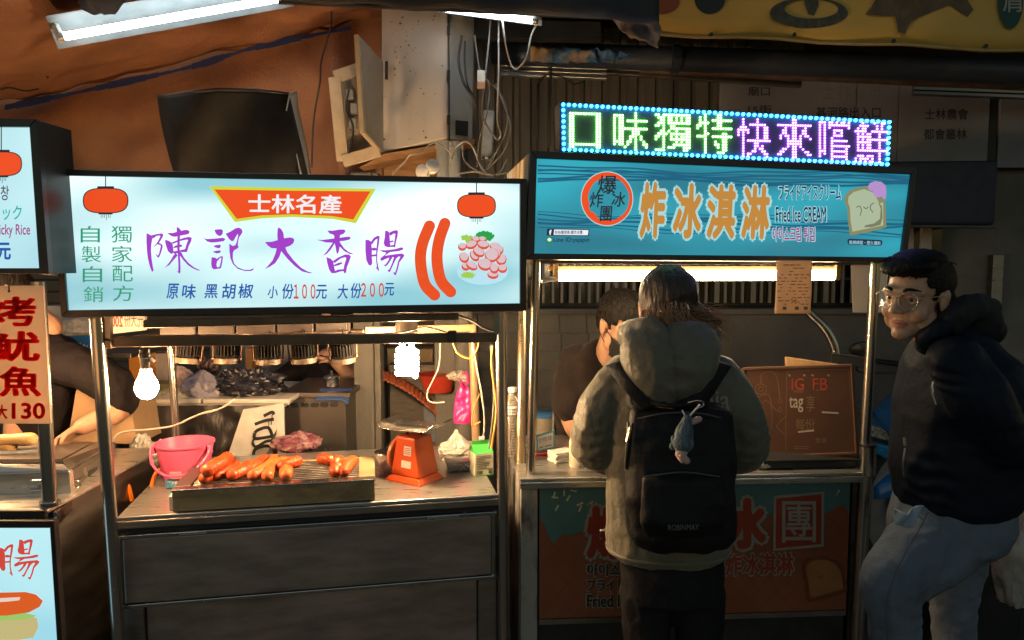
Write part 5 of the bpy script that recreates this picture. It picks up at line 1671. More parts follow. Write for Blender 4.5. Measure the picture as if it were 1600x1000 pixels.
# tall boxes and brown panel backdrop pieces
for (x0, y0, x1, y1, Y, lab, mm) in (
        (330, 535, 485, 612, 4.2, 'large grey steel sheet leaning behind the spot lamps', mat('grey_sheet', (.30, .27, .25), .5, .5, var=.15)),
        (384, 545, 393, 600, 3.9, 'rusty brown strip board standing behind the black bag', mat('rust_strip', (.30, .15, .06), .6)),
        (610, 570, 690, 710, 3.75, 'old wooden cupboard under the red corrugated cover', mat('grey_wood', (.20, .16, .125), .7, var=.25, stretch=(1, 1, 4))),
        (592, 540, 600, 700, 3.7, 'narrow dark upright board left of the wooden cupboard', dark_iron),
        (602, 545, 622, 700, 4.3, 'pale timber plank behind the spiral bulb', mat('pale_plank', (.34, .26, .17), .7, var=.2)),
        (621, 545, 676, 612, 4.2, 'stack of tan cartons behind the spiral bulb', mat('tan_carton', (.36, .24, .13), .75, var=.1)),
        (204, 545, 226, 645, 3.3, 'curved orange plastic sheet glowing behind the hanging bulb', mat('orange_sheet', (.70, .28, .05), .5, var=.05)),
        (226, 552, 262, 600, 3.4, 'stack of pale food trays behind the bulb', mat('pale_tray', (.40, .37, .36), .5)),
        (212, 600, 268, 626, 3.25, 'mustard green packet pile under the trays', mat('mustard_pack', (.30, .26, .10), .6))):
    a, b = P(x0, y1, Y), P(x1, y0, Y)
    o = M().box((a.x, Y, max(a.z, 0)), (b.x, Y + .10, b.z)).build(lab.split(' ')[2] if False else 'panel', mm, bevel=.004)
    nm = {'large': 'steel_sheet', 'rusty': 'strip_board', 'old': 'cupboard', 'narrow': 'upright_board', 'pale': 'plank', 'stack': 'carton', 'curved': 'plastic_sheet', 'mustard': 'packet'}[lab.split()[0]]
    if 'trays' in lab and lab.startswith('stack'):
        nm = 'tray_stack'
    o.name = nm
    tag(o, lab, nm.replace('_', ' '))
def cor(u, v):
    a = P(585 + 100 * u, 574 + 36 * u * u + 24 * u, 3.6)
    return a + Vector((0, -.07 * v, -.035 * v + .004 * math.sin(u * 95)))
tag(M().grid(cor, 140, 4).build('corrugated_cover', mat('red_corrugated', (.42, .11, .05), .5, var=.2), smooth=80, thick=.004), 'wavy red corrugated cover sloping over the wooden cupboard', 'cover')
rbs = thing('basin', 'red plastic basin on the cupboard behind the spiral bulb', 'basin', tuple(P(682, 610, 3.5)))
M().lathe([(.06, -.05), (.065, -.05), (.092, .03), (.097, .034), (.088, .03)], P(685, 595, 3.5), 26).build('body', mat('red_plastic', (.55, .055, .03), .35), rbs, smooth=50)
o = M().hexa([P(662, 632, 3.7), P(682, 630, 3.7), P(682, 690, 3.7), P(662, 690, 3.7)], Vector((0, .006, 0))).build('notice', mat('blue_grey_paper', (.24, .27, .34), .7))
tag(o, 'blue grey paper notice pinned to the wooden cupboard', 'notice')

# clutter between the stalls at left
cdb = mat('cardboard', (.36, .225, .125), .8, var=.1)
o = M().hexa([P(120, 600, 2.75), P(205, 640, 2.8), P(215, 695, 2.8), P(105, 690, 2.75)], Vector((0, .2, 0))).build('cardboard_box', cdb, bevel=.003)
tag(o, 'open brown cardboard box behind the cook\'s arm', 'box')
bag('plastic_bag', 'white sheet of film hanging over the cardboard box edge', P(200, 655, 2.9), .05, .03, .03, film_w, 41)
zs = P(100, 545, 3.1).z
pk = thing('snack_packet', 'blue packet with a yellow patch on the shelf behind the cook', 'packet', tuple(P(116, 538, 3.1)))
M().hexa([P(86, 524, 3.1), P(146, 525, 3.1), P(146, 548, 3.1), P(90, 545, 3.1)], Vector((0, .06, 0))).build('body', mat('blue_packet', (.025, .16, .48), .35, var=.15), pk, bevel=.006)
plp = Plane(P(86, 524, 3.092), P(146, 525, 3.092))
M().poly(shape(plp, [(87, 532), (112, 534), (114, 542), (109, 546), (89, 543)], .001)).build('yellow_patch', mat('yellow_ink', (.62, .52, .03), .5), pk)
g = M(); stroke_px(g, plp, [(115, 538), (118, 544), (121, 536), (125, 541), (126, 535)], 2, .0016); g.build('swirl_print', mat('yellow_ink', (.62, .52, .03), .5), pk)
g = M(); stroke_px(g, plp, [(128, 545), (131, 538), (134, 545)], 1.6, .0016); stroke_px(g, plp, [(136, 539), (137, 545), (141, 543), (141, 538)], 1.6, .0016); g.build('white_print', paper, pk)
bag('plastic_bag', 'pale crumpled wrapping above the blue packet', P(122, 512, 3.15), .075, .06, .045, film_w, 43)
bag('plastic_bag', 'grey crumpled bag at the left of the shelf behind the cook', P(92, 520, 3.2), .05, .05, .05, mat('grey_film', (.42, .42, .43), .4, var=.25, bump=.5), 45)
o = M().hexa([P(70, 478, 3.4), P(140, 478, 3.4), P(140, 522, 3.4), P(70, 522, 3.4)], Vector((0, .1, 0))).build('carton', mat('pale_carton', (.40, .38, .36), .7, col2=(.33, .24, .15), scale=7, thr=(.5, .55)), bevel=.004)
tag(o, 'stack of pale cartons on the shelf behind the cook', 'carton')
o = M().hexa([P(60, 549, 3.05), P(205, 552, 3.1), P(205, 560, 3.1), P(60, 557, 3.05)], Vector((0, .35, 0))).build('shelf', steel_d, bevel=.003)
tag(o, 'grey steel shelf holding packets behind the cook', 'shelf')

# =========================================================== left stall (hot dog cart)
st = thing('hot_dog_stall', 'stainless steel stall at far left with a glowing lightbox front', 'food cart', tuple(P(80, 800, 1.98)[:2]) + (0,))
zc0 = P(80, 792, 1.98).z
ax = P(82, 800, 1.98).x
M().box((ax - 1.2, 1.96, zc0 - .012), (ax, 2.62, zc0)).build('counter_top', steel_h, st, bevel=.003)
M().box((ax - 1.2, 1.95, zc0 - .052), (ax - .002, 1.965, zc0 - .0005)).build('counter_lip', dark_frame, st, bevel=.002)
M().box((ax - 1.2, 1.975, .1), (ax - .02, 2.6, zc0 - .013)).build('body', steel_d, st, bevel=.004)
M().hexa([P(82, 800, 1.97), P(122, 768, 2.2), P(122, 782, 2.2), P(84, 821, 1.97)], Vector((.012, .0, 0))).build('edge_rail', steel, st, bevel=.002)
# lightbox on the front
SB = Plane(P(0, 823, 1.93), P(80, 823, 1.93))
oq = [(-420, 815), (82, 814), (107, 1190), (-420, 1190)]
iq = [(-412, 826), (77, 825), (91, 1010), (-412, 1010)]
g = M(); ring_frame(g, SB, [(-420, 815), (84, 814), (101, 1060), (-420, 1060)], [(-412, 825), (78, 825), (92, 1050), (-412, 1050)], .008, -.014); g.build('lightbox_frame', dark_frame, st, bevel=.002)
lbp = M().poly(shape(SB, [(-412, 825), (78, 825), (92, 1050), (-412, 1050)], 0)).build('lightbox_panel', backlit('lightbox_panel', (.36, .72, .84), (.60, .96, 1.0), .95, 2.5), st)
text(SB, '香', (-62, 842, -8, 908), p_red, lbp, bold=.03, shear=.15)
# reuse the brush strokes of the sausage character
g = M()
x0, y0 = 1118 / 6.957, 98 / 6.957
for i, q in enumerate(CH['腸'][1]):
    pts_ = [(-3 + (x - 1118) / 427. * 65, 842 + (y - 98) / 496. * 64) for x, y in q]
    g.poly([SB.hit(x, y, .0014 + i * .00008) for x, y in pts_])
g.build('brush_character', p_red, lbp)
M().poly(shape(SB, [(-60, 968), (-20, 958), (30, 958), (58, 966), (60, 980), (52, 996), (30, 1000), (-60, 1000)], .0010)).build('bun_print', prt('print_bun', (.62, .52, .22), .85), lbp)
M().poly(shape(SB, [(-60, 962), (0, 956), (40, 958), (58, 962), (40, 968), (-60, 974)], .0016)).build('lettuce_print', prt('print_lettuce', (.38, .62, .16), .85), lbp)
M().poly(shape(SB, [(-70, 926), (0, 926), (40, 925), (56, 929), (67, 939), (62, 948), (45, 957), (10, 962), (-70, 962)], .0022)).build('sausage_print', prt('print_dog', (.78, .12, .02), .85), lbp)
M().poly(shape(SB, [(-20, 936), (10, 934), (32, 933), (30, 938), (12, 940), (-20, 942)], .0026)).build('glint_print', prt('print_glint', (.86, .70, .62), .85), lbp)
M().tube([P(60, 440, 1.99), P(78, 790, 1.99)], .0185, 16).build('post', steel, st, smooth=40)
M().tube([P(78, 783, 1.99), P(78, 789, 1.99)], .026, 16).build('post_collar', steel, st, smooth=40)
# grill box on the left stall
gbx = thing('grill_box', 'boxy stainless grill with louvres on the left stall', 'grill', tuple(P(60, 770, 2.1)))
zg = zc0
q = [P(-80, 742, 2.08), P(108, 736, 2.10), P(112, 775, 2.10), P(-80, 782, 2.08)]
M().hexa(q, Vector((.0, .02, .0))).build('front_panel', steel_h, gbx, bevel=.003)
q = [P(-80, 725, 2.09), P(98, 724, 2.12), P(109, 735, 2.10), P(-80, 741, 2.08)]
M().hexa(q, Vector((0, .01, -.012))).build('lid_edge', steel_h, gbx, bevel=.003)
q = [P(110, 735, 2.11), P(180, 690, 2.62), P(184, 735, 2.62), P(113, 775, 2.11)]
M().hexa(q, Vector((-.012, .0, 0))).build('side_panel', steel, gbx, bevel=.003)
q = [P(98, 718, 2.14), P(146, 692, 2.62), P(178, 690, 2.62), P(108, 733, 2.12)]
M().hexa(q, Vector((0, .0, -.012))).build('top_panel', steel_d, gbx, bevel=.002)
q = [P(-80, 700, 2.30), P(95, 690, 2.60), P(146, 691, 2.62), P(95, 718, 2.2)]
M().hexa([P(-120, 718, 2.2), P(-60, 690, 2.7), P(146, 690, 2.66), P(96, 717, 2.2)], Vector((0, 0, -.012))).build('rack_base', steel_d, gbx)
for yy in (754, 768):
    for x0_, x1_, Y in ((50, 86, 2.075),):
        M().tube([P(x0_, yy - .03 * x0_, Y), P(x1_, yy - 3, Y)], .0055, 8, round_ends=True).build('louvre', steel, gbx, smooth=60)
for yy in (752, 762):
    M().tube([P(121, yy, 2.155), P(132, yy - 6, 2.23)], .006, 8, round_ends=True).build('louvre', steel, gbx, smooth=60)
q = [P(134, 730, 2.245), P(158, 716, 2.40), P(158, 748, 2.40), P(134, 763, 2.245)]
M().hexa(q, Vector((-.006, -.004, 0))).build('access_door', steel_d, gbx, bevel=.002)
q = [P(141, 735, 2.275), P(152, 729, 2.345), P(152, 744, 2.345), P(141, 751, 2.275)]
M().hexa(q, Vector((-.002, -.010, 0))).build('door_opening', black_p, gbx)
M().lathe([(.005, 0), (.005, .004)], P(87, 738, 2.09), 10, Vector((0, -1, 0))).build('rivet', steel, gbx)
for i in range(9):
    a = P(-60, 712 - i * 2.2, 2.25 + i * .035); b = P(58 + i * 0.3, 708 - i * 2.2, 2.25 + i * .035)
    M().tube([a, b], .004, 6).build('rack_wire', rod_m, gbx, smooth=60)
bun_m = mat('pale_sausage_skin', (.66, .42, .19), .45, col2=(.52, .27, .09), scale=9, thr=(.35, .8), bump=.15)
for a, b, r_, lab in (((-40, 690), (48, 686), .020, 'pale toasted bun roll at the back of the left rack'), ((-40, 699), (16, 696), .021, 'shorter pale bun roll at the front of the left rack')):
    A_, B_ = P(*a, 2.32), P(*b, 2.34)
    tag(M().tube([A_.lerp(B_, i / 10) for i in range(11)], [r_ * (1 - .06 * math.cos(i)) for i in range(11)], 14, round_ends=True).build('bun_roll', bun_m, smooth=75), lab, 'bun')
# unseen bulb assumed and added to light the placard, left stall and cook's arm
assumed_bulb = thing('light_bulb', 'assumed lit bulb of the left stall added unseen behind the hanging price placard', 'light bulb', tuple(P(-45, 545, 2.35)))
c = Vector(assumed_bulb.location)
M().lathe(prof_b, c, 26).build('glass_bulb', glow, assumed_bulb, smooth=60)
M().lathe([(.0155, .056), (.0155, .088), (.018, .089), (.018, .101), (.0155, .103), (.0155, .115), (.006, .120)], c, 20).build('socket', black_p, assumed_bulb, smooth=40)
M().tube([c + Vector((0, 0, .118)), c + Vector((0, 0, .40))], .003, 8).build('flex', wire_k, assumed_bulb)
# price placard
SPL0 = Plane(P(0, 450, 1.80), P(70, 446, 1.80))
cream_tr = mat('cream_board', (.66, .55, .45), .5, var=.05)
see_through(cream_tr, (.72, .58, .46), .55)
pc = thing('price_placard', 'pale hanging price placard with big red characters at far left', 'placard', tuple(P(36, 660, 1.80)))
M().hexa([SPL0.hit(-60, 447), SPL0.hit(67, 446), SPL0.hit(79, 662), SPL0.hit(-60, 662)], Vector((0, .006, 0))).build('board', cream_tr, pc)
rk = mat('red_lettering', (.62, .045, .02), .5)
see_through(rk, (1.0, .055, .02), .85)
for s, bx in (('烤', (-27, 463, 57, 510)), ('魷', (-24, 517, 63, 565)), ('魚', (-2, 572, 65, 620)), ('大', (-6, 632, 12, 655)), ('130', (18, 629, 71, 655))):
    text(SPL0, s, bx, rk, pc, off=.002, bold=.034)
M().tube([P(14, 440, 1.80), P(14, 455, 1.79)], .0015, 6).build('hanging_cord', wire_k, pc)
M().ball(P(14, 455, 1.796), .003, n=8).build('eyelet', dark_iron, pc)
# rail with wire basket, hose between stalls
bs = thing('side_basket', 'steel side tray with a rail hanging between the two carts', 'tray', tuple(P(150, 790, 2.25)))
M().bar(P(124, 775, 2.2), P(124, 832, 2.2), .03, .012).build('bracket', steel, bs, bevel=.002)
M().bar(P(118, 836, 2.2), P(232, 758, 2.75), .025, .012).build('lower_rail', steel, bs, bevel=.002)
M().bar(P(120, 770, 2.2), P(232, 700, 2.75), .014, .02).build('upper_rail', steel, bs, bevel=.002)
M().hexa([P(128, 815, 2.23), P(228, 745, 2.75), P(228, 762, 2.75), P(128, 828, 2.23)], Vector((.0, .05, 0))).build('tray_floor', steel_d, bs)
g = M()
for i in range(9):
    f = i / 8
    a = P(182 + 40 * f, 744 - 28 * f, 2.5 + .25 * f); b = P(184 + 40 * f, 770 - 28 * f, 2.5 + .25 * f)
    g.tube([a, b], .0028, 6)
for k in range(3):
    g.tube([P(180, 746 + 10 * k, 2.5), P(225, 716 + 10 * k, 2.75)], .003, 6)
tag(g.build('red_basket_grid', mat('red_wire', (.45, .06, .06), .4), bs, smooth=60), kind='stuff')
og = mat('orange_hose', (.78, .20, .015), .4, var=.08)
cable('gas_hose', 'orange rubber hose curving out between the two carts', [P(120, 795, 2.25), P(150, 770, 2.35), P(172, 752, 2.4), P(186, 748, 2.42), P(199, 760, 2.42), P(205, 782, 2.42)], .0095, og, cat='hose', n=8)
cable('gas_hose', 'second orange hose beside the pink bucket', [P(236, 764, 2.4), P(243, 740, 2.45), P(262, 728, 2.5)], .007, og, cat='hose')
bag('plastic_bag', 'white and tan wrapped buns in the side tray', P(193, 722, 2.6), .05, .05, .04, mat('tan_wrap', (.55, .42, .22), .5, col2=(.60, .58, .54), scale=20, thr=(.45, .55)), 51)
bag('plastic_bag', 'white bag with tongs standing in the side tray', P(222, 703, 2.75), .04, .04, .055, film_w, 53)
bag('plastic_bag', 'grey cloth heap left of the pink bucket', P(243, 720, 2.75), .05, .05, .06, mat('grey_rag', (.38, .34, .32), .8, var=.25, bump=.4), 55)
# white curved sheet in the gap
def cs(u, v):
    p = P(132 + 42 * u * (0.6 + .4 * v), 880 + 110 * v - 38 * u, 2.3 + .25 * u)
    return p + Vector((0, .02 * math.sin(6 * v + 3 * u), 0))
tag(M().grid(cs, 16, 16).build('plastic_sheet', mat('grey_plastic_sheet', (.42, .39, .38), .4, var=.1), smooth=70, thick=.003), 'torn pale plastic sheet in the gap beside the sausage cart', 'sheet')
# =========================================================== the ice cream cart
H2 = .90
A2, B2 = Hz(813, 748, H2), Hz(1354, 738, H2)
d2 = B2 - A2
W2 = d2.length
YW2 = math.atan2(d2.y, d2.x)
C2 = Matrix.Translation(Vector((A2.x, A2.y, 0))) @ Matrix.Rotation(YW2, 4, 'Z')
ic = thing('ice_cream_cart', 'steel topped cart with a waffle and teal drip printed front', 'food cart', (A2.x, A2.y, 0), YW2)
B = lambda lo, hi: M().box(lo, hi)
B((0, 0, H2 - .012), (W2, .60, H2)).build('counter_top', steel_h, ic, local=True, bevel=.003)
B((-.002, -.004, H2 - .034), (W2, .010, H2 - .0125)).build('counter_lip', steel_h, ic, local=True, bevel=.003)
peel = mat('peeling_white_paint', (.34, .31, .28), .65, col2=(.10, .08, .07), scale=9, thr=(.5, .62), stretch=(1, 1, .5))
B((0.002, .012, .12), (.058, .05, H2 - .014)).build('corner_post', peel, ic, local=True, bevel=.003)
B((.0, .052, .12), (.016, .59, H2 - .014)).build('end_panel', peel, ic, local=True)
B((W2 - .02, .05, .12), (W2 - .004, .59, H2 - .014)).build('end_panel', steel_d, ic, local=True)
B((0.02, .575, .12), (W2 - .02, .59, H2 - .014)).build('back_panel', steel_d, ic, local=True)
B((.02, .06, .10), (W2 - .02, .575, .118)).build('bottom_board', steel_d, ic, local=True)
for x in (.12, W2 - .12):
    for y in (.14, .46):
        M().lathe([(.02, -.018), (.055, -.018), (.057, 0), (.055, .018), (.02, .018)], (x, y, .058), 18, Vector((1, 0, 0))).build('caster', black_p, ic, local=True, smooth=40)
        B((x - .012, y - .02, .06), (x + .012, y + .02, .099)).build('caster_fork', steel_d, ic, local=True)
fp = Plane(C2 @ Vector((0, .016, .5)), C2 @ Vector((1, .016, .5)))
x0f, x1f = .064, W2 - .045
zb2 = .42
waf = mat('waffle_print', (.25, .075, .032), .5, var=.18, scale=5)
tealp = mat('teal_drip_print', (.075, .165, .155), .5, var=.12, scale=5)
B((x0f, .0165, zb2), (x1f, .03, H2 - .036)).build('front_board', waf, ic, local=True)
M().box((x0f, .014, zb2 - .02), (x1f, .034, zb2 - .002)).build('bottom_trim', steel_d, ic, local=True)
B((.06, .04, .12), (W2 - .04, .05, zb2 - .022)).build('dark_space_sheet', dark_iron, ic, local=True)  # dark sheet standing in for the shaded space below the printed front
# waffle lines
inv2 = C2.inverted()
g = M()
wl = .004
zt2 = H2 - .037
for k in range(-10, 40):
    for sgn in (1, -1):
        # diagonal line x = k*.07 + s*(z-zb2)
        pts = []
        for z in (zb2 + .002, zt2 - .002):
            x = k * .062 + sgn * (z - zb2) * .8
            pts.append((x, z))
        (xa_, za_), (xb_, zb_) = pts
        # clip to board
        def cl(xa_, za_, xb_, zb_):
            t0, t1 = 0, 1
            dx = xb_ - xa_
            for lim, s_ in ((x0f + .002, 1), (x1f - .002, -1)):
                if abs(dx) < 1e-9:
                    continue
                t = (lim - xa_) / dx
                if (dx > 0) == (s_ > 0):
                    t0 = max(t0, t)
                else:
                    t1 = min(t1, t)
            return t0, t1
        t0, t1 = cl(xa_, za_, xb_, zb_)
        if t1 - t0 < .03:
            continue
        a = Vector((xa_ + (xb_ - xa_) * t0, .0160 - (.0001 if sgn > 0 else 0), za_ + (zb_ - za_) * t0)); b = Vector((xa_ + (xb_ - xa_) * t1, .0160 - (.0001 if sgn > 0 else 0), za_ + (zb_ - za_) * t1))
        g.add([a - Vector((wl / 2, 0, 0)), a + Vector((wl / 2, 0, 0)), b + Vector((wl / 2, 0, 0)), b - Vector((wl / 2, 0, 0))], [(0, 1, 2, 3)])
g.build('waffle_lines', mat('waffle_line', (.26, .06, .022), .5), ic, local=True)
# teal drips
g = M()
drip = [(x0f + .001, zt2)]
n_ = 60
pts = []
for i in range(n_ * 3 + 1):
    u = i / (n_ * 3)
    x = x0f + .001 + (x1f - x0f - .002) * u
    ph = u * 17
    z = zt2 - .105 - .055 * math.sin(ph) * math.sin(ph * .37 + 1) - .045 * max(0, math.sin(ph * 2.3)) ** 3
    pts.append((x, z))
k0 = 0
for i in range(len(pts) - 1):
    (xa_, za_), (xb_, zb_) = pts[i], pts[i + 1]
    g.add([(xa_, .0152, zt2), (xb_, .0152, zt2), (xb_, .0152, zb_), (xa_, .0152, za_)], [(0, 3, 2, 1)])
g.build('teal_drip', tealp, ic, local=True, weld=True)
rr = random.Random(12)
g = M()
for i in range(26):
    x, z = rr.uniform(x0f + .02, x1f - .02), rr.uniform(zt2 - .09, zt2 - .01)
    a = rr.uniform(0, 3.1)
    dx, dz = .011 * math.cos(a), .011 * math.sin(a)
    g.add([(x - dx - dz * .25, .0148, z - dz + dx * .25), (x + dx - dz * .25, .0148, z + dz + dx * .25), (x + dx + dz * .25, .0148, z + dz - dx * .25), (x - dx + dz * .25, .0148, z - dz - dx * .25)], [(0, 1, 2, 3)])
tag(g.build('sprinkle_print', mat('sprinkle_print', (.50, .16, .06), .5, col2=(.62, .55, .3), scale=14, thr=(.45, .55)), ic, local=True), kind='stuff')
halo2 = mat('pale_outline_print', (.30, .275, .225), .5)
red2 = mat('deep_red_print', (.30, .035, .016), .5)
ink2 = mat('black_print', (.02, .014, .012), .5)
for s, bx in (('爆', (916, 790, 992, 874)), ('炸', (1018, 786, 1092, 868)), ('冰', (1122, 778, 1198, 858))):
    text(fp, s, bx, halo2, ic, .0030, bold=.115, pad=5)
    text(fp, s, bx, red2, ic, .0046, bold=.05)
q = [(1213, 779), (1284, 772), (1283, 850), (1212, 857)]
M().poly([fp.hit(x + (4 if x > 1250 else -4), y + (4 if y > 810 else -4), .0030) for x, y in q]).build('seal_outline', halo2, ic)
M().poly(shape(fp, q, .0036)).build('red_seal', red2, ic)
text(fp, '團', (1222, 783, 1275, 848), halo2, ic, .0046, bold=.006)
for s, bx in (('아이스크림 튀김', (917, 881, 1045, 900)), ('フライドアイスクリーム', (917, 905, 1085, 924)), ('Fried Ice CREAM', (917, 929, 1060, 949))):
    text(fp, s, bx, halo2, ic, .0030, bold=.07, pad=2)
    text(fp, s, bx, ink2, ic, .0046, bold=.02)
text(fp, '炸冰淇淋', (1133, 866, 1240, 900), halo2, ic, .0030, bold=.08, pad=2.4, slope=-.02)
text(fp, '炸冰淇淋', (1133, 866, 1240, 900), red2, ic, .0046, bold=.03, slope=-.02)
g = M()
tq = [(1255, 890), (1258, 878), (1272, 872), (1292, 872), (1308, 880), (1316, 890), (1322, 920), (1316, 926), (1272, 938), (1263, 936), (1260, 910), (1255, 890)]
stroke_px(g, fp, tq, 4, .0032, 4)
stroke_px(g, fp, [(1278, 900), (1282, 903), (1287, 899)], 1.4, .0032)
g.build('toast_outline', mat('brown_print', (.16, .045, .02), .5), ic)
M().poly(shape(fp, [(1259, 890), (1262, 881), (1273, 875), (1292, 875), (1306, 882), (1313, 891), (1318, 919), (1273, 933), (1266, 931), (1263, 910)], .0026)).build('toast_print', mat('tan_toast_print', (.33, .14, .05), .5), ic)
# posts
M().tube([P(838, 404, 2.40), P(829, 746, 2.40)], .0150, 16).build('post', steel, ic, smooth=40)
M().tube([P(818, 402, 2.78), P(813, 728, 2.54)], .0165, 16).build('post', mat('tan_steel', (.50, .38, .24), .3, .9), ic, smooth=40)
M().tube([P(1368, 408, 2.44), P(1349, 742, 2.44)], .0165, 16).build('post', steel, ic, smooth=40)
zs1 = P(1356, 697, 2.44)
M().tube([P(1356, 697, 2.43), P(1355, 742, 2.43)], .0265, 20).build('sleeve', steel, ic, smooth=40)
M().tube([P(1356, 693, 2.43), P(1356, 696.5, 2.43)], .027, 20).build('sleeve_cap', black_p, ic, smooth=40)
a = P(1352, 743, 2.43)
M().tube([a, Vector((a.x - .012, a.y, .04))], .0225, 18).build('leg', steel, ic, smooth=40)
M().bar(P(842, 409, 2.42), P(1366, 411, 2.46), .03, .014).build('top_rail', steel_d, ic, bevel=.002)
M().bar(P(838, 408, 2.42), P(802, 404, 2.78), .02, .02).build('side_rail', steel_d, ic)
M().bar(P(1368, 410, 2.45), P(1340, 408, 2.95), .02, .02).build('side_rail', steel_d, ic)
M().bar(P(850, 404, 2.92), P(1340, 406, 2.95), .02, .02).build('back_rail', steel_d, ic)

# tube lamp of the cart
tan_b = mat('tan_batten', (.44, .29, .15), .5, var=.15)
tl = thing('tube_lamp', 'warm glowing tube lamp under the teal ice cream sign', 'lamp', tuple(P(1085, 425, 2.50)))
warm_t = lamp_mat('tube_warm', (1.0, .75, .43), 46.)
a, b = P(873, 431, 2.50), P(1302, 430, 2.54)
M().tube([a, b], .0175, 14).build('tube', warm_t, tl, smooth=40)
for e, s in ((a, -1), (b, 1)):
    M().tube([e + Vector((s * .001, 0, 0)), e + Vector((s * .018, 0, 0))], .018, 12).build('tube_cap', mat('amber_cap', (.62, .34, .10), .35), tl, smooth=40)
    M().box(tuple(e + Vector((s * .010 - .008, -.018, -.012))), tuple(e + Vector((s * .010 + .008, .018, .052)))).build('tube_holder', tan_b, tl, bevel=.002)
M().bar(P(856, 419, 2.52), P(1312, 419, 2.56), .045, .018).build('batten', tan_b, tl, bevel=.002)
M().tube([P(846, 440, 2.46), P(858, 436, 2.47), P(868, 436, 2.48)], .008, 8).build('plug', white_p, tl)
# hanging order sheet
PM = Plane(P(1213, 408, 2.30), P(1269, 409, 2.31))
ms = thing('order_sheet', 'long paper order list hanging from the ice cream sign', 'paper', tuple(P(1240, 489, 2.3)))
def msf(u, v):
    p = PM.hit(1213 + 56 * u - 3 * v, 407 + 83 * v, 0)
    return p + PM.n * (.004 * math.sin(3 * v) + .002 * math.sin(6 * u))
M().grid(msf, 10, 20).build('sheet', mat('tan_paper', (.56, .45, .35), .8, var=.08), ms, smooth=70, thick=.0008)
see_through(MATS['tan_paper'], (.62, .46, .32), .45)
g = M()
rr = random.Random(22)
for k in range(13):
    y = 414 + k * 5.1
    x = 1214 + (10 if k < 2 else 1)
    while x < 1262 - (8 if k < 3 else 0):
        L_ = rr.uniform(2, 9)
        if rr.random() < .72:
            e = min(x + L_, 1265)
            q = [PM.hit(x, y - .7, .0062), PM.hit(e, y - .7, .0062), PM.hit(e, y + .7, .0062), PM.hit(x, y + .7, .0062)]
            g.add(q, [(0, 3, 2, 1)])
        x += L_ + rr.uniform(1, 4)
stroke_px(g, PM, [(1240, 465), (1236, 468), (1240, 471), (1236, 474)], 1, .0064)
stroke_px(g, PM, [(1244, 465), (1242, 474), (1247, 471), (1249, 474)], 1, .0064)
for x in (1223, 1242, 1256):
    g.poly(shape(PM, [(x, 479), (x + 6, 479), (x + 6, 484), (x, 484)], .0063))
g.build('printed_lines', mat('brown_ink', (.12, .10, .05), .6), ms)
for (x0, x1, lab) in ((1330, 1365, 'pale sheet hanging left of the right cart post'), (1368, 1402, 'pale blue sheet hanging right of the cart post beside the man\'s forehead')):
    o = M().hexa([P(x0, 412, 2.85), P(x1, 412, 2.85), P(x1, 489, 2.85), P(x0 + 3, 488, 2.85)], Vector((0, .004, 0))).build('hanging_sheet', mat('pale_sheet', (.50, .46, .42), .6, var=.06) if x0 < 1340 else mat('blue_sheet', (.50, .54, .55), .6, var=.06))
    tag(o, lab, 'sheet')
for k_ in ('pale_sheet', 'blue_sheet'):
    see_through(MATS[k_], (.6, .52, .44), .4)

# blackboard
BP = Plane(P(1162, 575, 2.62), P(1332, 571, 2.50), lean=.06)
bb = thing('chalkboard', 'brown chalkboard with IG FB and tag written in chalk on the cart', 'chalkboard', tuple(BP.hit(1250, 715)))
q = [(1161, 576), (1331, 571), (1339, 708), (1170, 715)]
M().hexa([BP.hit(*p, 0) for p in q], -BP.n * .012).build('board', mat('brown_chalkboard', (.060, .023, .012), .55, col2=(.125, .048, .020), scale=2.4, thr=(.35, .8)), bb, bevel=.004)
fm_ = mat('dark_wood_edge', (.12, .055, .03), .6)
for i in range(4):
    a, b = BP.hit(*q[i], .002), BP.hit(*q[(i + 1) % 4], .002)
    M().bar(a, b, .010, .010).build('edge_strip', fm_, bb, bevel=.002)
ch_w = mat('white_chalk', (.42, .36, .30), .9)
ch_f = mat('faint_chalk', (.20, .125, .075), .9)
ch_r = mat('red_chalk', (.36, .055, .035), .9)
text(BP, 'IG', (1237, 591, 1256, 609), ch_r, bb, .0012)
text(BP, 'FB', (1270, 591, 1293, 609), ch_r, bb, .0012)
for x in (1232, 1255, 1268, 1293):
    g = M(); stroke_px(g, BP, [(x, 585), (x + 1, 588)], .9, .0012); stroke_px(g, BP, [(x + 2, 585), (x + 3, 588)], .9, .0012); g.build('chalk_mark', ch_w, bb)
text(BP, 'tag', (1233, 620, 1255, 644), ch_w, bb, .0012, bold=.008)
text(BP, '享', (1260, 618, 1273, 643), ch_f, bb, .0012)
text(BP, '每份', (1243, 654, 1273, 672), ch_f, bb, .0012)
text(BP, '世享', (1274, 684, 1292, 692), ch_f, bb, .0012)
g = M()
for (x0, y0, x1, y1) in ((1284, 644, 1310, 645.5), (1247, 675, 1272, 672.5)):
    stroke_px(g, BP, [(x0, y0), (x1, y1)], 2.6, .0012)
g.build('chalk_underline', ch_w, bb)
g = M()
stroke_px(g, BP, [(1189, 600), (1189, 588), (1194, 582), (1204, 581), (1212, 586), (1216, 600), (1218, 620)], .9, .0012)
stroke_px(g, BP, ell_pts(1189, 608, 9, 8, 16), .9, .0012, 2)
stroke_px(g, BP, ell_pts(1189, 608, 4, 3.4, 12), .8, .0012, 2)
stroke_px(g, BP, [(1180, 616), (1180, 622), (1198, 616), (1204, 624), (1206, 645), (1206, 672)], .8, .0012)
stroke_px(g, BP, [(1190, 630), (1198, 626), (1214, 642)], .8, .0012)
stroke_px(g, BP, [(1228, 650), (1214, 666), (1226, 678)], .7, .0012)
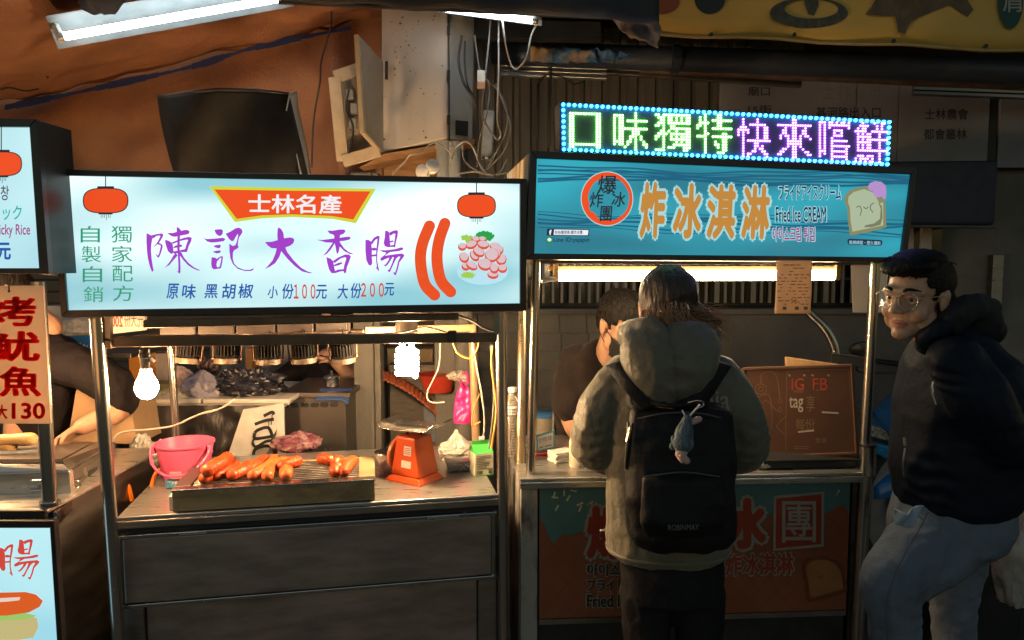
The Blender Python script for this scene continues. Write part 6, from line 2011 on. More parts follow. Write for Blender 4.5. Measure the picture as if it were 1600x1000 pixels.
for y in (627, 641):
    stroke_px(g, BP, [(1219, y - 6), (1216, y), (1219, y + 3), (1222, y), (1219, y - 6)], .7, .0012)
for y0, x0, x1 in ((610.5, 1240, 1256), (612.5, 1240, 1255), (609.5, 1274, 1292), (698, 1240, 1265), (701, 1240, 1262)):
    stroke_px(g, BP, [(x0, y0), (x1, y0)], .8, .0012)
stroke_px(g, BP, [(1228, 705), (1228, 660), (1229, 600), (1230, 583), (1238, 580), (1318, 577), (1326, 582), (1330, 640)], .7, .0011)
g.build('chalk_drawing', ch_f, bb)
o = M().hexa([P(1229, 558, 2.72), P(1330, 572, 2.74), P(1336, 650, 2.74), P(1229, 650, 2.72)], Vector((0, .02, 0))).build('wooden_panel', mat('light_plywood', (.55, .32, .15), .6, var=.15, stretch=(6, 1, 1), scale=6), bevel=.003)
tag(o, 'light plywood panel leaning behind the chalkboard', 'board')
tr_ = thing('black_tray', 'low black tray on the counter under the chalkboard', 'tray', tuple(Hz(1270, 733, H2)))
ca, cb = inv2 @ Hz(1195, 735, H2), inv2 @ Hz(1338, 731, H2)
M().box((ca.x, .05, H2 + .001), (cb.x, .16, H2 + .028), C2).build('body', black_p, tr_, bevel=.004)
M().box((ca.x - .004, .046, H2 + .0285), (cb.x + .004, .164, H2 + .033), C2).build('rim', dark_iron, tr_, bevel=.002)
bag('plastic_bag', 'small tan crumpled wrapper at the left end of the black tray', Hz(1200, 734, H2) + Vector((-.01, .01, .012)), .02, .015, .012, mat('tan_wrap', (.55, .42, .22), .5), 61)

# small goods at the left of the counter
wb = thing('water_bottle', 'tall clear ribbed water bottle with paper label behind the left post', 'bottle', tuple(Hz(800, 722, H2)))
c = Hz(801, 721, H2)
c.y = 2.62; c.x = P(801, 700, 2.62).x
prof = [(.034, .001)]
for k in range(14):
    z = .008 + k * .0105
    prof += [(.0355, z), (.0335, z + .0055)]
prof += [(.036, .158), (.036, .190), (.030, .206), (.018, .222), (.0145, .228), (.0145, .236)]
M().lathe(prof, c, 28).build('bottle_body', mat('clear_bottle', (.60, .52, .44), .12, trans=.7, var=.05), wb, smooth=35)
M().lathe([(.0165, .2365), (.0165, .250), (.015, .252)], c, 18).build('cap', white_p, wb, smooth=40)
M().lathe([(.0366, .160), (.0366, .189)], c, 28, close=False).build('label', paper, wb, smooth=40)
g = M()
for k in range(4):
    a = R(-120 + 14 * k)
    for z in (.168, .178):
        p = c + Vector((.0369 * math.cos(a), .0369 * math.sin(a), z))
        g.box(tuple(p - Vector((.0025, .001, .003))), tuple(p + Vector((.0025, .001, .003))))
g.build('label_marks', ink_m, wb)
wbt = thing('white_bottle', 'cream squeeze bottle with a round cap at the woman\'s elbow', 'bottle', tuple(Hz(903, 731, H2)))
c = Hz(903, 728, H2)
M().lathe([(.030, 0), (.031, .004), (.031, .085), (.026, .102), (.014, .110), (.012, .116)], c, 24).build('bottle_body', mat('cream_plastic', (.66, .55, .40), .4), wbt, smooth=40)
M().lathe([(.014, .1165), (.014, .135), (.010, .138)], c, 18).build('neck', white_p, wbt, smooth=40)
M().ball(c + Vector((0, 0, .150)), .016, .016, .014).build('round_cap', white_p, wbt, smooth=60)
npk = thing('napkin_stack', 'small stack of white folded napkins beside the squeeze bottle', 'napkins', tuple(Hz(876, 724, H2)))
for k in range(6):
    c = Hz(877, 720, H2)
    T = Matrix.Translation(c) @ Matrix.Rotation(R(28 + 4 * math.sin(k * 2)), 4, 'Z')
    M().box((-.04, -.03, .001 + k * .0062), (.04, .03, .006 + k * .0062), T).build('napkin', paper, npk, bevel=.001)
cdp = thing('counter_card', 'small card with teal border and handwriting on the counter', 'card', tuple(Hz(852, 708, H2)))
KP = Plane(P(838, 680, 2.62), P(866, 672, 2.64))
M().hexa([KP.hit(838, 680), KP.hit(866, 672), KP.hit(867, 700), KP.hit(839, 707)], Vector((0, .004, 0))).build('card_border', mat('teal_card', (.10, .36, .42), .5), cdp)
M().poly(shape(KP, [(840, 682.5), (864, 675.5), (865, 698), (841, 704)], .001)).build('card_face', paper, cdp)
text(KP, '인任住', (841.5, 685, 863, 692), ink_m, cdp, .002, slope=-.27)
g = M(); stroke_px(g, KP, [(843, 700), (848, 698)], 1.2, .002); stroke_px(g, KP, [(852, 697.5), (862, 695)], 1.2, .002); g.build('card_marks', ink_m, cdp)
M().hexa([P(840, 704, 2.6), P(854, 704, 2.6), P(852, 713, 2.5), P(838, 713, 2.5)], Vector((0, 0, -.004)))
o = M().box(tuple(Hz(848, 713, H2) + Vector((-.03, 0, .001))), tuple(Hz(848, 713, H2) + Vector((.02, .05, .012)))).build('red_cloth', mat('red_cloth', (.45, .05, .05), .7, var=.2), bevel=.004)
tag(o, 'folded red cloth under the small card', 'cloth')
tub = thing('lidded_tub', 'round clear tub with a blue lid behind the left cart posts', 'tub', tuple(P(850, 640, 3.2)))
c = P(850, 650, 3.2)
M().lathe([(.050, -.20), (.055, -.20), (.058, .0)], c, 26).build('tub_body', mat('murky_plastic', (.32, .28, .22), .35, var=.15), tub, smooth=40)
M().lathe([(.062, .0005), (.062, .012), (.055, .016)], c, 26).build('lid', mat('blue_lid', (.05, .18, .42), .4), tub, smooth=40)
sd = thing('side_table', 'low side table standing under the blue lidded tub', 'table', (c.x, 3.2, 0))
M().box((c.x - .16, 3.08, c.z - .225), (c.x + .16, 3.34, c.z - .202)).build('table_top', steel_d, sd, bevel=.003)
for sx in (-.14, .14):
    for sy in (3.1, 3.32):
        M().tube([(c.x + sx, sy, 0), (c.x + sx, sy, c.z - .226)], .012, 8).build('leg', steel_d, sd)
cable('tube_chair_back', 'grey bent tube of a chair back beside the seller\'s arm', [P(866, 700, 3.0), P(865, 660, 3.0), P(868, 638, 3.0), P(878, 624, 3.0), P(892, 620, 3.0)], .0085, mat('grey_tube', (.30, .28, .26), .35, .6), cat='chair')
bp_ = thing('bent_pipe', 'bent steel pipe ending in a dark bracket beside the chalkboard', 'pipe', tuple(P(1306, 555, 3.0)))
M().tube(crom([P(1245, 470, 3.0), P(1268, 492, 3.0), P(1288, 512, 3.0), P(1301, 535, 3.0), P(1306, 556, 3.0)], 8), .018, 16).build('tube', steel, bp_, smooth=60)
M().hexa([P(1298, 551, 2.98), P(1352, 558, 2.98), P(1352, 575, 2.98), P(1299, 568, 2.98)], Vector((0, .06, 0))).build('bracket', dark_iron, bp_, bevel=.004)
M().bar(P(1299, 552, 2.975), P(1340, 557, 2.975), .006, .004).build('bracket_edge', steel, bp_)
M().tube([P(1306, 568, 3.01), Vector((P(1306, 568, 3.01).x, 3.01, 0))], .02, 12).build('stand', dark_iron, bp_, smooth=40)

# =========================================================== blue scooter behind
blue = mat('blue_scooter_paint', (.012, .12, .36), .22, var=.1, coat=.6)
scr = thing('scooter', 'blue motor scooter parked by the wall behind the right cart post', 'scooter', (P(1395, 785, 3.72).x, 3.72, 0))
hub = P(1396, 784, 3.72)
RW = max(.2, hub.z)
fd = Vector((-.86, -.5, 0)).normalized()
sd_ = Vector((fd.y, -fd.x, 0))
def sc3(f, s, z):
    return Vector((hub.x, hub.y, 0)) + fd * f + sd_ * s + Vector((0, 0, z))
def wheel(f):
    c = sc3(f, 0, RW)
    M().lathe([(RW - .085, -.045), (RW - .02, -.052), (RW, -.02), (RW, .02), (RW - .02, .052), (RW - .085, .045)], c, 36, sd_, close=False).build('tyre', mat('tyre_rubber', (.02, .02, .02), .8), scr, smooth=50)
    M().lathe([(.03, -.05), (.05, -.03), (RW - .09, -.03), (RW - .075, -.045), (RW - .075, .045), (RW - .09, .03), (.05, .03), (.03, .05)], c, 30, sd_).build('rim', mat('cast_rim', (.38, .37, .36), .4, .6), scr, smooth=40)
    g = M()
    g.lathe([(.045, -.062), (.105, -.062), (.105, -.057), (.045, -.057)], c, 30, sd_)
    g.build('brake_disc', steel, scr, smooth=40)
    for k in range(6):
        a = 2 * math.pi * k / 6
        M().ball(c - sd_ * .063 + fd * (.075 * math.cos(a)) + Vector((0, 0, .075 * math.sin(a))), .006, n=6).build('disc_bolt', dark_iron, scr)
wheel(0); wheel(-1.2)
M().tube([sc3(0, -.075, RW), sc3(-.10, -.06, RW + .33)], .018, 10).build('fork_leg', steel, scr, smooth=40)
M().tube([sc3(0, .075, RW), sc3(-.10, .06, RW + .33)], .018, 10).build('fork_leg', steel, scr, smooth=40)
def secs(lst):
    out = []
    for f, z, w_, d_ in lst:
        r_ = []
        for k in range(20):
            a = 2 * math.pi * k / 20
            ca, sa = math.cos(a), math.sin(a)
            r_.append(sc3(f + d_ * math.copysign(abs(ca) ** .7, ca), w_ * math.copysign(abs(sa) ** .7, sa), z))
        out.append(r_)
    return out
M().rings(secs([(-.12, RW + .20, .07, .06), (-.10, RW + .27, .15, .11), (-.08, .70, .19, .13), (-.12, .82, .18, .11), (-.18, .92, .12, .09), (-.20, .98, .09, .07)])).build('front_shield', blue, scr, smooth=50)
M().rings(secs([(.02, RW + .06, .07, .20), (.03, RW + .12, .075, .19), (.0, RW + .17, .05, .12)])).build('front_mudguard', blue, scr, smooth=50)
M().rings(secs([(-.22, .985, .10, .07), (-.22, 1.04, .13, .08), (-.24, 1.09, .08, .05)])).build('handlebar_cover', black_p, scr, smooth=50)
M().rings(secs([(-.72, .34, .14, .55), (-.85, .55, .16, .52), (-.95, .72, .15, .48), (-.98, .78, .12, .44)])).build('rear_body', blue, scr, smooth=50)
M().rings(secs([(-.92, .785, .13, .42), (-.92, .84, .14, .42), (-.92, .86, .11, .38)])).build('seat', black_p, scr, smooth=50)
M().rings(secs([(-.42, .28, .15, .26), (-.42, .33, .15, .26)])).build('floorboard', black_p, scr)
c = P(1377, 680, 3.5)
hl = mat('lamp_lens', (.62, .60, .55), .12, trans=.3, col2=(.25, .24, .22), scale=60, thr=(.4, .6))
M().hexa([P(1357, 663, 3.50), P(1383, 672, 3.48), P(1396, 692, 3.52), P(1362, 684, 3.50)], Vector((0.02, .05, 0))).build('headlight', hl, scr, bevel=.012, seg=3)
M().hexa([P(1336, 628, 3.52), P(1364, 640, 3.46), P(1400, 690, 3.5), P(1352, 640, 3.5)], Vector((.02, .04, 0))).build('nose_panel', blue, scr, bevel=.01, seg=3)
M().hexa([P(1352, 690, 3.50), P(1396, 700, 3.50), P(1392, 722, 3.52), P(1360, 706, 3.52)], Vector((.02, .05, 0))).build('nose_panel', mat('bright_blue_paint', (.02, .20, .46), .25, coat=.5), scr, bevel=.01, seg=3)
mh = P(1347, 545, 3.6)
M().lathe([(.001, -.012), (.030, -.008), (.036, .002), (.034, .010), (.001, .012)], mh, 20, Vector((.5, 1, .1)), ell=1.7).build('mirror', black_p, scr, smooth=50)
M().tube(crom([mh + Vector((0, 0, -.05)), mh + Vector((.02, .02, -.12)), sc3(-.22, -.13, 1.05)], 6), .006, 8).build('mirror_stem', black_p, scr)
M().tube([sc3(-.24, -.30, 1.05), sc3(-.22, 0, 1.05), sc3(-.24, .30, 1.05)], .015, 10).build('handlebar', black_p, scr, smooth=40)

# bin with pale bag at the right edge
bn = thing('rubbish_bin', 'black rubbish bin standing behind the man\'s legs at the right edge', 'bin', (P(1560, 900, 2.75).x, 2.85, 0))
c = Vector((P(1550, 900, 2.75).x, 2.9, 0))
M().rings([[c + Vector((x * .13, y * .13, .0)) for x, y in ((-1, -1), (1, -1), (1, 1), (-1, 1))], [c + Vector((x * .155, y * .155, .62)) for x, y in ((-1, -1), (1, -1), (1, 1), (-1, 1))]]).build('bin_body', black_p, bn, bevel=.02, seg=3)
M().box(tuple(c + Vector((-.17, -.17, .621))), tuple(c + Vector((.17, .17, .66)))).build('bin_lid', black_p, bn, bevel=.012, seg=3)
bag('plastic_bag', 'tall pale grey carrier bag hanging at the bottom right edge', P(1592, 880, 2.55), .085, .07, .19, mat('grey_carrier', (.36, .33, .32), .45, var=.2, bump=.5, bscale=20), 71, .06, crump=.28)
# =========================================================== people
def remeshed(g, vox, smooth_it=2, fac=.5):
    me = g.mesh('tmp')
    bm = bmesh.new(); bm.from_mesh(me)
    bmesh.ops.recalc_face_normals(bm, faces=bm.faces)
    bm.to_mesh(me); bm.free()
    o = bpy.data.objects.new('tmp', me)
    COL.objects.link(o)
    md = o.modifiers.new('r', 'REMESH'); md.mode = 'VOXEL'; md.voxel_size = vox
    if smooth_it:
        md = o.modifiers.new('s', 'SMOOTH'); md.iterations = smooth_it; md.factor = fac
    dg = bpy.context.evaluated_depsgraph_get()
    out = bpy.data.meshes.new_from_object(o.evaluated_get(dg))
    bpy.data.objects.remove(o)
    bpy.data.meshes.remove(me)
    return out


def finish(me, name, mats, parent, fold=None, region=None):
    if fold:
        vs = [v.co.copy() for v in me.vertices]
        ns = [v.normal.copy() for v in me.vertices]
        for v, p, n in zip(me.vertices, vs, ns):
            v.co = p + n * fold(p, n)
    if region:
        for f in me.polygons:
            f.material_index = region(f.center)
    inv = pm(parent).inverted()
    me.transform(inv)
    for m in (mats if isinstance(mats, (list, tuple)) else [mats]):
        me.materials.append(m)
    me.polygons.foreach_set('use_smooth', [True] * len(me.polygons))
    me.name = name
    o = bpy.data.objects.new(name, me)
    COL.objects.link(o)
    o.parent = parent
    WM[o.name] = pm(parent)
    return o


def cloth_fold(seed, amp=.006, f1=9., axis=Vector((0, 0, 1)), joints=()):
    sv = Vector((seed, seed * 2.3, seed * .7))
    def fn(p, n):
        q = Vector((p.x * f1, p.y * f1, p.z * f1 * .55)) + sv
        w_ = noise.noise(q) * .9 + .5 * noise.noise(q * 2.3)
        ridge = 1 - abs(noise.noise(Vector((p.x * f1 * 1.3, p.y * f1 * 1.3, p.z * f1 * .9)) + sv * 2)) * 2.4
        d = amp * (w_ + .8 * max(0, ridge) - .7 * max(0, .5 - 4 * abs(noise.noise(Vector((p.x * f1 * .8, p.y * f1 * .8, p.z * f1 * .42)) + sv * 3))))
        for j, rad, ph in joints:
            r = (p - j).length
            if r < rad:
                k = (1 - r / rad)
                d += amp * .8 * k * math.sin((p.z - j.z) * 130 + 6 * noise.noise(p * 12 + sv) + ph)
        return d
    return fn


def oval(c, rx, ry, ang=0., tilt=None, n=22, pw=.85):
    out = []
    for k in range(n):
        a = 2 * math.pi * k / n
        x = math.copysign(abs(math.cos(a)) ** pw, math.cos(a)) * rx
        y = math.copysign(abs(math.sin(a)) ** pw, math.sin(a)) * ry
        p = Vector((x * math.cos(ang) - y * math.sin(ang), x * math.sin(ang) + y * math.cos(ang), 0))
        if tilt is not None:
            p = tilt @ p
        out.append(Vector(c) + p)
    return out


def limb(g, pts, rs, n=14):
    q = crom(pts, 6)
    rr_ = []
    m = len(pts) - 1
    for i in range(len(q)):
        t = i / 6
        k = min(int(t), m - 1); f = t - k
        rr_.append(rs[k] + (rs[k + 1] - rs[k]) * f)
    g.tube(q, rr_, n, round_ends=True)


def basis(f, up=Vector((0, 0, 1)), roll=0.):
    """columns: x = the figure's own left... y = forward, z = up"""
    y = Vector(f).normalized()
    x = y.cross(up).normalized()
    z = x.cross(y).normalized()
    m = Matrix((x, y, z)).transposed()
    return m @ Matrix.Rotation(roll, 3, 'Y')


def add_head(g, c, Bm, s=1., face=True, neck=.17, neck_dir=None):
    T = lambda x, y, z: Vector(c) + Bm @ (Vector((x, y, z)) * s)
    def eb(x, y, z, rx, ry, rz, n=16):
        g.ball(T(x, y, z), rx * s, ry * s, rz * s, n, Bm)
    eb(0, -.012, .035, .074, .092, .080, 22)
    eb(0, .026, -.02, .061, .060, .082, 22)
    eb(0, .030, -.074, .047, .048, .040)
    eb(0, .062, -.096, .026, .022, .019)
    for k in (-1, 1):
        eb(k * .037, .052, -.036, .027, .026, .028)
        eb(k * .046, .016, -.062, .025, .038, .034)
        eb(k * .0755, -.004, -.006, .009, .020, .032, 12)
        eb(k * .079, -.010, .008, .007, .015, .020, 10)
    if face:
        g.tube(crom([T(-.05, .062, .020), T(-.025, .081, .025), T(0, .084, .020), T(.025, .081, .025), T(.05, .062, .020)], 4), .0105 * s, 8, round_ends=True)
        g.tube([T(0, .080, .016), T(0, .092, -.004), T(0, .104, -.026)], [.0075 * s, .0085 * s, .0115 * s], 10, round_ends=True)
        eb(0, .106, -.030, .0115, .010, .0095, 12)
        for k in (-1, 1):
            eb(k * .0125, .096, -.033, .0085, .010, .0075, 10)
            # eyelids
            g.tube(crom([T(k * .015, .0775, .004), T(k * .031, .0825, .0095), T(k * .047, .0700, .004)], 4), .0042 * s, 8, round_ends=True)
            g.tube(crom([T(k * .017, .0765, -.003), T(k * .031, .0790, -.0075), T(k * .046, .0690, -.003)], 4), .0036 * s, 8, round_ends=True)
        g.tube(crom([T(-.024, .067, -.066), T(-.009, .0785, -.0600), T(0, .0790, -.0615), T(.009, .0785, -.0600), T(.024, .067, -.066)], 4), [.003 * s] + [.0045 * s] * 15 + [.003 * s], 8, round_ends=True)
        g.tube(crom([T(-.021, .068, -.069), T(0, .0785, -.0745), T(.021, .068, -.069)], 4), [.003 * s] + [.0056 * s] * 7 + [.003 * s], 8, round_ends=True)
    nd = Vector((0, 0, -1)) if neck_dir is None else Vector(neck_dir).normalized()
    a = T(0, -.022, -.055)
    g.tube([a, a + nd * neck * .5, a + nd * neck], [.054 * s, .053 * s, .060 * s], 16, round_ends=True)
    return T


def add_hand(g, wrist, d, nrm, s=1., curl=.5, thumb=1):
    """palm, four unequal bent fingers and a thumb leaving the side of the palm"""
    d = Vector(d).normalized(); nrm = Vector(nrm).normalized()
    sd = d.cross(nrm).normalized()
    nrm = sd.cross(d)
    w = Vector(wrist)
    q = [w, w + d * .04 * s, w + d * .085 * s]
    for off in (-.026, -.009, .009, .026):
        g.tube([w + sd * off * .6 * s, w + d * .045 * s + sd * off * s, w + d * .088 * s + sd * off * 1.05 * s], [.013 * s, .0125 * s, .0098 * s], 10, round_ends=True)
    for off, L_ in ((-.030, .058), (-.010, .075), (.010, .081), (.030, .073)):
        p = w + d * .088 * s + sd * off * 1.02 * s
        ang = 0.
        pts = [p - d * .012 * s, p]
        for k, fr in enumerate((.45, .32, .23)):
            ang += curl * (.55, .9, .6)[k]
            dd = d * math.cos(ang) + nrm * math.sin(ang)
            p = p + dd * L_ * fr * s
            pts.append(p)
        g.tube(pts, [.0092 * s, .0092 * s, .0085 * s, .0080 * s, .0068 * s], 10, round_ends=True)
    o = w + d * .028 * s + sd * (.030 * thumb) * s
    t1 = o + (d * .6 + sd * thumb * .6 + nrm * .35).normalized() * .034 * s
    t2 = t1 + (d * .9 + sd * thumb * .15 + nrm * (.3 + curl * .4)).normalized() * .030 * s
    g.tube([o - sd * thumb * .012 * s, o, t1, t2], [.013 * s, .0125 * s, .010 * s, .0078 * s], 10, round_ends=True)


def eyes(T, s, parent, Bm, c, brows=True, look=(0, 0)):
    ew = mat('eye_white', (.60, .55, .50), .2)
    ei = mat('iris_dark', (.02, .012, .010), .12)
    for k in (-1, 1):
        M().ball(T(k * .031, .0705, .0005), .0115 * s, n=14).build('eyeball', ew, parent, smooth=60)
        M().ball(T(k * .031 + look[0], .0808, .0010 + look[1]), .0052 * s, .0042 * s, .0052 * s, 12, Bm).build('iris', ei, parent, smooth=60)
        if brows:
            q = crom([T(k * .014, .0905, .024), T(k * .030, .0915, .0305), T(k * .052, .0700, .0260)], 5)
            M().tube(q, [.0026 * s, .004 * s, .0044 * s, .0044 * s, .0044 * s, .004 * s, .004 * s, .0036 * s, .003 * s, .0022 * s, .0015 * s], 8).build('eyebrow', hair_m, parent, smooth=60)


def strands(name, roots, parent, m, r=.0012, n=5):
    g = M()
    for pts in roots:
        q = crom(pts, 4)
        g.tube(q, [r * (1 - .85 * i / (len(q) - 1)) for i in range(len(q))], 4, caps=False)
    return g.build(name, m, parent, smooth=60)


# ---------------------------------------------------------------- woman from behind
YB = 2.06
u_ = YB / FPX
def wp(px, py, dy=0.):
    return P(px, py, YB + dy)
wo = thing('person', 'person with pulled back hair in a khaki hooded jacket seen from behind at the counter', 'person', (P(1045, 800, YB).x, YB, 0))
BmW = basis((.02, 1, -.25))
hc = wp(1043, 482, .02)
g = M()
TW = add_head(g, hc, BmW, .98, face=True, neck=.16, neck_dir=(0, -.25, -1))
g.rings([oval(wp(1045, 590, .02), .16, .09), oval(wp(1045, 650, .02), .17, .11), oval(wp(1045, 780), .13, .09)])
hands = []
for k, (sx, ex, wx) in enumerate(((984, 936, 968), (1110, 1156, 1118))):
    a, e, h = wp(sx, 585, .02), wp(ex, 690, .04), wp(wx, 712, .30)
    limb(g, [a, e, h], [.042, .038, .026])
    add_hand(g, h, (.15 if k == 0 else -.15, 1, -.1), (0, 0, -1), .9, .5, 1 if k == 0 else -1)
body = finish(remeshed(g, .006, 2), 'body', skin, wo)
# hair
hair_b = mat('hair_brown', (.034, .017, .009), .5, var=.5, scale=70, stretch=(1, 1, .12), bump=.7, bscale=130, spec=.6)
g = M()
g.ball(TW(0, -.020, .036), .083, .098, .083, 26, BmW)
g.ball(TW(0, -.050, -.03), .070, .062, .062, 20, BmW)
limb(g, [wp(1085, 485, -.02), wp(1100, 500, -.05), wp(1122, 503, -.05)], [.026, .034, .012])
limb(g, [wp(1020, 500, -.02), wp(1050, 512, -.05), wp(1085, 512, -.04)], [.022, .030, .018])
def hair_f(p, n):
    l = p - Vector(hc)
    return .0016 * math.sin(l.x * 900 + 14 * noise.noise(p * 16)) + .004 * noise.noise(p * 28)
finish(remeshed(g, .005, 3), 'hair', hair_b, wo, hair_f)
rr = random.Random(8)
rts = []
for i in range(230):
    a = wp(rr.uniform(1062, 1100), rr.uniform(482, 515), rr.uniform(-.08, -.02))
    L_ = rr.uniform(20, 62) * (1.0 if i % 3 else .55)
    sl_ = rr.uniform(-.25, .75)
    e = a + Vector((L_ * u_, rr.uniform(-.04, .02), -L_ * u_ * sl_))
    m_ = a.lerp(e, .5) + Vector((0, -.01, rr.uniform(-.004, .016)))
    rts.append([a, m_, e])
for i in range(110):
    x = rr.uniform(1006, 1080)
    a = wp(x, rr.uniform(470, 500), -.105)
    e = wp(x + rr.uniform(-12, 26), rr.uniform(508, 528), -.10)
    rts.append([a, a.lerp(e, .5) + Vector((rr.uniform(-.008, .008), -.012, 0)), e])
for i in range(46):
    x = rr.uniform(1003, 1018)
    a = wp(x, rr.uniform(480, 500), -.03)
    e = wp(x + rr.uniform(-16, 10), rr.uniform(505, 528), -.05)
    rts.append([a, a.lerp(e, .5) + Vector((rr.uniform(-.01, .006), -.01, 0)), e])
tag(strands('loose_hair', rts, wo, mat('hair_backlit', (.36, .17, .075), .4), .0013), kind='stuff')  # pale strand colour stands in for the tube lamp's backlight
# jacket
khaki = mat('khaki_nylon', (.165, .146, .104), .52, spec=.3, col2=(.115, .103, .075), scale=5, bump=.5, bscale=46, thr=(.3, .75), sheen=.2)
g = M()
g.rings([oval(wp(1045, 562, .0), .075, .075), oval(wp(1045, 574, .0), .145, .095), oval(wp(1045, 596), .178, .115), oval(wp(1045, 660), .180, .13),
         oval(wp(1045, 740), .175, .132), oval(wp(1044, 800), .174, .130), oval(wp(1043, 845), .174, .126), oval(wp(1042, 858), .168, .120), oval(wp(1042, 866), .156, .110)])
limb(g, [wp(975, 590, .01), wp(944, 640, .0), wp(932, 694, .03), wp(955, 710, .16), wp(980, 710, .26)], [.066, .073, .072, .060, .045])
limb(g, [wp(1120, 590, .01), wp(1148, 640, .0), wp(1160, 694, .03), wp(1140, 710, .16), wp(1118, 710, .26)], [.066, .073, .072, .060, .045])
jf = cloth_fold(3.3, .0048, 10, joints=((wp(915, 690), .13, 0), (wp(1172, 690), .13, 2), (wp(955, 620), .10, 1), (wp(1135, 620), .10, 3)))
jk = finish(remeshed(g, .008, 3), 'jacket', khaki, wo, jf)
# hem band
M().tube([p + Vector((0, 0, 0)) for p in (oval(wp(1043, 854), .172, .124, n=40) + [oval(wp(1043, 854), .172, .124, n=40)[0]])], .006, 8, caps=False).build('hem', khaki, wo, smooth=60)
M().tube([wp(946, 828, -.02), wp(938, 829, -.03)], .003, 6).build('drawcord', paper, wo)
# hood lying on the back
g = M()
g.rings([oval(wp(1044, 508, -.075), .095, .050), oval(wp(1045, 516, -.085), .122, .070), oval(wp(1047, 540, -.095), .137, .088), oval(wp(1046, 570, -.105), .130, .092),
         oval(wp(1044, 595, -.110), .108, .085), oval(wp(1040, 615, -.115), .075, .070), oval(wp(1036, 630, -.120), .040, .048), oval(wp(1035, 636, -.120), .015, .02)])
g.tube(crom([wp(978, 530, .03), wp(982, 514, -.04), wp(1010, 510, -.11), wp(1046, 519, -.13), wp(1085, 516, -.11), wp(1112, 522, -.04), wp(1116, 535, .03)], 6), .024, 12, round_ends=True)
def hoodf(p, n):
    d = cloth_fold(7.1, .0045, 12)(p, n)
    sx = P(1034, 600, YB).x
    c_ = sx + (p.z - 1.30) * -.10
    d -= .010 * math.exp(-((p.x - c_) / .0045) ** 2) * (1 if p.y < YB - .03 else 0)
    d += .004 * math.sin((p.z + p.x * .5) * 120 + 5 * noise.noise(p * 14)) * math.exp(-((p.x - c_) / .03) ** 2)
    return d
finish(remeshed(g, .007, 4), 'hood', khaki, wo, hoodf)
# lettering on the back: draped just over the cloth by projecting along the view of the back
def drape(s, bx, m, parent, off, bold, target):
    from mathutils.bvhtree import BVHTree
    bm = bmesh.new(); bm.from_mesh(target.data); bm.transform(pm(parent))
    bvh = BVHTree.FromBMesh(bm)
    vs, fs = text_mesh(s)
    a = min(v.x for v in vs); b = max(v.x for v in vs); c = min(v.y for v in vs); d = max(v.y for v in vs)
    g = M()
    lo, hi = wp(bx[0], bx[3]), wp(bx[2], bx[1])
    sh = [(0, 0), (bold, 0), (-bold, 0), (0, bold), (0, -bold)]
    for q, (sx, sy) in enumerate(sh):
        out = []
        for v in vs:
            x = lo.x + (v.x + sx - a) / (b - a) * (hi.x - lo.x)
            z = lo.z + (v.y + sy - c) / (d - c) * (hi.z - lo.z)
            h = bvh.ray_cast(Vector((x, 0, z)), Vector((0, 1, 0)))[0]
            y = (h.y if h else YB - .13) - off - q * .0001
            out.append(Vector((x, y, z)))
        g.add(out, fs)
    bm.free()
    return g.build('lettering', m, parent)
drape('California', (970, 600, 1126, 628), mat('grey_lettering', (.30, .27, .22), .6), wo, .0035, .018, jk)
# trousers
blk = mat('black_denim', (.014, .013, .015), .8, spec=.15, var=.3, bump=.3, bscale=60)
g = M()
g.rings([oval(wp(1048, 845), .140, .10), oval(wp(1050, 890), .148, .11), oval(wp(1050, 930), .142, .105)])
fy = .0
for sx, fx in ((1012, 1010), (1090, 1092)):
    a = wp(sx, 925)
    k = wp(fx, 1000); k.z = .47
    f = Vector((k.x, YB + .02, .09))
    limb(g, [a, k, f], [.082, .062, .052])
finish(remeshed(g, .008, 3), 'trousers', blk, wo, cloth_fold(5.2, .004, 12))
for fx in (1010, 1092):
    x = wp(fx, 1000).x
    M().rings([oval((x, YB + .05, .002), .045, .12), oval((x, YB + .05, .03), .048, .125), oval((x, YB + .03, .07), .042, .09), oval((x, YB, .10), .038, .05)]).build('shoe', blk, wo, smooth=60)

# ---------------------------------------------------------------- backpack
bpk = thing('backpack', 'black backpack with wide straps worn over the khaki jacket', 'backpack', tuple(wp(1060, 860, -.2)))
nyl = mat('black_nylon', (.010, .010, .011), .6, spec=.2, var=.35, bump=.35, bscale=50)
g = M()
g.rings([oval(wp(1062, 630, -.13), .105, .025, pw=.8), oval(wp(1063, 640, -.145), .130, .050, pw=.75), oval(wp(1062, 690, -.16), .140, .068, pw=.72), oval(wp(1063, 775, -.17), .143, .082, pw=.72), oval(wp(1064, 832, -.165), .138, .078, pw=.75), oval(wp(1064, 850, -.155), .122, .060, pw=.8), oval(wp(1064, 857, -.14), .09, .035, pw=.9)])
finish(remeshed(g, .008, 4), 'main_compartment', nyl, bpk, cloth_fold(9.4, .008, 8))
g = M()
g.rings([oval(wp(1066, 738, -.225), .090, .015, pw=.8), oval(wp(1066, 748, -.235), .104, .026, pw=.75), oval(wp(1067, 815, -.243), .106, .028, pw=.75), oval(wp(1067, 838, -.222), .092, .018, pw=.8)])
finish(remeshed(g, .007, 3), 'front_pocket', nyl, bpk, cloth_fold(2.4, .006, 10))
M().tube(crom([wp(1008, 745, -.245), wp(1066, 738, -.262), wp(1124, 745, -.245)], 8), .0028, 6).build('pocket_zip', mat('dark_zip', (.10, .09, .085), .35, .7), bpk)
M().tube(crom([wp(995, 655, -.19), wp(1040, 646, -.225), wp(1090, 646, -.225), wp(1132, 655, -.19)], 8), .003, 6).build('top_zip', mat('dark_zip', (.10, .09, .085), .35, .7), bpk)
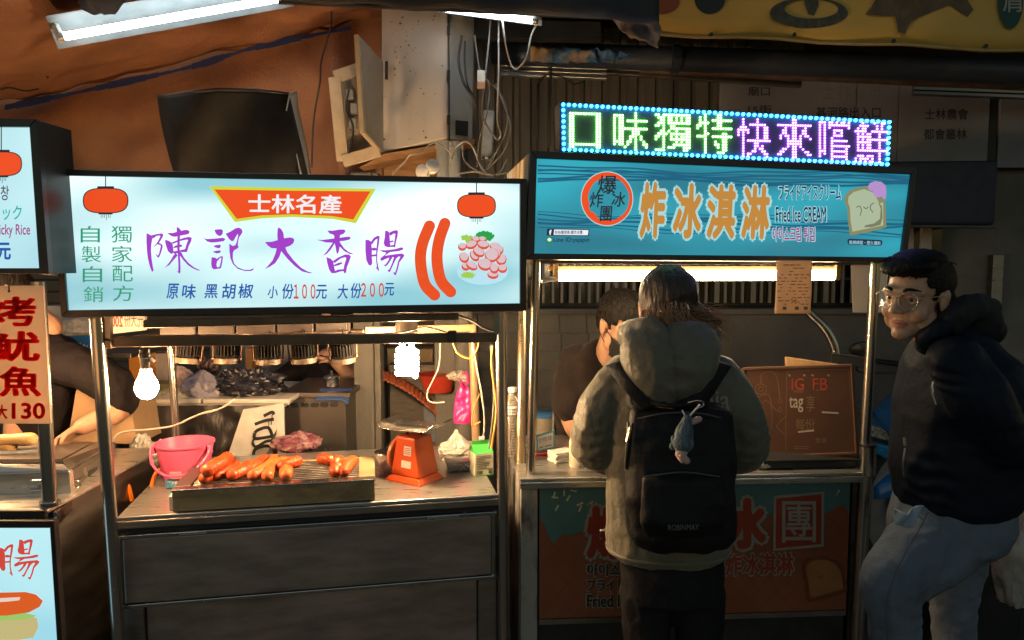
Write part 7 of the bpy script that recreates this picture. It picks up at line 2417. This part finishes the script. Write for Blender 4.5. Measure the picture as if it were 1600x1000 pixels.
def strap(p0, p1, p2, w0, w1):
    g = M()
    q = crom([p0, p1, p2], 8)
    for i, p in enumerate(q):
        w_ = w0 + (w1 - w0) * i / (len(q) - 1)
        g.v += [p + Vector((-w_, 0, -w_ * .35)), p + Vector((w_, 0, w_ * .35))]
    for i in range(len(q) - 1):
        g.f.append([2 * i, 2 * i + 1, 2 * i + 3, 2 * i + 2]); g.mi.append(0)
    return g
g = strap(wp(968, 566, -.085), wp(992, 598, -.150), wp(1022, 636, -.175), .036, .030)
g.build('shoulder_strap', nyl, bpk, smooth=60, thick=.012)
q = strap(wp(1122, 566, -.085), wp(1102, 598, -.150), wp(1078, 636, -.175), .036, .030)
for i in range(0, len(q.v), 2):
    m_ = (q.v[i] + q.v[i + 1]) / 2; w_ = abs(q.v[i + 1].x - m_.x)
    q.v[i], q.v[i + 1] = m_ + Vector((-w_, 0, w_ * .35)), m_ + Vector((w_, 0, -w_ * .35))
q.build('shoulder_strap', nyl, bpk, smooth=60, thick=.012)
M().hexa([wp(1016, 626, -.185), wp(1060, 632, -.21), wp(1052, 638, -.215), wp(1030, 636, -.20)], Vector((0, .006, -.004))).build('leather_tab', mat('tan_leather', (.42, .22, .12), .4), bpk, bevel=.003)
M().tube(crom([wp(1018, 630, -.19), wp(1050, 634, -.22), wp(1092, 630, -.20)], 8), .006, 8).build('grab_handle', nyl, bpk, smooth=60)
M().tube(crom([wp(982, 660, -.17), wp(980, 700, -.19), wp(978, 732, -.18)], 6), .004, 6).build('side_zip', mat('dark_zip', (.10, .09, .085), .35, .7), bpk)
M().bar(wp(984, 668, -.19), wp(979, 690, -.195), .006, .004).build('zip_pull', steel, bpk)
M().tube(crom([wp(985, 740, -.16), wp(996, 768, -.20), wp(1010, 778, -.22)], 6), .0045, 6).build('side_strap', mat('grey_webbing', (.08, .078, .076), .5), bpk)
M().box(tuple(wp(1008, 778, -.235)), tuple(wp(1018, 770, -.225))).build('buckle', mat('shiny_black', (.05, .05, .05), .2), bpk, bevel=.002)
pb_ = Plane(wp(1044, 826, -.283), wp(1094, 822, -.283))
text(pb_, 'ROBINMAY', (1044, 820, 1092, 829), mat('dim_grey_print', (.14, .135, .13), .6), bpk, off=.001, slope=-.02)
# knitted charm
kn = mat('blue_grey_knit', (.14, .19, .225), .9, col2=(.07, .10, .125), scale=70, stretch=(1, 1, .25), bump=.9, bscale=120, thr=(.4, .6))
pkk = mat('pale_pink_felt', (.50, .33, .29), .85)
chm = thing('knitted_charm', 'blue grey knitted animal charm with pale pink snout hanging from the backpack', 'charm', tuple(wp(1070, 690, -.27)))
DYC = -.292
g = M()
g.tube([wp(1074, 655, DYC), wp(1070, 672, DYC), wp(1068, 684, DYC), wp(1066, 700, DYC)], [.012, .021, .024, .018], 18, round_ends=True)
g.build('body', kn, chm, smooth=60)
g = M(); g.ball(wp(1067, 692, DYC - .004), .027, .026, .026, 18); g.build('head', kn, chm, smooth=60)
g = M(); g.tube([wp(1066, 702, DYC - .008), wp(1064, 712, DYC - .014), wp(1067, 718, DYC - .018)], [.017, .013, .010], 12, round_ends=True)
g.build('snout', pkk, chm, smooth=60)
M().tube([wp(1066, 712, DYC - .022), wp(1073, 720, DYC - .022)], .0085, 10, round_ends=True).build('trunk', pkk, chm, smooth=60)
M().tube([wp(1080, 660, DYC), wp(1092, 655, DYC)], .008, 10, round_ends=True).build('limb', pkk, chm, smooth=60)
for x, y in ((1053, 686), (1051, 697)):
    M().ball(wp(x, y, DYC), .0085, .008, .010, 10).build('ear', kn, chm, smooth=60)
M().tube(crom([wp(1074, 655, DYC), wp(1069, 647, DYC), wp(1066, 641, DYC)], 4), .002, 6).build('cord', paper, chm)
M().tube(crom([wp(1074, 655, DYC), wp(1082, 645, DYC), wp(1094, 632, DYC)], 4), .0022, 6).build('cord', paper, chm)
M().tube(crom([wp(1075, 629, -.22), wp(1090, 626, -.24), wp(1098, 628, -.25), wp(1098, 634, -.27), wp(1090, 638, -.28)], 6), .0022, 8).build('clip', steel, chm, smooth=60)

# ---------------------------------------------------------------- seller with a mask
YS = 2.92
def sp_(px, py, dy=0.):
    return P(px, py, YS + dy)
se = thing('person', 'person in a black shirt and black face mask bending over the ice cream counter', 'person', (sp_(950, 700).x, YS, 0))
tilt = Vector((.34, -.78, -.52))
BmS = basis(tilt, roll=R(6))
hs_ = sp_(972, 506, -.12)
g = M()
TS = add_head(g, hs_, BmS, 1.04, neck=.15, neck_dir=(-.25, .55, -1))
g.rings([oval(sp_(950, 556, .04), .07, .065), oval(sp_(940, 590, .06), .15, .09), oval(sp_(942, 650, .10), .16, .10), oval(sp_(945, 760, .14), .165, .11), oval(sp_(945, 840, .14), .165, .11)])
aL, eL, hL = sp_(893, 570, .05), sp_(893, 655, .0), sp_(930, 712, -.18)
limb(g, [aL, eL, hL], [.050, .043, .028]); add_hand(g, hL, (.7, -.6, -.1), (0, 0, -1), 1.0, .6, -1)
aR, eR, hR = sp_(1010, 575, .05), sp_(1040, 660, .0), sp_(1000, 712, -.2)
limb(g, [aR, eR, hR], [.055, .043, .028]); add_hand(g, hR, (-.5, -.7, -.1), (0, 0, -1), 1.0, .6, 1)
finish(remeshed(g, .006, 2), 'body', skin, se)
eyes(TS, 1.04, se, BmS, hs_)
def hair_cap(T, Bm, s, parent, m, vox=.005, top=0., nm='hair', fringe=False):
    g = M()
    g.ball(T(0, -.018, .044), .081 * s, .098 * s, (.079 + top) * s, 24, Bm)
    g.ball(T(0, -.050, -.010), .073 * s, .066 * s, .075 * s, 20, Bm)
    if fringe:
        g.ball(T(0, .040, .092), .064 * s, .055 * s, .030 * s, 20, Bm)
        g.ball(T(.018, .074, .080), .046 * s, .030 * s, .020 * s, 16, Bm)
        g.ball(T(.0, .0, .105), .066 * s, .075 * s, .028 * s, 20, Bm)
    me = remeshed(g, vox, 3)
    bm = bmesh.new(); bm.from_mesh(me)
    inv = Bm.inverted(); c0 = T(0, 0, 0)
    kill = []
    for v in bm.verts:
        l = inv @ (v.co - c0) / s
        line = .060 + .006 * noise.noise(l * 60)
        if l.y < .052:
            line = .030 + .010 * noise.noise(l * 40) if l.y > .030 else (-.012 if l.y > .012 else .022)
        if l.y < -.012:
            line = -.058 - .010 * noise.noise(l * 30)
        if l.z < line or l.z < -.075:
            kill.append(v)
        else:
            q = Vector((l.x * 90, l.y * 18, l.z * 40))
            v.co += v.normal * (.0022 * noise.noise(q) + .0016 * noise.noise(q * 2.7))
    bmesh.ops.delete(bm, geom=kill, context='VERTS')
    bm.to_mesh(me); bm.free()
    o = finish(me, nm, m, parent)
    md = o.modifiers.new('solid', 'SOLIDIFY'); md.thickness = .006; md.offset = -.5
    return o
hair_cap(TS, BmS, 1.04, se, hair_m)
rr = random.Random(31)
inv_ = BmS
rts = []
for i in range(260):
    a = rr.uniform(0, 2 * math.pi); h = rr.uniform(.0, 1)
    d = Vector((math.cos(a) * math.sqrt(1 - h * h * .95), math.sin(a) * math.sqrt(1 - h * h * .95), h))
    p = Vector((d.x * .083, -.018 + d.y * .100, .044 + d.z * .081))
    if p.y > .045 and p.z < .075:
        continue
    t_ = Vector((d.x * .3 + rr.uniform(-.3, .3), .8 - .3 * d.z, -.35 - .3 * (1 - d.z))).normalized()
    e = p + t_ * rr.uniform(.02, .038) + d * rr.uniform(.002, .010)
    rts.append([TS(*p), TS(*(p.lerp(e, .5) + d * .005)), TS(*e)])
tag(strands('hair_tufts', rts, se, hair_m, .0018), kind='stuff')
# mask
g = M()
nu_, nv_ = 22, 14
def mk(u, v):
    x = (u - .5) * 2
    a = x * 1.15
    zz = -.012 - .088 * v
    r_ = .117 - .030 * max(0, v - .35) - .02 * max(0, .2 - v)
    return TS(.073 * math.sin(a) * (1.02 - .18 * v), -.008 + (r_ + .010) * math.cos(a * .95) + .004 * math.sin(v * 9) , zz - .010 * (1 - abs(x)) * (v - .2))
M().grid(mk, nu_, nv_).build('face_mask', mat('black_mask', (.014, .013, .014), .8, bump=.2), se, smooth=70, thick=.003)
for k in (-1, 1):
    M().tube(crom([TS(k * .060, .045, -.020), TS(k * .074, .015, -.002), TS(k * .082, -.012, .012)], 4), .0016, 6).build('mask_loop', black_p, se)
    M().tube(crom([TS(k * .055, .045, -.085), TS(k * .072, .015, -.055), TS(k * .082, -.012, -.030)], 4), .0016, 6).build('mask_loop', black_p, se)
# shirt
shirt = mat('black_cotton', (.020, .014, .013), .9, spec=.15, var=.2, bump=.25, bscale=120, sheen=.1)
g = M()
g.rings([oval(sp_(956, 532, .02), .074, .066), oval(sp_(950, 542, .04), .105, .085), oval(sp_(943, 556, .05), .158, .105), oval(sp_(940, 574, .06), .19, .12), oval(sp_(941, 630, .09), .21, .135), oval(sp_(944, 700, .12), .19, .13), oval(sp_(945, 760, .14), .18, .125), oval(sp_(945, 835, .14), .18, .125)])
limb(g, [sp_(902, 566, .05), sp_(892, 600, .03), sp_(890, 634, .0)], [.074, .070, .064])
limb(g, [sp_(1005, 572, .05), sp_(1026, 605, .03), sp_(1034, 640, .0)], [.072, .072, .066])
finish(remeshed(g, .008, 3), 'shirt', shirt, se, cloth_fold(4.4, .006, 9))
g = M()
for sx in (915, 975):
    a = sp_(sx, 800, .14)
    limb(g, [a, Vector((a.x, a.y, .45)), Vector((a.x, a.y + .02, .09))], [.085, .062, .05])
g.rings([oval(sp_(945, 800, .14), .165, .115), oval(sp_(945, 850, .14), .165, .115)])
finish(remeshed(g, .012, 2), 'trousers', blk, se)
cable('apron_badge', None, [sp_(916, 648, -.06), sp_(917, 650, -.06), sp_(918, 653, -.06)], .004, paper, parent=se)

# ---------------------------------------------------------------- man in navy jacket
YM = 2.12
def mp(px, py, dy=0.):
    return P(px, py, YM + dy)
ma = thing('person', 'person with glasses in a navy bomber jacket and grey jeans leaning in from the right', 'person', (mp(1470, 900).x, YM, 0))
BmM = basis((-.85, -.52, -.05), roll=R(-4))
hm = mp(1432, 464, -.02)
SM = 1.02
g = M()
TM = add_head(g, hm, BmM, SM, neck=.15, neck_dir=(.95, .35, -.85))
g.rings([oval(mp(1508, 560), .06, .10), oval(mp(1512, 640), .08, .12), oval(mp(1505, 770), .08, .12), oval(mp(1500, 820), .08, .11)])
aN, eN, hN = mp(1492, 570, -.12), mp(1566, 690, -.11), mp(1584, 736, -.02)
limb(g, [aN, eN, hN], [.05, .043, .028]); add_hand(g, hN, (-.2, .25, -.9), (-.3, .9, 0), .9, .5, 1)
aF, eF, hF = mp(1500, 580, .14), mp(1540, 690, .16), mp(1560, 745, .10)
limb(g, [aF, eF, hF], [.05, .043, .028]); add_hand(g, hF, (-.2, -.3, -.9), (-.3, -.9, 0), .9, .5, -1)
lipm = mat('lips', (.46, .17, .13), .4, var=.08, sss=.1)
invm = BmM.inverted()
def lipreg(c):
    l = invm @ (Vector(c) - TM(0, 0, 0)) / SM
    e = (l.x / .0235) ** 2 + ((l.z + .0672) / .0125) ** 2
    return 1 if (e < 1 and l.y > .066) else 0
def skinf(p, n):
    return 0
mb_ = remeshed(g, .0042, 2)
finish(mb_, 'body', [skin, lipm], ma, None, lipreg)
eyes(TM, SM, ma, BmM, hm, look=(-.002, .0005))
# dark mouth line
M().tube(crom([TM(-.022, .0725, -.0675), TM(-.008, .0822, -.0672), TM(0, .0828, -.0680), TM(.008, .0822, -.0672), TM(.022, .0725, -.0675)], 4), .0009, 6).build('mouth_line', mat('mouth_dark', (.10, .03, .025), .6), ma)
hair_cap(TM, BmM, SM, ma, hair_m, top=.004, fringe=True)
rr = random.Random(77)
rts = []
for i in range(300):
    x = rr.uniform(-.062, .062)
    y0 = rr.uniform(-.08, .075)
    z0 = .126 - .30 * max(0, abs(x) - .02) - .9 * max(0, -.02 - y0) * .35 - .25 * max(0, y0 - .03)
    p = Vector((x, y0, z0 - .006))
    e = p + Vector((rr.uniform(-.008, .008) + x * .08, rr.uniform(.020, .040), rr.uniform(-.008, .004) - .25 * max(0, y0 - .03)))
    rts.append([TM(*p), TM(*(p.lerp(e, .5) + Vector((0, 0, .004)))), TM(*e)])
for i in range(110):
    x = rr.uniform(-.050, .060)
    p = Vector((x, .085 - abs(x) * .35, .074 + rr.uniform(-.004, .012)))
    e = p + Vector((rr.uniform(-.006, .010), rr.uniform(.008, .018), rr.uniform(-.018, -.004)))
    rts.append([TM(*p), TM(*(p.lerp(e, .5) + Vector((0, .003, .003)))), TM(*e)])
tag(strands('hair_tufts', rts, ma, hair_m, .0015), kind='stuff')
# glasses
gold = mat('thin_metal_frame', (.60, .46, .32), .25, 1.)
gl = thing('glasses', 'thin metal framed glasses worn by the man in navy', 'glasses', tuple(TM(0, .1, 0)))
lensm = bpy.data.materials.new('lens_glass'); lensm.use_nodes = True
_n, _l = lensm.node_tree.nodes, lensm.node_tree.links
_t, _g, _m = _n.new('ShaderNodeBsdfTransparent'), _n.new('ShaderNodeBsdfGlossy'), _n.new('ShaderNodeMixShader')
_g.inputs['Roughness'].default_value = .03
_m.inputs[0].default_value = .035
_l.new(_t.outputs[0], _m.inputs[1]); _l.new(_g.outputs[0], _m.inputs[2])
_l.new(_m.outputs[0], _n['Material Output'].inputs[0])
for k in (-1, 1):
    pts, inner = [], []
    for i in range(29):
        a = 2 * math.pi * i / 28
        x = k * .0335 + .0255 * math.copysign(abs(math.cos(a)) ** .85, math.cos(a))
        z = -.002 + .0225 * math.copysign(abs(math.sin(a)) ** .85, math.sin(a))
        pts.append(TM(x, .1015 - .35 * abs(x) ** 1.4, z))
    M().tube(pts, .0013, 8, caps=False).build('rim', gold, gl, smooth=60)
    M().poly(pts[:-1]).build('lens', lensm, gl)
    M().tube(crom([TM(k * .059, .096, .008), TM(k * .076, .06, .012), TM(k * .081, .0, .010), TM(k * .080, -.02, .004)], 6), .0013, 8).build('temple', gold, gl, smooth=60)
M().tube(crom([TM(-.009, .1005, .004), TM(0, .107, .008), TM(.009, .1005, .004)], 5), .0013, 8).build('bridge', gold, gl, smooth=60)
# jacket
navy = mat('navy_nylon', (.006, .0105, .022), .6, spec=.16, col2=(.004, .0065, .014), scale=5, bump=.3, bscale=40, sheen=.0)
g = M()
tl = Matrix.Rotation(R(14), 3, 'Y')
g.rings([oval(mp(1494, 504, .0), .055, .068), oval(mp(1491, 520, .0), .088, .088), oval(mp(1494, 542, .01), .108, .125), oval(mp(1501, 572, .02), .142, .170), oval(mp(1502, 620, .02), .164, .185),
         oval(mp(1503, 670, .02), .174, .180), oval(mp(1499, 720, .02), .180, .176), oval(mp(1495, 758, .02), .170, .172), oval(mp(1490, 780, .02), .158, .166), oval(mp(1488, 790, .02), .145, .150)])
limb(g, [mp(1492, 562, -.12), mp(1528, 626, -.155), mp(1562, 686, -.125), mp(1584, 726, -.04)], [.074, .080, .072, .054])
limb(g, [mp(1500, 572, .15), mp(1540, 686, .17), mp(1566, 738, .10)], [.07, .07, .05])
nj = cloth_fold(6.6, .0085, 6.5, joints=((mp(1566, 690, -.15), .12, 0), (mp(1440, 760, -.10), .12, 1), (mp(1470, 590, -.18), .09, 2)))
finish(remeshed(g, .008, 3), 'jacket', navy, ma, nj)
# collar and hood
g = M()
col_ = [mp(1446, 540, -.05), mp(1450, 526, -.085), mp(1476, 508, -.092), mp(1508, 498, .0), mp(1485, 508, .09), mp(1452, 532, .08)]
g.tube(crom(col_, 6), .026, 12, round_ends=True)
finish(remeshed(g, .007, 3), 'collar', navy, ma, cloth_fold(1.4, .003, 20))
g = M()
g.tube(crom([mp(1484, 500, -.085), mp(1512, 480, -.085), mp(1540, 486, 0), mp(1515, 480, .09), mp(1485, 500, .1)], 8), .040, 14, round_ends=True)
g.ball(mp(1522, 500, 0), .058, .095, .075, 20)
g.ball(mp(1538, 512, .0), .034, .08, .05, 16)
finish(remeshed(g, .008, 3), 'hood', mat('black_fleece', (.010, .010, .013), .85, bump=.3, bscale=120), ma, cloth_fold(8.8, .007, 14))
zipm = mat('silver_zip', (.40, .40, .41), .3, .9)
M().tube(crom([mp(1458, 596, -.215), mp(1456, 612, -.22), mp(1462, 632, -.225)], 6), .0022, 8).build('sleeve_zip', zipm, ma)
M().bar(mp(1456, 604, -.228), mp(1457, 613, -.230), .006, .004).build('zip_pull', zipm, ma)
M().tube(crom([mp(1414, 700, -.165), mp(1411, 722, -.17), mp(1412, 744, -.165)], 6), .0022, 6).build('pocket_zip', zipm, ma)
M().bar(mp(1413, 684, -.165), mp(1414, 696, -.165), .009, .004).build('zip_pull', zipm, ma)
# jeans
jean = mat('grey_jeans', (.165, .195, .25), .85, spec=.15, col2=(.085, .105, .14), scale=4.5, bump=.35, bscale=90, thr=(.3, .72), stretch=(1, 1, .6))
g = M()
g.rings([oval(mp(1488, 764, .02), .138, .15), oval(mp(1489, 790, .02), .158, .155), oval(mp(1484, 818, .02), .166, .155), oval(mp(1476, 842, .02), .148, .15), oval(mp(1468, 858, .02), .11, .12)])
kn1 = mp(1392, 912, -.10); kn2 = mp(1489, 940, .10)
an1 = Vector((kn1.x + .05, kn1.y + .03, .1)); an2 = Vector((kn2.x + .03, kn2.y + .04, .1))
limb(g, [mp(1452, 832, -.03), mp(1424, 866, -.075), kn1, mp(1399, 1000, -.08), an1], [.082, .088, .079, .067, .052])
limb(g, [mp(1500, 830, -.03), mp(1462, 872, -.06), mp(1418, 908, -.085)], [.100, .083, .066])
limb(g, [mp(1516, 816, .08), mp(1502, 870, .09), kn2, mp(1491, 1000, .10), an2], [.098, .076, .063, .060, .052])
jj = cloth_fold(2.2, .0055, 12, joints=((mp(1405, 950, -.10), .12, 0), (kn2, .12, 2), (mp(1440, 850, -.15), .10, 1)))
finish(remeshed(g, .008, 3), 'jeans', jean, ma, jj)
g = M()
q = crom([mp(1450, 800, -.165), mp(1436, 828, -.172), mp(1416, 862, -.182), mp(1396, 905, -.178), mp(1384, 950, -.168), mp(1388, 1010, -.15)], 8)
def pf(u, v):
    p = mp(1398 + 44 * u, 796 + 22 * v + 6 * math.sin(u * 5), -.145 - .02 * math.sin(u * 3))
    return p + Vector((0, .008 * math.sin(u * 12 + v * 4), .004 * math.sin(u * 9)))
M().grid(pf, 18, 10).build('pocket_lining', mat('pale_denim', (.26, .33, .40), .8, var=.15, bump=.3), ma, smooth=70, thick=.004)
M().tube(q, .0016, 5).build('side_seam', mat('seam_thread', (.07, .08, .10), .8), ma)
for an in (an1, an2):
    M().rings([oval((an.x - .05, an.y, .002), .13, .045), oval((an.x - .05, an.y, .035), .135, .05), oval((an.x - .03, an.y, .075), .09, .044), oval((an.x, an.y, .11), .05, .042)]).build('shoe', blk, ma, smooth=60)

# ---------------------------------------------------------------- cook between the stalls
YC = 2.74
def cp(px, py, dy=0.):
    return P(px, py, YC + dy)
ck = thing('person', 'person in a dark shirt reaching over the left stall with head hidden by the signs', 'person', (cp(72, 800).x, YC + .1, 0))
BmC = basis((-.6, -.6, -.4))
hcx = cp(2, 456, .05)
g = M()
TC = add_head(g, hcx, BmC, 1.0, neck=.14, neck_dir=(.75, .2, -.8))
g.rings([oval(cp(66, 545, .10), .06, .06), oval(cp(72, 570, .12), .09, .08), oval(cp(72, 640, .14), .08, .08), oval(cp(68, 760, .15), .08, .08), oval(cp(68, 860, .15), .08, .08)])
a_, e_, h_ = cp(105, 572, .02), cp(188, 632, -.03), cp(130, 666, -.14)
limb(g, [a_, e_, h_], [.045, .046, .031]); add_hand(g, h_, (-.80, -.20, -.55), (.25, -.35, -.9), .95, 1.5, 1)
a2, e2, h2 = cp(40, 580, .10), cp(25, 660, .08), cp(20, 705, -.05)
limb(g, [a2, e2, h2], [.048, .042, .03]); add_hand(g, h2, (-.3, -.8, -.3), (0, 0, -1), 1.0, .6, -1)
finish(remeshed(g, .005, 2), 'body', skin, ck)
hair_cap(TC, BmC, 1.0, ck, hair_m)
g = M()
g.rings([oval(cp(44, 516, .09), .078, .075), oval(cp(60, 532, .10), .112, .098), oval(cp(76, 560, .11), .125, .115), oval(cp(76, 610, .13), .115, .12), oval(cp(72, 680, .15), .105, .115), oval(cp(70, 800, .15), .12, .12)])
limb(g, [cp(92, 566, .06), cp(140, 582, .0), cp(178, 604, -.02), cp(192, 626, -.03)], [.082, .074, .076, .060])
limb(g, [cp(46, 568, .10), cp(36, 610, .1), cp(30, 650, .1)], [.07, .065, .058])
finish(remeshed(g, .008, 3), 'shirt', mat('charcoal_cotton', (.016, .013, .015), .9, spec=.15, var=.2, bump=.25, bscale=100), ck, cloth_fold(1.9, .007, 10))
g = M()
for sx in (40, 95):
    a = cp(sx, 820, .15)
    limb(g, [a, Vector((a.x, a.y, .45)), Vector((a.x, a.y, .09))], [.085, .06, .05])
finish(remeshed(g, .012, 2), 'trousers', blk, ck)

# far helper behind the cabinet
YH = 3.95
def fp_(px, py, dy=0.):
    return P(px, py, YH + dy)
fh = thing('person', 'person in dark clothes with one arm stretched out far behind the steel cabinet', 'person', (fp_(530, 700).x, YH, 0))
BmF = basis((-.8, -.5, -.2))
g = M()
TF = add_head(g, fp_(528, 500), BmF, 1.0, neck=.14)
g.rings([oval(fp_(528, 545), .08, .08), oval(fp_(528, 570), .17, .11), oval(fp_(528, 640), .16, .11), oval(fp_(528, 720), .15, .11)])
a_, e_, h_ = fp_(512, 566, -.10), fp_(498, 585, -.16), fp_(520, 566, -.28)
limb(g, [fp_(548, 572, -.05), fp_(552, 590, -.2), fp_(525, 566, -.26)], [.05, .042, .03]); add_hand(g, fp_(525, 566, -.26), (-1, -.2, .25), (0, -.3, -1), 1.0, .5, 1)
finish(remeshed(g, .008, 2), 'body', skin, fh)
hair_cap(TF, BmF, 1.0, fh, hair_m)
g = M()
g.rings([oval(fp_(528, 552), .09, .085), oval(fp_(528, 568), .18, .12), oval(fp_(520, 600), .19, .13), oval(fp_(520, 700), .17, .12)])
limb(g, [fp_(500, 570, 0), fp_(462, 580, -.05), fp_(440, 590, -.10)], [.07, .06, .05])
finish(remeshed(g, .010, 2), 'shirt', MATS['charcoal_cotton'], fh, cloth_fold(1.2, .008, 9))
g = M()
for sx in (505, 550):
    a = fp_(sx, 700)
    limb(g, [a, Vector((a.x, a.y, .45)), Vector((a.x, a.y, .09))], [.085, .06, .05])
finish(remeshed(g, .014, 2), 'trousers', blk, fh)
